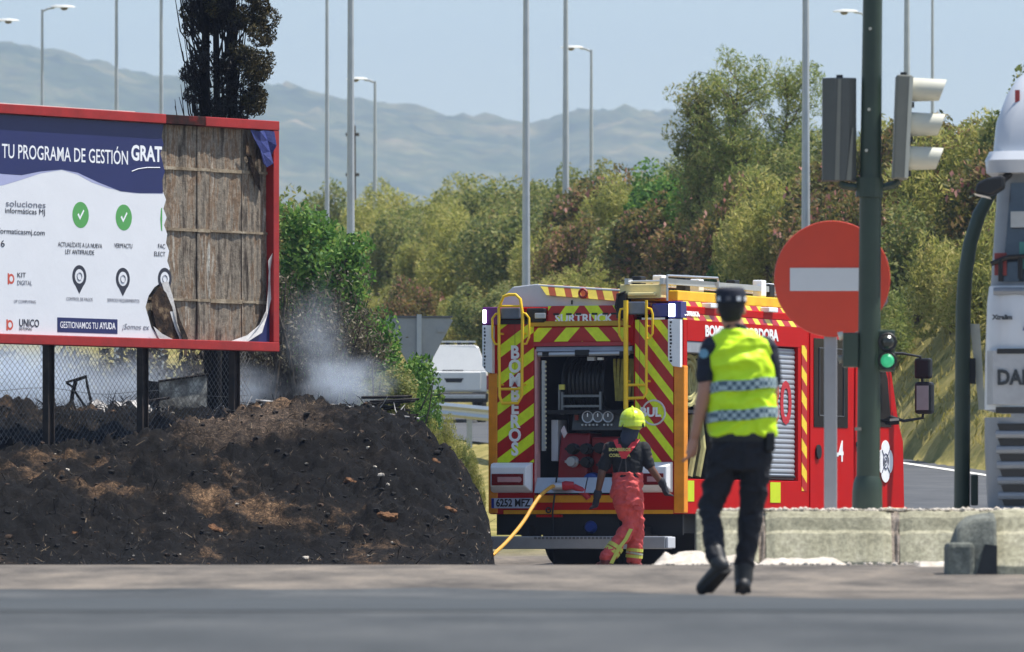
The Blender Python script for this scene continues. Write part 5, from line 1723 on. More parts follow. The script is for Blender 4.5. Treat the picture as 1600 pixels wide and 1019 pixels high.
    for a in (0.785, 2.356, 3.927, 5.498):
        part('crest_mark', ink, cr, lambda b: b.tube([(X + 0.020, cy + 0.1 * math.cos(a), cz + 0.1 * math.sin(a)), (X + 0.020, cy + 0.2 * math.cos(a), cz + 0.2 * math.sin(a))], 0.008, 4))
    part('crest_mark', ink, cr, lambda b: b.lathe([(0.02, 0.0), (0.02, 0.003)], (X + 0.019, cy, cz), 'x', 10))
    part('lower_stripe', mat('stripe_gold', S(226, 150, 12), 0.4), T, lambda b: b.box(X + 0.001, X + 0.006, 7.15, 7.96, 0.66, 0.76))
    part('front_bumper', RED, T, lambda b: b.box(-1.24, 1.24, 7.55, 8.12, 0.42, 0.78), bevel=0.06)
    part('step', DARK, T, lambda b: b.box(1.0, 1.23, 4.7, 5.85, 0.40, 0.55), bevel=0.02)
    # mirrors
    mx = 1.22
    part('mirror_arm', DARK, T, lambda b: (b.tube([(mx, 7.25, 2.72), (mx + 0.15, 7.45, 2.72), (mx + 0.34, 7.62, 2.68), (mx + 0.36, 7.66, 2.3)], 0.018, 8), b.tube([(mx, 7.4, 1.92), (mx + 0.16, 7.5, 1.86), (mx + 0.36, 7.66, 1.9), (mx + 0.37, 7.67, 2.2)], 0.020, 8), b.tube([(mx, 7.38, 1.85), (mx + 0.1, 7.46, 1.86)], 0.045, 8)))
    part('mirror', DARK, T, lambda b: b.box(mx + 0.26, mx + 0.48, 7.60, 7.72, 2.40, 2.66), bevel=0.03)
    mr = part('mirror', DARK, T, lambda b: b.box(mx + 0.26, mx + 0.50, 7.60, 7.74, 1.95, 2.36), bevel=0.04)
    part('mirror_glass', SILV, mr, lambda b: b.box(mx + 0.30, mx + 0.46, 7.592, 7.598, 2.0, 2.31))
    return T


engine()


def hose():
    M = Matrix.Translation((0.891, 107.468, 0.05)) @ Matrix.Rotation(math.radians(-22), 4, 'Z')
    a = M @ Vector((rx(872), -0.14, rz(760)))
    q = [a, at(861, 761, 107.25), at(845, 774, 107.0), at(832, 792, 106.8), at(820, 812, 106.6), at(803, 834, 106.3), at(780, 858, 105.9), at(748, 882, 105.3), at(700, 889, 104.6)]
    q[-1].z = 0.09
    pts = []
    for i in range(len(q) - 1):
        p0, p1, p2, p3 = q[max(i - 1, 0)], q[i], q[i + 1], q[min(i + 2, len(q) - 1)]
        for k in range(6):
            t = k / 6
            pts.append(0.5 * ((2 * p1) + (p2 - p0) * t + (2 * p0 - 5 * p1 + 4 * p2 - p3) * t * t + (3 * p1 - p0 - 3 * p2 + p3) * t ** 3))
    pts.append(q[-1])
    t = thing('fire_hose', 'yellow fire hose hanging from the engine to the ground', 'hose', pts[-1])
    part('hose', mat('hose_yellow', S(216, 160, 60), 0.6, var=0.2, scale=8, bump=0.3), t, lambda b: b.tube([p - pts[-1] for p in pts], 0.023, 10), smooth=True)
    d = (pts[0] - pts[1]).normalized()
    e = Vector((0.35, -0.02, 0.02)).normalized()
    o = a - pts[-1]
    part('coupling', SILV, t, lambda b: b.tube([o - e * 0.03, o + e * 0.10], 0.048, 12))
    part('nozzle', mat('nozzle_red', S(176, 20, 34), 0.4), t, lambda b: (b.tube([o + e * 0.10, o + e * 0.14, o + e * 0.24], [0.05, 0.06, 0.045], 12), b.tube([o + e * 0.24 + Vector((0, 0, -0.02)), o + e * 0.36 + Vector((0, -0.02, -0.08)), o + e * 0.42 + Vector((0, -0.02, -0.17))], [0.04, 0.05, 0.035], 10)), smooth=True)


hose()

# ------------------------------------------------------------------ traffic island, barrier blocks, signals, sign
CONC = ramp_mat('concrete', [(0.3, S(136, 132, 110)), (0.5, S(164, 159, 135)), (0.72, S(184, 178, 156))], scale=3.5, bump=0.35, bscale=50, fine=30, rough=0.9, dist=0.01)
MORT = ramp_mat('mortar', [(0.35, S(120, 108, 96)), (0.65, S(178, 164, 150))], scale=16, bump=0.8, bscale=40)
RUB = ramp_mat('white_rubble', [(0.3, S(176, 164, 148)), (0.6, S(218, 208, 194)), (0.75, S(236, 228, 216))], scale=9, bump=0.6, bscale=40)
IX = lambda px, Y: (px - 800) * Y / F


def barrier_blocks():
    prof = [(-0.15, 0.10), (-0.15, 0.175), (-0.02, 0.385), (0.015, 0.405), (0.06, 0.50), (0.11, 0.545), (0.30, 0.555), (0.30, 0.10)]
    def block(px0, px1, Y, label, dz=0.0, jr=True, k=1.0):
        x0, x1 = IX(px0, Y), IX(px1, Y)
        o = thing('barrier_block', label, 'barrier', (x0, Y, 0), 0)
        n = 14
        b = MB()
        rings = []
        for i in range(n + 1):
            x = (x1 - x0) * i / n
            e = 0.012 if i in (0, n) else 0.0
            rings.append([(x, y * k + random.uniform(-0.004, 0.004) + (e if y < 0.2 else -e), z + dz + random.uniform(-0.004, 0.004) - (e if z > 0.3 else 0)) for y, z in prof])
        b.loft(rings)
        b.build('block', CONC, o, bevel=0.006)
        if jr:
            pr = [(y + 0.02, z - 0.012) for y, z in prof]
            w = IX(px1 + 13, Y) - IX(px1, Y)
            m = MB()
            m.loft([[(x1 - x0 + w * i / 3 + 0.0, y + random.uniform(-0.018, 0.018), z + dz + random.uniform(-0.015, 0.015)) for y, z in pr] for i in range(4)])
            m.build('joint_mortar', MORT, o)
        return o
    block(1088, 1185, 66, 'left concrete barrier block behind the officer legs')
    block(1196, 1393, 66, 'middle concrete barrier block under the sign post')
    block(1405, 1690, 66, 'right concrete barrier block running towards the lorry', jr=False)
    # the nearer block at the right edge and its broken end
    Y = 59.3
    o = block(1548, 1830, Y, 'nearer concrete barrier block at the right edge of the photo', dz=-0.02, jr=False, k=1.3)
    e = thing('barrier_end', 'broken rounded barrier end with dark gap at the right', 'barrier', (IX(1478, Y), Y, 0))
    w = IX(1546, Y) - IX(1478, Y)
    grey = ramp_mat('dark_concrete', [(0.3, S(84, 88, 84)), (0.6, S(128, 130, 120)), (0.75, S(160, 158, 144))], scale=6, bump=0.5, bscale=30, fine=30)
    part('foot', grey, e, lambda b: b.loft([[(0.0, -0.22, z0), (w * 0.62, -0.22, z0), (w * 0.55, -0.2, z1), (0.015, -0.19, z1)][::1] + [(0.015, 0.3, z1), (0.0, 0.3, z0)][::1] for z0, z1 in ((0.06, 0.06),)] + [[(0.005, -0.20, 0.30), (w * 0.60, -0.20, 0.31), (w * 0.54, -0.17, 0.33), (0.02, -0.17, 0.32), (0.02, 0.3, 0.32), (0.005, 0.3, 0.30)]]) if False else b.box(0, w * 0.62, -0.22, 0.3, 0.06, 0.31), bevel=0.03)
    prf = ((-0.19, 0.10), (-0.18, 0.62), (-0.10, 0.92), (0.1, 1.0), (0.28, 0.95), (0.30, 0.10))
    part('rounded_top', grey, e, lambda b: b.loft([[(w * (0.14 + 1.0 * t), y + random.uniform(-0.01, 0.01), 0.03 + zz * h) for y, zz in prf] for t, h in ((0, 0.30), (0.12, 0.40), (0.35, 0.455), (0.7, 0.475), (1.0, 0.48))]), bevel=0.02, smooth=True)
    part('gap_shade_wedge', mat('gap_shade_dark', S(52, 54, 55), 0.9, var=0.4), e, lambda b: b.prism([(w * 0.64, 0.06), (w * 1.14, 0.06), (w * 1.14, 0.29), (w * 0.86, 0.30)], -0.20, 0.0))  # dark wedge standing for the shade in the gap beside the foot
    # raised island fill
    def iz(x, y): return 0.545 + 0.05 * fbm(x * 4, y * 3, 8, 4) + 0.02 * fbm(x * 17, y * 17, 9, 2)
    tag(grid('island', np.arange(IX(1112, 72), 6.2, 0.05), np.arange(66.24, 76.4, 0.12), iz, RUB), kind='structure')
    part('island_side', CONC, None, lambda b: b.box(IX(1112, 72) - 0.02, 6.2, 76.3, 76.5, -0.1, 0.53))
    tag(bpy.data.objects['island_side'], kind='structure')
    vs, fs, k = [], [], 0
    protos = [rock_mesh(90 + i) for i in range(6)]
    r = random.Random(8)
    for i in range(1700):
        if r.random() < 0.75: x, y, z = r.uniform(IX(1090, 66), IX(1640, 66)), 66.12 + abs(r.gauss(0, 0.35)), 0.552
        else: x, y = r.uniform(1.0, 5.0), r.uniform(63.0, 65.7); z = float(ground_z(x, y))
        s = 0.006 + 0.022 * r.random() ** 3
        v, f = protos[i % 6]
        vs.append(v * s * np.array([1, 1, r.uniform(0.8, 1.5)]) + np.array([x, y, z + s * 0.3]))
        fs.append(f + k)
        k += len(v)
    me = bpy.data.meshes.new('rubble')
    me.from_pydata(np.concatenate(vs).tolist(), [], np.concatenate(fs).tolist())
    me.materials.append(RUB)
    tag(link('rubble', me), 'white stone rubble along the top of the barrier', 'rubble', kind='stuff')
    # low pale heap in front of the barrier
    def heap(name, px0, px1, Y, h, lab, sd):
        x0, x1 = IX(px0, Y), IX(px1, Y)
        n = 40
        v, f = [], []
        for i in range(n + 1):
            for j in range(9):
                a, c = i / n, j / 8
                x, y = x0 + (x1 - x0) * a, Y - 0.35 + 0.7 * c
                q = min(1, a / 0.12, (1 - a) / 0.2) if 0 < a < 1 else 0
                hh = h * q * math.sin(math.pi * c) * (0.8 + 0.6 * float(fbm(np.array(x * 6), np.array(y * 4), sd)))
                v.append((x - x0, y - Y, float(ground_z(x, y)) - 0.012 + hh))
        for i in range(n):
            for j in range(8):
                f.append((i * 9 + j, (i + 1) * 9 + j, (i + 1) * 9 + j + 1, i * 9 + j + 1))
        o = link(name, np_mesh(name, v, f, RUB, smooth=True))
        o.location = (x0, Y, 0)
        tag(o, lab, 'sand heap')
    heap('sand_heap', 1018, 1190, 65.0, 0.115, 'low pale heap of sand beside the firefighter boots', 4)
    heap('sand_heap', 1180, 1330, 64.9, 0.075, 'thin pale sand ridge at the foot of the barrier', 6)
    heap('sand_heap', 1430, 1490, 62.5, 0.06, 'small pale rubble heap before the broken barrier end', 9)


barrier_blocks()


def signals():
    G = mat('signal_green', S(44, 60, 48), 0.45, var=0.2, scale=4)
    GB = mat('signal_grey', S(118, 118, 108), 0.5, var=0.08)
    VIS = mat('visor_cream', S(196, 194, 178), 0.5, var=0.06)
    Y = 68.6
    s = Y / F
    x0 = IX(1357, Y)
    T = thing('traffic_signal', 'dark green signal pole with two signal heads', 'traffic signal', (x0, Y, 0.54))
    q = lambda px, py, y=0.0: ((px - 1357) * s, y, EYE + (HOR - py) * s - 0.54)
    part('pole', G, T, lambda b: b.tube([q(1356, 790), q(1357, 700), q(1360, 300), q(1364, -40), q(1366, -420)], [0.092, 0.090, 0.083, 0.074, 0.06], 20), smooth=True)
    part('base', G, T, lambda b: b.tube([q(1355, 800), q(1355, 770), q(1356, 755), q(1356, 744)], [0.118, 0.116, 0.112, 0.092], 20), smooth=True)
    for px, py in ((1356, 46), (1354, 172), (1350, 236)):
        part('bolt', VIS, T, lambda b: b.lathe([(0.012, 0), (0.012, 0.03)], Vector(q(px + 3, py, -0.105)), 'y', 8))
    # left head seen from behind
    def back(b):
        z0, z1 = q(0, 283)[2], q(0, 122)[2]
        xs_ = [q(p, 0)[0] for p in (1285, 1304, 1317, 1326, 1338)]
        b.loft([[(xs_[0], 0.10, z), (xs_[0], -0.02, z), (xs_[1], -0.06, z), (xs_[2], -0.06, z), (xs_[3], -0.05, z), (xs_[4], -0.01, z), (xs_[4], 0.10, z)] for z in (z0, z1)])
    hd = part('signal_head', mat('signal_back', S(82, 84, 80), 0.5, var=0.1), T, back, bevel=0.006)
    part('back_rib', GB, hd, lambda b: b.add([q(1304, 282, -0.064), q(1311, 282, -0.064), q(1314, 124, -0.064), q(1309, 124, -0.064), q(1304, 282, -0.05), q(1311, 282, -0.05), q(1314, 124, -0.05), q(1309, 124, -0.05)], [(0, 1, 2, 3), (7, 6, 5, 4), (0, 4, 5, 1), (1, 5, 6, 2), (2, 6, 7, 3), (3, 7, 4, 0)]))
    part('back_rib', GB, hd, lambda b: b.add([q(1322, 282, -0.062), q(1330, 282, -0.05), q(1333, 200, -0.045), q(1331, 200, -0.05), q(1322, 282, -0.03), q(1330, 282, -0.03), q(1333, 200, -0.03), q(1331, 200, -0.03)], [(0, 1, 2, 3), (7, 6, 5, 4), (0, 4, 5, 1), (1, 5, 6, 2), (2, 6, 7, 3), (3, 7, 4, 0)]))
    part('cap', DARK, hd, lambda b: b.tube([q(1312, 123, 0.02), q(1312, 117, 0.02)], 0.026, 10))
    for i in range(3):
        part('visor', VIS, hd, lambda b: b.lathe([(0.1, 0.10), (0.105, 0.13), (0.095, 0.32)], Vector(q(1311, 148 + i * 54)), 'y', 20))
    # right head seen from its side, visors to the right
    def side(b):
        b.loft([[q(1394 + d, 280, y), q(1415 + d, 281, y)] + [q(1424 + d, 119, y), q(1400 + d, 118, y)] for y, d in ((-0.13, 2), (-0.11, 0), (0.13, 0))])
    h2 = part('signal_head', GB, T, side, bevel=0.012)
    part('back_rib', VIS, h2, lambda b: b.loft([[q(1412, 279, y), q(1418, 279, y), q(1426, 121, y), q(1420, 121, y)] for y in (-0.135, 0.13)]))
    part('cap', DARK, h2, lambda b: b.tube([q(1412, 120), q(1412, 113)], 0.026, 10))
    for i, (py, c) in enumerate(((140, 1421), (194, 1419), (247, 1416))):
        a, e = Vector(q(c, py)), Vector(q(c + 52, py + 1))
        def visor(b, a=a, e=e):
            n = 22
            rings = []
            for k, (t, r) in enumerate(((0, 0.088), (0.1, 0.092), (1.0, 0.082), (1.0, 0.074), (0.15, 0.078))):
                p = a.lerp(e, t)
                rings.append([(p.x + (0.03 * math.sin(j / n * 6.283) if t == 1.0 else 0), p.y + r * math.cos(j / n * 6.283), p.z + r * math.sin(j / n * 6.283)) for j in range(n)])
            b.loft(rings)
        v = part('visor', VIS, h2, visor, smooth=True)
        part('lens', mat(('lens_dark_red', 'lens_dark_amber', 'lens_dark_green')[i], (S(70, 12, 10), S(90, 60, 10), S(10, 60, 30))[i], 0.2), v, lambda b: b.lathe([(0.076, 0.0), (0.05, 0.02), (0.0, 0.03)], a + Vector((0.045, 0, 0)), 'x', 18))
        part('hinge', DARK, h2, lambda b: b.tube([q(c + 3, py + 20, -0.05), q(c + 3, py + 29, -0.05)], 0.02, 8))
    part('bracket', G, T, lambda b: (b.tube([q(1312, 284), q(1318, 290), q(1338, 293), q(1358, 296)], 0.03, 8), b.tube([q(1405, 282), q(1398, 288), q(1378, 293), q(1358, 296)], 0.03, 8)), smooth=True)
    part('bracket_collar', G, T, lambda b: b.tube([q(1358, 308), q(1359, 278)], 0.105, 16))
    # pedestrian heads lower down
    p1 = part('small_head', G, T, lambda b: b.box(q(1317, 0)[0], q(1341, 0)[0], -0.05, 0.09, q(0, 574)[2], q(0, 520)[2]), bevel=0.01)
    for py in (524, 560):
        part('visor', VIS if py == 524 else GB, p1, lambda b: b.tube([q(1318, py), q(1310, py + 2)], [0.03, 0.034], 10))
    p2 = part('small_head', G, T, lambda b: b.box(q(1371, 0)[0], q(1398, 0)[0], -0.05, 0.08, q(0, 581)[2], q(0, 516)[2]), bevel=0.012)
    for py, m in ((535, mat('lens_off', S(58, 62, 58), 0.25)), (564, lamp_mat('lens_green_lit', (0.03, 0.36, 0.16, 1), 0.45))):
        part('visor', DARK, p2, lambda b: b.ring(Vector(q(1386, py, -0.09)), 0.062, 0.012, 'y', 20, 5))
        part('lens', m, p2, lambda b: b.lathe([(0.052, -0.062), (0.035, -0.08), (0.0, -0.086)], Vector(q(1386, py)), 'y', 18))
    part('arm', G, T, lambda b: (b.tube([q(1338, 545), q(1374, 545)], 0.025, 8),))
    part('clip', GB, T, lambda b: b.box(q(1337, 0)[0] - 0.01, q(1345, 0)[0], -0.12, -0.08, q(0, 673)[2], q(0, 668)[2]))
    # no entry sign
    Y = 69.5
    s2 = Y / F
    N = thing('no_entry_sign', 'round red no entry sign with white bar on a grey post', 'sign', (IX(1298, Y), Y, 0.54))
    w = lambda px, py, y=0.0: ((px - 1298) * s2, y, EYE + (HOR - py) * s2 - 0.54)
    part('post', mat('sign_post', S(148, 150, 156), 0.45, 0.2, var=0.08), N, lambda b: b.box(-0.05, 0.05, 0.0, 0.06, -0.1, w(0, 400)[2]), bevel=0.008)
    c = Vector(w(1300, 436, -0.03))
    R = 0.447
    d = part('disc', mat('sign_red', S(208, 66, 40), 0.5, var=0.10, scale=2), N, lambda b: b.lathe([(R, 0.012), (R + 0.004, 0.0), (R, -0.012), (0.0, -0.0125)], c, 'y', 64), smooth=True)
    part('bar', mat('sign_white', S(206, 210, 214), 0.5, var=0.04), d, lambda b: b.box(w(1234, 0)[0], w(1366, 0)[0], -0.0485, -0.0430, w(0, 455)[2], w(0, 419)[2]), bevel=0.001)
    part('rear_plate', mat('sign_back', S(150, 153, 156)), N, lambda b: b.prism([(c.x + 0.025 + 0.445 * math.cos(math.radians(22.5 + 45 * i)), c.z - 0.01 + 0.445 * math.sin(math.radians(22.5 + 45 * i))) for i in range(8)], 0.065, 0.08))
    part('clamp', M_galv, N, lambda b: [b.box(-0.07, 0.07, -0.015, 0.065, z, z + 0.04) for z in (c.z - 0.25, c.z + 0.1)])
    # curved green pole and small cabinet by the lorry
    Y = 74
    s3 = Y / F
    C = thing('curved_signal_pole', 'dark green pole curving over beside the lorry', 'pole', (IX(1503, Y), Y, 0.5))
    k = lambda px, py, y=0.0: ((px - 1503) * s3, y, EYE + (HOR - py) * s3 - 0.5)
    part('pole', G, C, lambda b: b.tube([k(1503, 800), k(1504, 640), k(1505, 480), k(1508, 430), k(1516, 380), k(1530, 335), k(1552, 295), k(1590, 255), k(1660, 215)], [0.066, 0.064, 0.062, 0.06, 0.058, 0.055, 0.05, 0.045, 0.04], 16), smooth=True)
    part('small_head', G, C, lambda b: b.box(k(1517, 0)[0], k(1528, 0)[0], -0.05, 0.05, k(0, 790)[2], k(0, 742)[2]), bevel=0.01)
    part('side_plate', VIS, C, lambda b: b.prism([(k(1516, 0)[0], k(0, 506)[2]), (k(1531, 0)[0], k(0, 506)[2]), (k(1540, 0)[0], k(0, 640)[2]), (k(1530, 0)[0], k(0, 640)[2])], 0.04, 0.06))
    part('plate_clamp', DARK, C, lambda b: b.box(k(1512, 0)[0], k(1524, 0)[0], -0.03, 0.03, k(0, 600)[2], k(0, 560)[2]))


signals()


def lorry():
    Y = 70.0
    s = Y / F
    g = float(ground_z(4.9, Y))
    yaw = math.radians(-7)
    T = thing('articulated_lorry', 'white lorry cab cut off by the right edge of the photo', 'lorry', (IX(1535, Y) + 1.25 * math.cos(yaw), Y + 1.25 * math.sin(yaw), g), yaw)
    z = lambda py: EYE + (HOR - py) * s - g
    X = lambda px: (px - 1535) * s - 1.25
    wht = mat('lorry_white', S(198, 202, 208), 0.35, var=0.06, scale=2, coat=0.3)
    gry = mat('lorry_grey', S(128, 134, 142), 0.4, var=0.08)
    blk = mat('lorry_black', S(26, 28, 31), 0.5, var=0.2)
    def section(py, inset, y0, rad):
        w = 1.25 - inset
        pts = []
        for a in range(5):
            t = a / 4 * math.pi / 2
            pts.append((-w + rad - rad * math.cos(t), y0 + rad - rad * math.sin(t)))
        left = pts
        right = [(-x, y) for x, y in pts[::-1]]
        return [(x, y, z(py)) for x, y in left + right] + [(w, 2.2, z(py)), (-w, 2.2, z(py))]
    part('lower_front', gry, T, lambda b: b.loft([section(p, i, y, r) for p, i, y, r in ((822, 0.05, 0.10, 0.2), (790, 0.02, 0.03, 0.25), (700, 0.0, 0.0, 0.25), (652, 0.0, 0.0, 0.25))]), smooth=True)
    part('cab_front', wht, T, lambda b: b.loft([section(p, i, y, r) for p, i, y, r in ((640, 0.0, 0.0, 0.22), (560, 0.005, 0.01, 0.22), (470, 0.02, 0.03, 0.22), (446, 0.035, 0.06, 0.22))]), smooth=True)
    part('windscreen_band', gry, T, lambda b: b.loft([section(p, i, y, r) for p, i, y, r in ((446, 0.045, 0.09, 0.2), (360, 0.07, 0.14, 0.2), (262, 0.10, 0.2, 0.2))]), smooth=True)
    part('roof_deflector', wht, T, lambda b: b.loft([section(p, i, y, r) for p, i, y, r in ((262, 0.06, 0.08, 0.14), (236, 0.07, 0.08, 0.14), (190, 0.09, 0.12, 0.14), (145, 0.165, 0.22, 0.15), (118, 0.24, 0.33, 0.16), (95, 0.36, 0.5, 0.18), (80, 0.50, 0.7, 0.2), (70, 0.68, 0.95, 0.2))]), smooth=True)
    part('sun_visor', wht, T, lambda b: b.loft([section(p, i, y, r) for p, i, y, r in ((270, 0.02, -0.03, 0.2), (250, 0.01, -0.05, 0.2), (236, 0.04, 0.0, 0.2))]), smooth=True)
    part('visor_gap', blk, T, lambda b: b.box(X(1560), X(1700), 0.17, 0.3, z(240), z(230)))
    part('windscreen', mat('lorry_glass', S(58, 66, 74), 0.06, var=0.5, scale=3, spec=0.8), T, lambda b: b.add([(-1.10, 0.085, z(440)), (1.10, 0.085, z(440)), (1.04, 0.17, z(285)), (-1.04, 0.17, z(285))], [(0, 1, 2, 3)]))
    # what lies behind the glass: folders and a red cloth on the dash, as seen
    part('dash_items', mat('dash_red', S(130, 52, 50), 0.6, var=0.4, scale=8), T, lambda b: b.box(X(1553), X(1572), 0.06, 0.075, z(430), z(395)))
    part('dash_items', mat('dash_teal', S(60, 120, 116), 0.6), T, lambda b: b.box(X(1592), X(1625), 0.06, 0.075, z(420), z(378)))
    part('dash_items', mat('dash_pale', S(170, 174, 176), 0.6), T, lambda b: b.box(X(1578), X(1640), 0.09, 0.105, z(355), z(330)))
    wp = mat('wiper_black', S(18, 18, 20), 0.5)
    part('wiper', wp, T, lambda b: (b.tube([(X(1548), 0.05, z(412)), (X(1575), 0.03, z(402)), (X(1660), 0.04, z(398))], 0.02, 6), b.tube([(X(1563), 0.03, z(405)), (X(1563), 0.02, z(440))], 0.02, 6), b.tube([(X(1594), 0.03, z(402)), (X(1594), 0.02, z(436))], 0.02, 6)))
    part('grab_rail', gry, T, lambda b: b.tube([(X(1552), 0.06, z(455)), (X(1700), 0.0, z(455))], 0.03, 8))
    part('grille_band', mat('grille_grey', S(158, 162, 168), 0.4), T, lambda b: b.loft([[(X(1541), 0.08, z(a)), (X(1552), -0.012, z(a)), (1.15, -0.012, z(a)), (1.15, 0.1, z(a)), (X(1541), 0.1, z(a))] for a in (632, 548)]))
    part('grille_slot', blk, T, lambda b: b.box(X(1558), 1.1, -0.02, -0.012, z(553), z(545)))
    part('grille_slot', blk, T, lambda b: b.box(X(1556), 1.1, -0.02, -0.0122, z(646), z(636)))
    text('DAF', 0.16, mat('badge', S(52, 56, 62), 0.3, 0.4), T, (X(1558), -0.022, z(591)), align='LEFT', bold=0.006, sx=0.85)
    text('Xtralim', 0.05, mat('badge', S(52, 56, 62)), T, (X(1551), 0.0, z(496)), align='LEFT', bold=0.003)
    text('A', 0.16, mat('badge_blue', S(40, 60, 120), 0.4), T, (X(1599), 0.0, z(506)), align='LEFT', bold=0.004)
    text('10', 0.26, mat('roof_red', S(170, 60, 60), 0.4), T, (X(1574), 0.20, z(160)), align='LEFT', bold=0.006)
    for i, py in enumerate((668, 692, 716, 740, 764, 786)):
        part('grille_slot', blk, T, lambda b: b.loft([[(X(1562 + 1.5 * i), -0.012, z(py + 5)), (1.1, -0.012, z(py + 5)), (1.1, -0.012, z(py - 6)), (X(1558 + 1.5 * i), -0.012, z(py - 6))], [(X(1562 + 1.5 * i), 0.03, z(py + 5)), (1.1, 0.03, z(py + 5)), (1.1, 0.03, z(py - 6)), (X(1558 + 1.5 * i), 0.03, z(py - 6))]]))
        part('grille_bar', gry, T, lambda b: b.tube([(X(1556 + i), -0.005, z(py + 11)), (1.1, -0.02, z(py + 11))], 0.032, 8), smooth=True)
    part('bumper', wht, T, lambda b: b.loft([section(p, i, y, r) for p, i, y, r in ((870, 0.06, 0.08, 0.25), (830, 0.0, -0.06, 0.25), (800, 0.0, -0.05, 0.25))]), smooth=True)
    m = part('mirror', blk, T, lambda b: b.loft([[(X(p), y, z(q)) for p, q in ((1526, 303), (1530, 288), (1546, 280), (1572, 276), (1572, 296), (1552, 308))] for y in (-0.25, -0.05)]), bevel=0.02)
    part('mirror_glass', WHT, m, lambda b: b.add([(X(1525), -0.26, z(304)), (X(1550), -0.26, z(310)), (X(1550), -0.05, z(312)), (X(1525), -0.05, z(306))], [(0, 1, 2, 3)]))
    part('mirror_arm', blk, m, lambda b: b.tube([(X(1560), -0.15, z(290)), (X(1575), 0.1, z(272))], 0.03, 8))
    part('trailer', mat('trailer_white', S(200, 202, 204), 0.5), T, lambda b: b.box(-1.2, 1.25, 2.6, 14, 1.1, 3.7))
    part('chassis', blk, T, lambda b: b.box(-1.0, 1.0, 0.3, 13.5, 0.5, 1.0))
    for y in (1.1, 4.6, 10.5, 11.8):
        for x in (-1, 1):
            part('wheel', TYRE, T, lambda b: b.lathe([(0.3, -0.15), (0.45, -0.16), (0.5, -0.1), (0.5, 0.1), (0.45, 0.16), (0.3, 0.15)], (x * 1.03, y, 0.5 if y > 2 else 0.5), 'x', 24), smooth=True)


lorry()

# ------------------------------------------------------------------ people
def ball(b, c, r, sx=1, sy=1, sz=1, n=14, k=9):
    c = Vector(c)
    vs, fs = [], []
    rings = []
    for i in range(k):
        t = math.pi * (i + 0.5) / k
        rings.append([(c.x + r * sx * math.sin(t) * math.cos(6.28319 * j / n), c.y + r * sy * math.sin(t) * math.sin(6.28319 * j / n), c.z - r * sz * math.cos(t)) for j in range(n)])
    b.loft(rings)


def limb(b, pts, rad, n=14):
    pts = [Vector(p) for p in pts]
    fine, fr = [], []
    for i in range(len(pts) - 1):
        for k in range(4):
            t = k / 4
            fine.append(pts[i].lerp(pts[i + 1], t))
            fr.append(rad[i] + (rad[i + 1] - rad[i]) * (t * t * (3 - 2 * t)))
    fine.append(pts[-1])
    fr.append(rad[-1])
    b.tube(fine, fr, n)
    for p, r in zip(pts, rad): ball(b, p, r * 0.99)


def torso(b, secs, n=22):
    b.loft([[(cx + rx_ * math.copysign(abs(math.cos(a)) ** 0.85, math.cos(a)), cy + ry_ * math.copysign(abs(math.sin(a)) ** 0.85, math.sin(a)), z) for a in [2 * math.pi * j / n for j in range(n)]] for cx, cy, z, rx_, ry_ in secs])


def hand(b, w, d, side, size=1.0, curl=0.6):
    """palm, four bent fingers of different length and a thumb leaving the side of the palm"""
    w, d = Vector(w), Vector(d).normalized()
    fwd = Vector((0, 1, 0))
    a = (fwd - d * fwd.dot(d)).normalized()
    n = d.cross(a).normalized() * side
    limb(b, [w, w + d * 0.045 * size, w + d * 0.085 * size], [0.026 * size, 0.034 * size, 0.034 * size], 12)
    for i, (o, l) in enumerate(((0.030, 0.070), (0.010, 0.080), (-0.011, 0.074), (-0.030, 0.058))):
        k = w + d * 0.085 * size + a * o * size
        m = k + (d * math.cos(curl * 0.5) - n * math.sin(curl * 0.5)) * l * 0.5 * size
        e = m + (d * math.cos(curl * 1.3) - n * math.sin(curl * 1.3)) * l * 0.5 * size
        limb(b, [k - d * 0.02, m, e], [0.0105 * size, 0.0098 * size, 0.0085 * size], 8)
    t0 = w + d * 0.03 * size + a * 0.028 * size
    limb(b, [t0, t0 + (d * 0.6 + a * 0.55 - n * 0.3) * 0.04 * size, t0 + (d * 1.2 + a * 0.6 - n * 0.5) * 0.055 * size], [0.014 * size, 0.012 * size, 0.0095 * size], 8)


def fused(name, b, voxel, mats, parent, smooth=8, assign=None, fold=0.0, fscale=9.0, seed=0):
    """melts overlapping shapes into one continuous surface"""
    o = b.build(name + '_source', mats[0])
    m = o.modifiers.new('fuse', 'REMESH')
    m.mode = 'VOXEL'
    m.voxel_size = voxel
    sm = o.modifiers.new('relax', 'SMOOTH')
    sm.iterations = smooth
    sm.factor = 0.5
    bpy.context.view_layer.update()
    me = bpy.data.meshes.new_from_object(o.evaluated_get(bpy.context.evaluated_depsgraph_get()))
    bpy.data.objects.remove(o)
    n = len(me.vertices)
    co = np.empty(n * 3, np.float32)
    me.vertices.foreach_get('co', co)
    co = co.reshape(-1, 3)
    if fold:
        no = np.empty(n * 3, np.float32)
        me.vertices.foreach_get('normal', no)
        no = no.reshape(-1, 3)
        u = co[:, 0] * fscale + co[:, 2] * fscale * 0.45 + co[:, 1] * 3
        v = co[:, 2] * fscale * 1.5 - co[:, 0] * fscale * 0.5 + co[:, 1] * 4
        d = fold * (1 - 2.2 * np.abs(fbm(u, v, seed + 3, 3)))
        co = co + no * (d - fold * 0.6)[:, None]
        me.vertices.foreach_set('co', co.astype(np.float32).ravel())
    me.materials.clear()
    for q in mats: me.materials.append(q)
    if assign:
        idx = [assign(p.center) for p in me.polygons]
        me.polygons.foreach_set('material_index', idx)
    me.polygons.foreach_set('use_smooth', [True] * len(me.polygons))
    me.update()
    return link(name, me, parent)


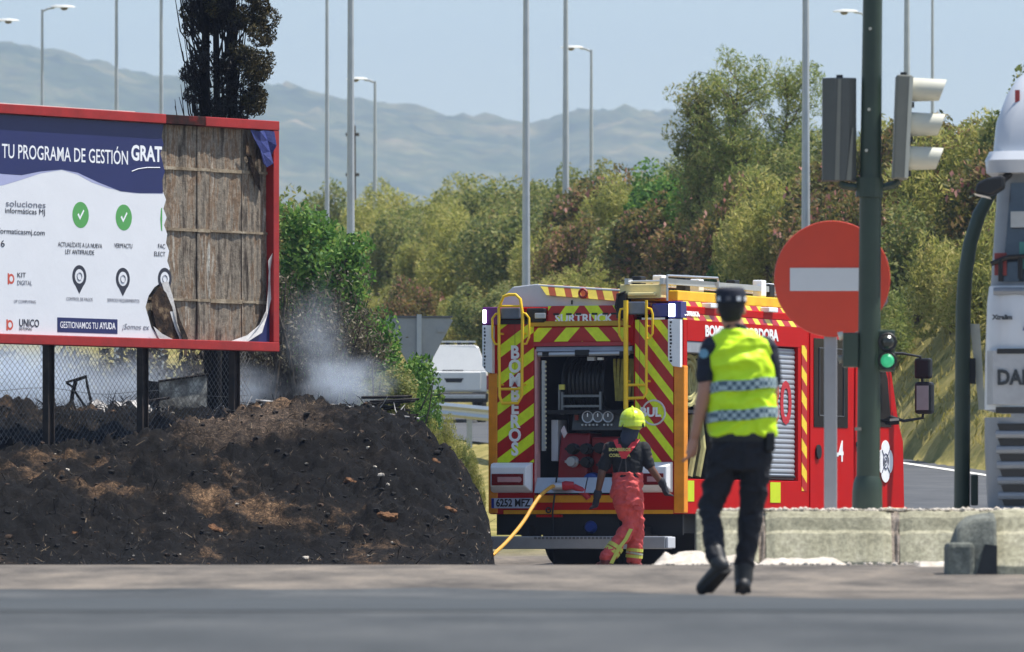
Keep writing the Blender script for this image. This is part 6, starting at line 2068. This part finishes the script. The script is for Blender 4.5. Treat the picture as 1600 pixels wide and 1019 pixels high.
SKIN = mat('skin', S(186, 132, 106), 0.5, var=0.08, scale=8)
SKIN2 = mat('skin_brown', S(104, 68, 50), 0.5, var=0.1, scale=8)
HAIR = mat('hair_dark', S(30, 25, 22), 0.7, var=0.3, scale=40, bump=0.4)


def head_shapes(b, c, r, look, hs=1.0):
    """skull, jaw, nose, ears; look is the unit direction faced"""
    c, f = Vector(c), Vector(look).normalized()
    sd_ = f.cross(Vector((0, 0, 1))).normalized()
    ball(b, c + Vector((0, 0, 0.02)), r, 0.95, 1.08, 1.12)
    ball(b, c + f * r * 0.35 - Vector((0, 0, r * 0.65)), r * 0.66, 0.95, 0.95, 0.9)
    limb(b, [c + f * r * 0.98 + Vector((0, 0, r * 0.1)), c + f * r * 1.2 - Vector((0, 0, r * 0.25))], [r * 0.12, r * 0.17], 8)
    for k in (-1, 1):
        ball(b, c + sd_ * k * r * 0.97 - Vector((0, 0, r * 0.1)), r * 0.26, 0.5, 0.8, 1.2)
        ball(b, c + f * r * 0.92 + sd_ * k * r * 0.36 + Vector((0, 0, r * 0.08)), r * 0.16)
    ball(b, c + f * r * 0.98 - Vector((0, 0, r * 0.62)), r * 0.18, 1.4, 1.0, 0.6)


def officer():
    Y = 52.0
    s = Y / F
    T = thing('person', 'person in yellow reflective vest and dark cap walking away', 'person', (IX(1150, Y), Y, 0.0))
    P = lambda px, py, y=0.0: Vector(((px - 1150) * s, y, EYE + (HOR - py) * s))
    navy = mat('uniform_navy', S(27, 31, 46), 0.8, var=0.25, scale=8, bump=0.3)
    blackt = mat('trouser_black', S(25, 27, 34), 0.85, var=0.3, scale=7, bump=0.3)
    b = MB()
    hc = P(1142, 484)
    limb(b, [P(1155, 540), P(1149, 520), P(1144, 500)], [0.075, 0.062, 0.06])
    head_shapes(b, hc, 0.083, (-0.25, 0.97, -0.05))
    torso(b, [(P(1158, 0).x, 0, P(0, 690).z, 0.15, 0.10), (P(1158, 0).x, 0, P(0, 620).z, 0.15, 0.10), (P(1156, 0).x, 0, P(0, 560).z, 0.175, 0.105), (P(1155, 0).x, 0, P(0, 530).z, 0.15, 0.08), (P(1153, 0).x, 0, P(0, 518).z, 0.06, 0.05)])
    limb(b, [P(1112, 541), P(1101, 612, -0.03), P(1086, 680, -0.01)], [0.056, 0.044, 0.030])
    hand(b, P(1085, 684, -0.005), (-0.18, 0.05, -1), 1, 1.0, 0.7)
    limb(b, [P(1198, 541), P(1206, 612, 0.06), P(1196, 640, 0.27)], [0.056, 0.044, 0.03])
    hand(b, P(1195, 641, 0.28), (-0.2, 1, 0.15), -1, 1.0, 0.7)
    for pts in ((P(1134, 690), P(1112, 790, 0.03), P(1118, 872, -0.15)), (P(1178, 690), P(1174, 795, 0.06), P(1162, 890, 0.08))):
        limb(b, pts, [0.075, 0.05, 0.035])
    fused('body', b, 0.0065, [SKIN], T, 3)
    # short hair below the cap
    b = MB()
    ball(b, hc + Vector((0.0, -0.012, 0.022)), 0.087, 0.95, 1.0, 1.05)
    ball(b, hc + Vector((0.0, -0.035, -0.03)), 0.062, 1.1, 0.8, 0.8)
    fused('hair', b, 0.007, [HAIR], T, 3)
    # cap with checked band
    b = MB()
    zc = P(0, 474).z
    torso(b, [(hc.x, 0, zc - 0.004, 0.090, 0.102), (hc.x, 0, zc + 0.04, 0.091, 0.103), (hc.x - 0.002, 0, zc + 0.075, 0.088, 0.098), (hc.x - 0.003, 0.0, zc + 0.092, 0.07, 0.08)])
    limb(b, [hc + Vector((-0.045, 0.09, 0.03)), hc + Vector((-0.03, 0.155, 0.012)), hc + Vector((0.015, 0.15, 0.012))], [0.014, 0.012, 0.012])
    cap = fused('cap', b, 0.006, [navy], T, 3)
    wb = mat('band_pale', S(206, 208, 212), 0.4)
    for a in (-100, -62, -30, -140):
        t = math.radians(a)
        part('cap_band_square', wb if a != -100 else mat('band_grey', S(96, 92, 96), 0.5), cap, lambda q: q.loft([[(hc.x + 0.0925 * math.cos(t + d), 0.1055 * math.sin(t + d), zc + h), (hc.x + 0.096 * math.cos(t + d), 0.109 * math.sin(t + d), zc + h), (hc.x + 0.096 * math.cos(t + d), 0.109 * math.sin(t + d), zc + h + 0.026), (hc.x + 0.0925 * math.cos(t + d), 0.1055 * math.sin(t + d), zc + h + 0.026)] for d, h in ((-0.15, 0.012), (0.15, 0.012))]))
    # dark shirt: collar and left sleeve
    b = MB()
    torso(b, [(P(1158, 0).x, 0, P(0, 700).z, 0.158, 0.115), (P(1158, 0).x, 0, P(0, 640).z, 0.16, 0.105), (P(1156, 0).x, 0, P(0, 560).z, 0.175, 0.10), (P(1155, 0).x, 0, P(0, 532).z, 0.15, 0.075), (P(1150, 0).x, 0, P(0, 516).z, 0.07, 0.055), (P(1149, 0).x, 0, P(0, 506).z, 0.068, 0.066)])
    limb(b, [P(1114, 543), P(1107, 566, -0.01), P(1103, 588, -0.02)], [0.072, 0.066, 0.062])
    limb(b, [P(1196, 543), P(1203, 570, 0.02), P(1206, 592, 0.04)], [0.07, 0.064, 0.06])
    sh = fused('shirt', b, 0.008, [navy], T, 4, fold=0.006, seed=2)
    part('shoulder_patch', mat('patch_blue', S(112, 160, 184), 0.5), sh, lambda q: q.lathe([(0.028, 0), (0.026, -0.006)], P(1099, 553, -0.082), 'y', 14))
    # reflective vest
    b = MB()
    cx = [(1160, 682, 0.205, 0.135), (1160, 660, 0.203, 0.138), (1160, 625, 0.192, 0.136), (1159, 590, 0.188, 0.138), (1157, 560, 0.192, 0.136), (1156, 540, 0.184, 0.12), (1154, 526, 0.150, 0.098), (1151, 515, 0.085, 0.07)]
    torso(b, [(P(a, 0).x, 0, P(0, q).z, w, d) for a, q, w, d in cx], 30)
    vm = mat('vest_yellow', S(214, 252, 20), 0.55, var=0.05, scale=5, bump=0.2, bscale=14)
    vest = fused('vest', b, 0.008, [vm], T, 3, fold=0.020, fscale=5.5, seed=5)
    m, nt, p = new_mat('checked_tape')
    tc = nt.nodes.new('ShaderNodeTexCoord')
    ck = nt.nodes.new('ShaderNodeTexChecker')
    ck.inputs['Scale'].default_value = 38
    ck.inputs['Color1'].default_value = S(70, 96, 110)
    ck.inputs['Color2'].default_value = S(172, 190, 192)
    nt.links.new(tc.outputs['Object'], ck.inputs['Vector'])
    nt.links.new(ck.outputs['Color'], p.inputs['Base Color'])
    p.inputs['Roughness'].default_value = 0.4
    for py, w, d in ((602, 0.190, 0.139), (648, 0.200, 0.141)):
        def band(q):
            n = 40
            rings = []
            for dz, g in ((-0.030, 0.0), (-0.030, 0.012), (0.030, 0.012), (0.030, 0.0)):
                rings.append([(P(1160, 0).x + (w + g) * math.copysign(abs(math.cos(a)) ** 0.85, math.cos(a)), (d + g) * math.copysign(abs(math.sin(a)) ** 0.85, math.sin(a)), P(0, py).z + dz + 0.018 * math.cos(a) + 0.004 * math.sin(5 * a)) for a in [2 * math.pi * j / n for j in range(n)]])
            q.loft(rings)
        part('reflective_band', m, vest, band, smooth=True)
    # trousers, belt, boots
    b = MB()
    torso(b, [(P(1158, 0).x, 0, P(0, 735).z, 0.135, 0.11), (P(1158, 0).x, 0, P(0, 705).z, 0.172, 0.13), (P(1158, 0).x, 0, P(0, 676).z, 0.168, 0.122)])
    limb(b, [P(1133, 715), P(1122, 750, 0.02), P(1110, 792, 0.03), P(1113, 832, -0.06), P(1117, 872, -0.15)], [0.100, 0.088, 0.072, 0.062, 0.054])
    limb(b, [P(1182, 715), P(1179, 755, 0.02), P(1175, 797, 0.05), P(1168, 845, 0.06), P(1162, 893, 0.07)], [0.094, 0.086, 0.072, 0.064, 0.056])
    fused('trousers', b, 0.009, [blackt], T, 4, fold=0.018, fscale=7, seed=8)
    part('belt', mat('belt', S(14, 14, 15), 0.5), T, lambda q: torso(q, [(P(1158, 0).x, 0, P(0, 690).z, 0.180, 0.134), (P(1158, 0).x, 0, P(0, 677).z, 0.180, 0.134)]))
    part('radio_pouch', mat('pouch', S(20, 20, 22), 0.6), T, lambda q: q.box(P(1196, 0).x, P(1210, 0).x, -0.12, -0.02, P(0, 706).z, P(0, 676).z), bevel=0.01)
    boot = mat('boot_black', S(32, 32, 33), 0.5, var=0.3, scale=10)
    b = MB()
    limb(b, [P(1118, 862, -0.13), P(1122, 880, -0.17)], [0.054, 0.052])
    limb(b, [P(1127, 884, -0.19), P(1111, 902, -0.13), P(1098, 918, -0.07), P(1096, 922, 0.0)], [0.046, 0.043, 0.042, 0.030])
    bo = fused('boot', b, 0.007, [boot], T, 3)
    part('sole', mat('sole', S(24, 24, 24), 0.8), bo, lambda q: q.loft([[P(1127 + a * c, 884 + a2 * c, 0) + Vector((0.035 * e, y, 0)) for e, a, a2, c, y in ((-1, 6, 5, 1, -0.22), (1, 6, 5, 1, -0.22))] + [P(1102, 922, -0.09) + Vector((0.035, -0.02, 0)), P(1102, 922, -0.09) + Vector((-0.045, -0.02, 0))], [P(1132, 892, -0.235) + Vector((-0.03, 0, -0.01)), P(1132, 892, -0.235) + Vector((0.03, 0, -0.01)), P(1104, 927, -0.1) + Vector((0.032, -0.02, 0)), P(1104, 927, -0.1) + Vector((-0.042, -0.02, 0))]]))
    b = MB()
    limb(b, [P(1163, 880, 0.07), P(1162, 905, 0.06)], [0.058, 0.056])
    limb(b, [P(1161, 915, 0.03), P(1162, 917, 0.12), P(1163, 919, 0.25)], [0.049, 0.045, 0.040])
    bo = fused('boot', b, 0.007, [boot], T, 3)
    part('sole', mat('sole', S(24, 24, 24)), bo, lambda q: q.loft([[(P(1161, 0).x + x * 0.045, y, zz) for x, y in ((-1, -0.01), (1, -0.01), (1.05, 0.15), (0.7, 0.29), (-0.7, 0.29), (-1, 0.15))] for zz in (0.008, 0.034)]))


officer()


def firefighter():
    Y = 104.6
    s = Y / F
    T = thing('person', 'person in lime helmet and red braced trousers beside the fire engine', 'person', (IX(975, Y), Y, 0.05))
    P = lambda px, py, y=0.0: Vector(((px - 975) * s, y, EYE + (HOR - py) * s - 0.05))
    b = MB()
    hc = P(987, 663, 0.02)
    limb(b, [P(980, 700), P(983, 685, 0.01), P(985, 672, 0.02)], [0.08, 0.066, 0.06])
    head_shapes(b, hc, 0.088, (0.55, 0.83, -0.15))
    torso(b, [(P(980, 0).x, 0, P(0, 760).z, 0.15, 0.11), (P(980, 0).x, 0, P(0, 720).z, 0.16, 0.11), (P(979, 0).x, 0, P(0, 697).z, 0.17, 0.10), (P(980, 0).x, 0, P(0, 685).z, 0.09, 0.07)])
    LA = [P(950, 699), P(940, 741, -0.04), P(933, 776, 0.03)]
    RA = [P(1008, 699), P(1018, 733, -0.03), P(1036, 758, 0.02)]
    limb(b, LA, [0.058, 0.046, 0.034])
    limb(b, RA, [0.058, 0.046, 0.034])
    LH, RH = (LA[2] - LA[1]).normalized(), (RA[2] - RA[1]).normalized()
    hand(b, LA[2], LH, 1, 0.98, 0.8)
    hand(b, RA[2], RH + Vector((0, 0, -0.5)), -1, 0.98, 0.8)
    limb(b, [P(970, 765), P(984, 820, 0.08), P(950, 868, 0.0)], [0.075, 0.05, 0.035])
    limb(b, [P(990, 765), P(995, 820, 0.16), P(991, 866, 0.22)], [0.075, 0.05, 0.035])
    fused('body', b, 0.0075, [SKIN2], T, 3)
    glove = mat('glove_dark', S(38, 40, 48), 0.8, var=0.3)
    for A, d, sgn in ((LA[2], LH, 1), (RA[2], RH + Vector((0, 0, -0.5)), -1)):
        b = MB()
        d = d.normalized()
        limb(b, [A - d * 0.05, A], [0.05, 0.046])
        hand(b, A, d, sgn, 1.16, 0.8)
        fused('glove', b, 0.007, [glove], T, 2)
    # T-shirt
    tee = mat('tee_black', S(20, 21, 24), 0.85, var=0.3, scale=8)
    b = MB()
    torso(b, [(P(980, 0).x, 0, P(0, 765).z, 0.155, 0.125), (P(981, 0).x, 0, P(0, 735).z, 0.172, 0.128), (P(980, 0).x, 0, P(0, 708).z, 0.195, 0.128), (P(979, 0).x, 0, P(0, 694).z, 0.185, 0.105), (P(981, 0).x, 0.01, P(0, 683).z, 0.10, 0.085)])
    limb(b, [P(953, 700), P(947, 718, -0.01), P(943, 731, -0.025)], [0.078, 0.072, 0.064])
    limb(b, [P(1006, 700), P(1011, 717, -0.01), P(1015, 727, -0.02)], [0.078, 0.072, 0.064])
    te = fused('t_shirt', b, 0.009, [tee], T, 4, fold=0.007, seed=4)
    ye = mat('tee_print', S(206, 196, 110), 0.6)
    text('BOMBEROS', 0.05, ye, T, (P(968, 0).x, -0.142, P(0, 703).z), bold=0.002)
    text('CORDOBA', 0.05, ye, T, (P(968, 0).x, -0.143, P(0, 712).z), bold=0.002)
    # neck flap and helmet
    b = MB()
    limb(b, [P(986, 668, 0.02), P(983, 681, -0.01), P(979, 690, -0.03)], [0.105, 0.10, 0.088])
    fused('neck_flap', b, 0.009, [mat('flap_navy', S(46, 52, 68), 0.8, var=0.2)], T, 4, fold=0.007)
    hm = mat('helmet_lime', S(206, 226, 40), 0.3, var=0.05, coat=0.4)
    b = MB()
    h0 = P(988, 656, 0.02)
    ball(b, h0, 0.150, 1.0, 1.1, 0.98, 18, 12)
    cut = MB()
    torso(b, [(h0.x - 0.005, h0.y, h0.z - 0.085, 0.158, 0.17), (h0.x, h0.y, h0.z - 0.02, 0.154, 0.165)])
    he = fused('helmet', b, 0.008, [hm], T, 4)
    part('helmet_ridge', hm, he, lambda q: q.tube([h0 + Vector((0.02, -0.155, 0.03)), h0 + Vector((0.005, -0.10, 0.115)), h0 + Vector((0, 0.0, 0.152)), h0 + Vector((0, 0.1, 0.12))], 0.014, 6), smooth=True)
    dk = mat('helmet_trim', S(40, 46, 40), 0.6)
    for dx, dy in ((-0.105, -0.125), (0.115, -0.115)):
        part('helmet_vent', dk, he, lambda q: q.prism([(h0.x + dx - 0.028, h0.z - 0.09), (h0.x + dx + 0.028, h0.z - 0.09), (h0.x + dx + 0.012, h0.z - 0.03)], h0.y + dy - 0.012, h0.y + dy + 0.02))
    # red braced trousers
    rd = mat('bunker_red', S(214, 84, 80), 0.75, var=0.12, scale=9, bump=0.3)
    b = MB()
    torso(b, [(P(981, 0).x, 0, P(0, 790).z, 0.15, 0.125), (P(980, 0).x, 0, P(0, 765).z, 0.185, 0.15), (P(980, 0).x, 0, P(0, 738).z, 0.18, 0.145)])
    limb(b, [P(969, 772), P(979, 800, 0.05), P(984, 821, 0.07), P(967, 848, 0.03), P(949, 871, -0.02)], [0.118, 0.108, 0.092, 0.086, 0.088])
    limb(b, [P(989, 772), P(993, 800, 0.09), P(995, 824, 0.15), P(993, 848, 0.19), P(991, 872, 0.21)], [0.116, 0.106, 0.094, 0.088, 0.09])
    tr = fused('trousers', b, 0.009, [rd], T, 4, fold=0.026, fscale=7, seed=6)
    part('trouser_pocket', rd, tr, lambda q: q.loft([[P(990 + a, 789 + c, y), P(1003 + a, 795 + c, y), P(1002 + a, 800 + c, y), P(989 + a, 795 + c, y)] for a, c, y in ((0, 0, -0.03), (0.5, 0, -0.065))]), bevel=0.004)
    br = mat('brace_red', S(214, 44, 52), 0.6, var=0.08)
    part('braces', br, T, lambda q: (q.loft([[P(958, 688, -0.05) + Vector((0, 0.0, 0)), P(965, 686, -0.05), P(965, 686, -0.03), P(958, 688, -0.03)], [P(963, 700, -0.135), P(972, 700, -0.135), P(972, 700, -0.12), P(963, 700, -0.12)], [P(970, 713, -0.148), P(979, 713, -0.148), P(979, 713, -0.13), P(970, 713, -0.13)]]), q.loft([[P(992, 685, -0.05), P(1000, 687, -0.05), P(1000, 687, -0.03), P(992, 685, -0.03)], [P(981, 699, -0.135), P(991, 700, -0.135), P(991, 700, -0.12), P(981, 699, -0.12)], [P(971, 713, -0.15), P(979, 714, -0.15), P(979, 714, -0.132), P(971, 713, -0.132)]]), q.prism([(P(966, 0).x, P(0, 706).z), (P(984, 0).x, P(0, 706).z), (P(978, 0).x, P(0, 717).z), (P(971, 0).x, P(0, 717).z)], -0.154, -0.146)))
    part('brace_strap', mat('strap_grey', S(60, 56, 58), 0.6), T, lambda q: (q.tube([P(972, 716, -0.148), P(966, 738, -0.148)], 0.007, 6), q.tube([P(977, 716, -0.148), P(978, 738, -0.148)], 0.007, 6)))
    rb = mat('trouser_tape', S(206, 206, 84), 0.45, var=0.1)
    sv2 = mat('trouser_tape_silver', S(188, 190, 170), 0.4)
    for (c0, c1), r in (((P(963, 853, 0.02), P(959.5, 858, 0.01)), 0.100), ((P(958, 860, 0.01), P(954.5, 864.5, 0.0)), 0.100)):
        part('reflective_band', rb, tr, lambda q: q.tube([c0, c1], [r, r], 18))
    for (c0, c1), r, m in (((P(992.5, 857, 0.2), P(992, 862, 0.2)), 0.100, rb), ((P(992, 863, 0.205), P(991.5, 866, 0.205)), 0.101, sv2), ((P(991.5, 867, 0.21), P(991, 872, 0.21)), 0.101, rb)):
        part('reflective_band', m, tr, lambda q: q.tube([c0, c1], [r, r], 18))
    part('reflective_strip', rb, tr, lambda q: q.loft([[P(x - 3, y_, d), P(x + 3, y_ + 1, d), P(x + 3, y_ + 1, d + 0.02), P(x - 3, y_, d + 0.02)] for x, y_, d in ((986, 826, -0.035), (978, 842, -0.06), (967, 856, -0.09), (955, 880, -0.11))]))
    boot = mat('fire_boot', S(120, 50, 44), 0.6, var=0.3)
    for c, t in ((P(947, 876, -0.02), P(936, 884, 0.08)), (P(991, 876, 0.21), P(999, 884, 0.33))):
        b = MB()
        limb(b, [c, c + Vector((0, 0, -0.03))], [0.07, 0.062])
        limb(b, [c + Vector((0, -0.02, -0.04)), c.lerp(t, 0.5) + Vector((0, 0, -0.02)), t], [0.052, 0.05, 0.045])
        fused('boot', b, 0.009, [boot], T, 3)


firefighter()

# ------------------------------------------------------------------ smoke and air
def smoke(label, c, rad, dens, thr, nscale, seed):
    import bmesh
    b = bmesh.new()
    bmesh.ops.create_icosphere(b, subdivisions=3, radius=1.0)
    me = bpy.data.meshes.new('smoke')
    b.to_mesh(me)
    b.free()
    o = link('smoke', me)
    o.location = c
    o.scale = rad
    m = bpy.data.materials.new('smoke_' + str(seed))
    m.use_nodes = True
    nt = m.node_tree
    nt.nodes.clear()
    out = nt.nodes.new('ShaderNodeOutputMaterial')
    pv = nt.nodes.new('ShaderNodeVolumePrincipled')
    pv.inputs['Color'].default_value = (0.84, 0.91, 1.0, 1)
    pv.inputs['Anisotropy'].default_value = 0.3
    tc = nt.nodes.new('ShaderNodeTexCoord')
    ln = nt.nodes.new('ShaderNodeVectorMath')
    ln.operation = 'LENGTH'
    nt.links.new(tc.outputs['Object'], ln.inputs[0])
    fall = math_node(nt, 'MAXIMUM', math_node(nt, 'SUBTRACT', 1.0, ln.outputs['Value']), 0.0)
    mp = nt.nodes.new('ShaderNodeMapping')
    mp.inputs['Location'].default_value = (seed * 3.1, seed, 0)
    nt.links.new(tc.outputs['Object'], mp.inputs['Vector'])
    n = nt.nodes.new('ShaderNodeTexNoise')
    n.inputs['Scale'].default_value = nscale
    n.inputs['Detail'].default_value = 3
    n.inputs['Roughness'].default_value = 0.5
    n.inputs['Distortion'].default_value = 0.6
    nt.links.new(mp.outputs[0], n.inputs['Vector'])
    q = math_node(nt, 'MAXIMUM', math_node(nt, 'SUBTRACT', math_node(nt, 'ADD', n.outputs['Fac'], math_node(nt, 'MULTIPLY', fall, 0.45)), thr), 0.0)
    d = math_node(nt, 'MULTIPLY', math_node(nt, 'MULTIPLY', q, fall), dens)
    nt.links.new(d, pv.inputs['Density'])
    nt.links.new(pv.outputs[0], out.inputs['Volume'])
    me.materials.append(m)
    tag(o, label, 'smoke', kind='stuff')


smoke('white smoke puff rising from the charred heap on the mound', at(538, 600, 103.0), (0.74, 0.5, 0.50), 8, 0.52, 2.2, 1)
smoke('thin smoke drifting up before the scorched thicket', at(495, 530, 103.6), (0.5, 0.5, 0.8), 2.6, 0.5, 2.6, 2)
smoke('bright smoke behind the fence at the left edge', at(10, 600, 106.0), (1.5, 0.9, 0.7), 7, 0.34, 2.2, 3)
smoke('smoke hanging under the billboard between the posts', at(200, 610, 106.2), (1.2, 0.8, 0.6), 3.0, 0.42, 2.6, 4)
smoke('low smoke over the ash behind the fence', at(185, 662, 102.2), (0.6, 0.4, 0.2), 14, 0.45, 2.4, 5)
smoke('smoke wisp by the right billboard post', at(375, 610, 105.0), (0.7, 0.5, 0.4), 4, 0.46, 2.6, 6)

hz = MB()
hz.box(-1700, 1700, -80, 7700, -3, 440)
hzm = bpy.data.materials.new('haze')
hzm.use_nodes = True
nt = hzm.node_tree
nt.nodes.clear()
out = nt.nodes.new('ShaderNodeOutputMaterial')
pv = nt.nodes.new('ShaderNodeVolumePrincipled')
pv.inputs['Color'].default_value = (0.385, 0.485, 0.70, 1)
pv.inputs['Density'].default_value = 0.00017
pv.inputs['Anisotropy'].default_value = 0.0
nt.links.new(pv.outputs[0], out.inputs['Volume'])
tag(hz.build('haze', hzm), kind='stuff')
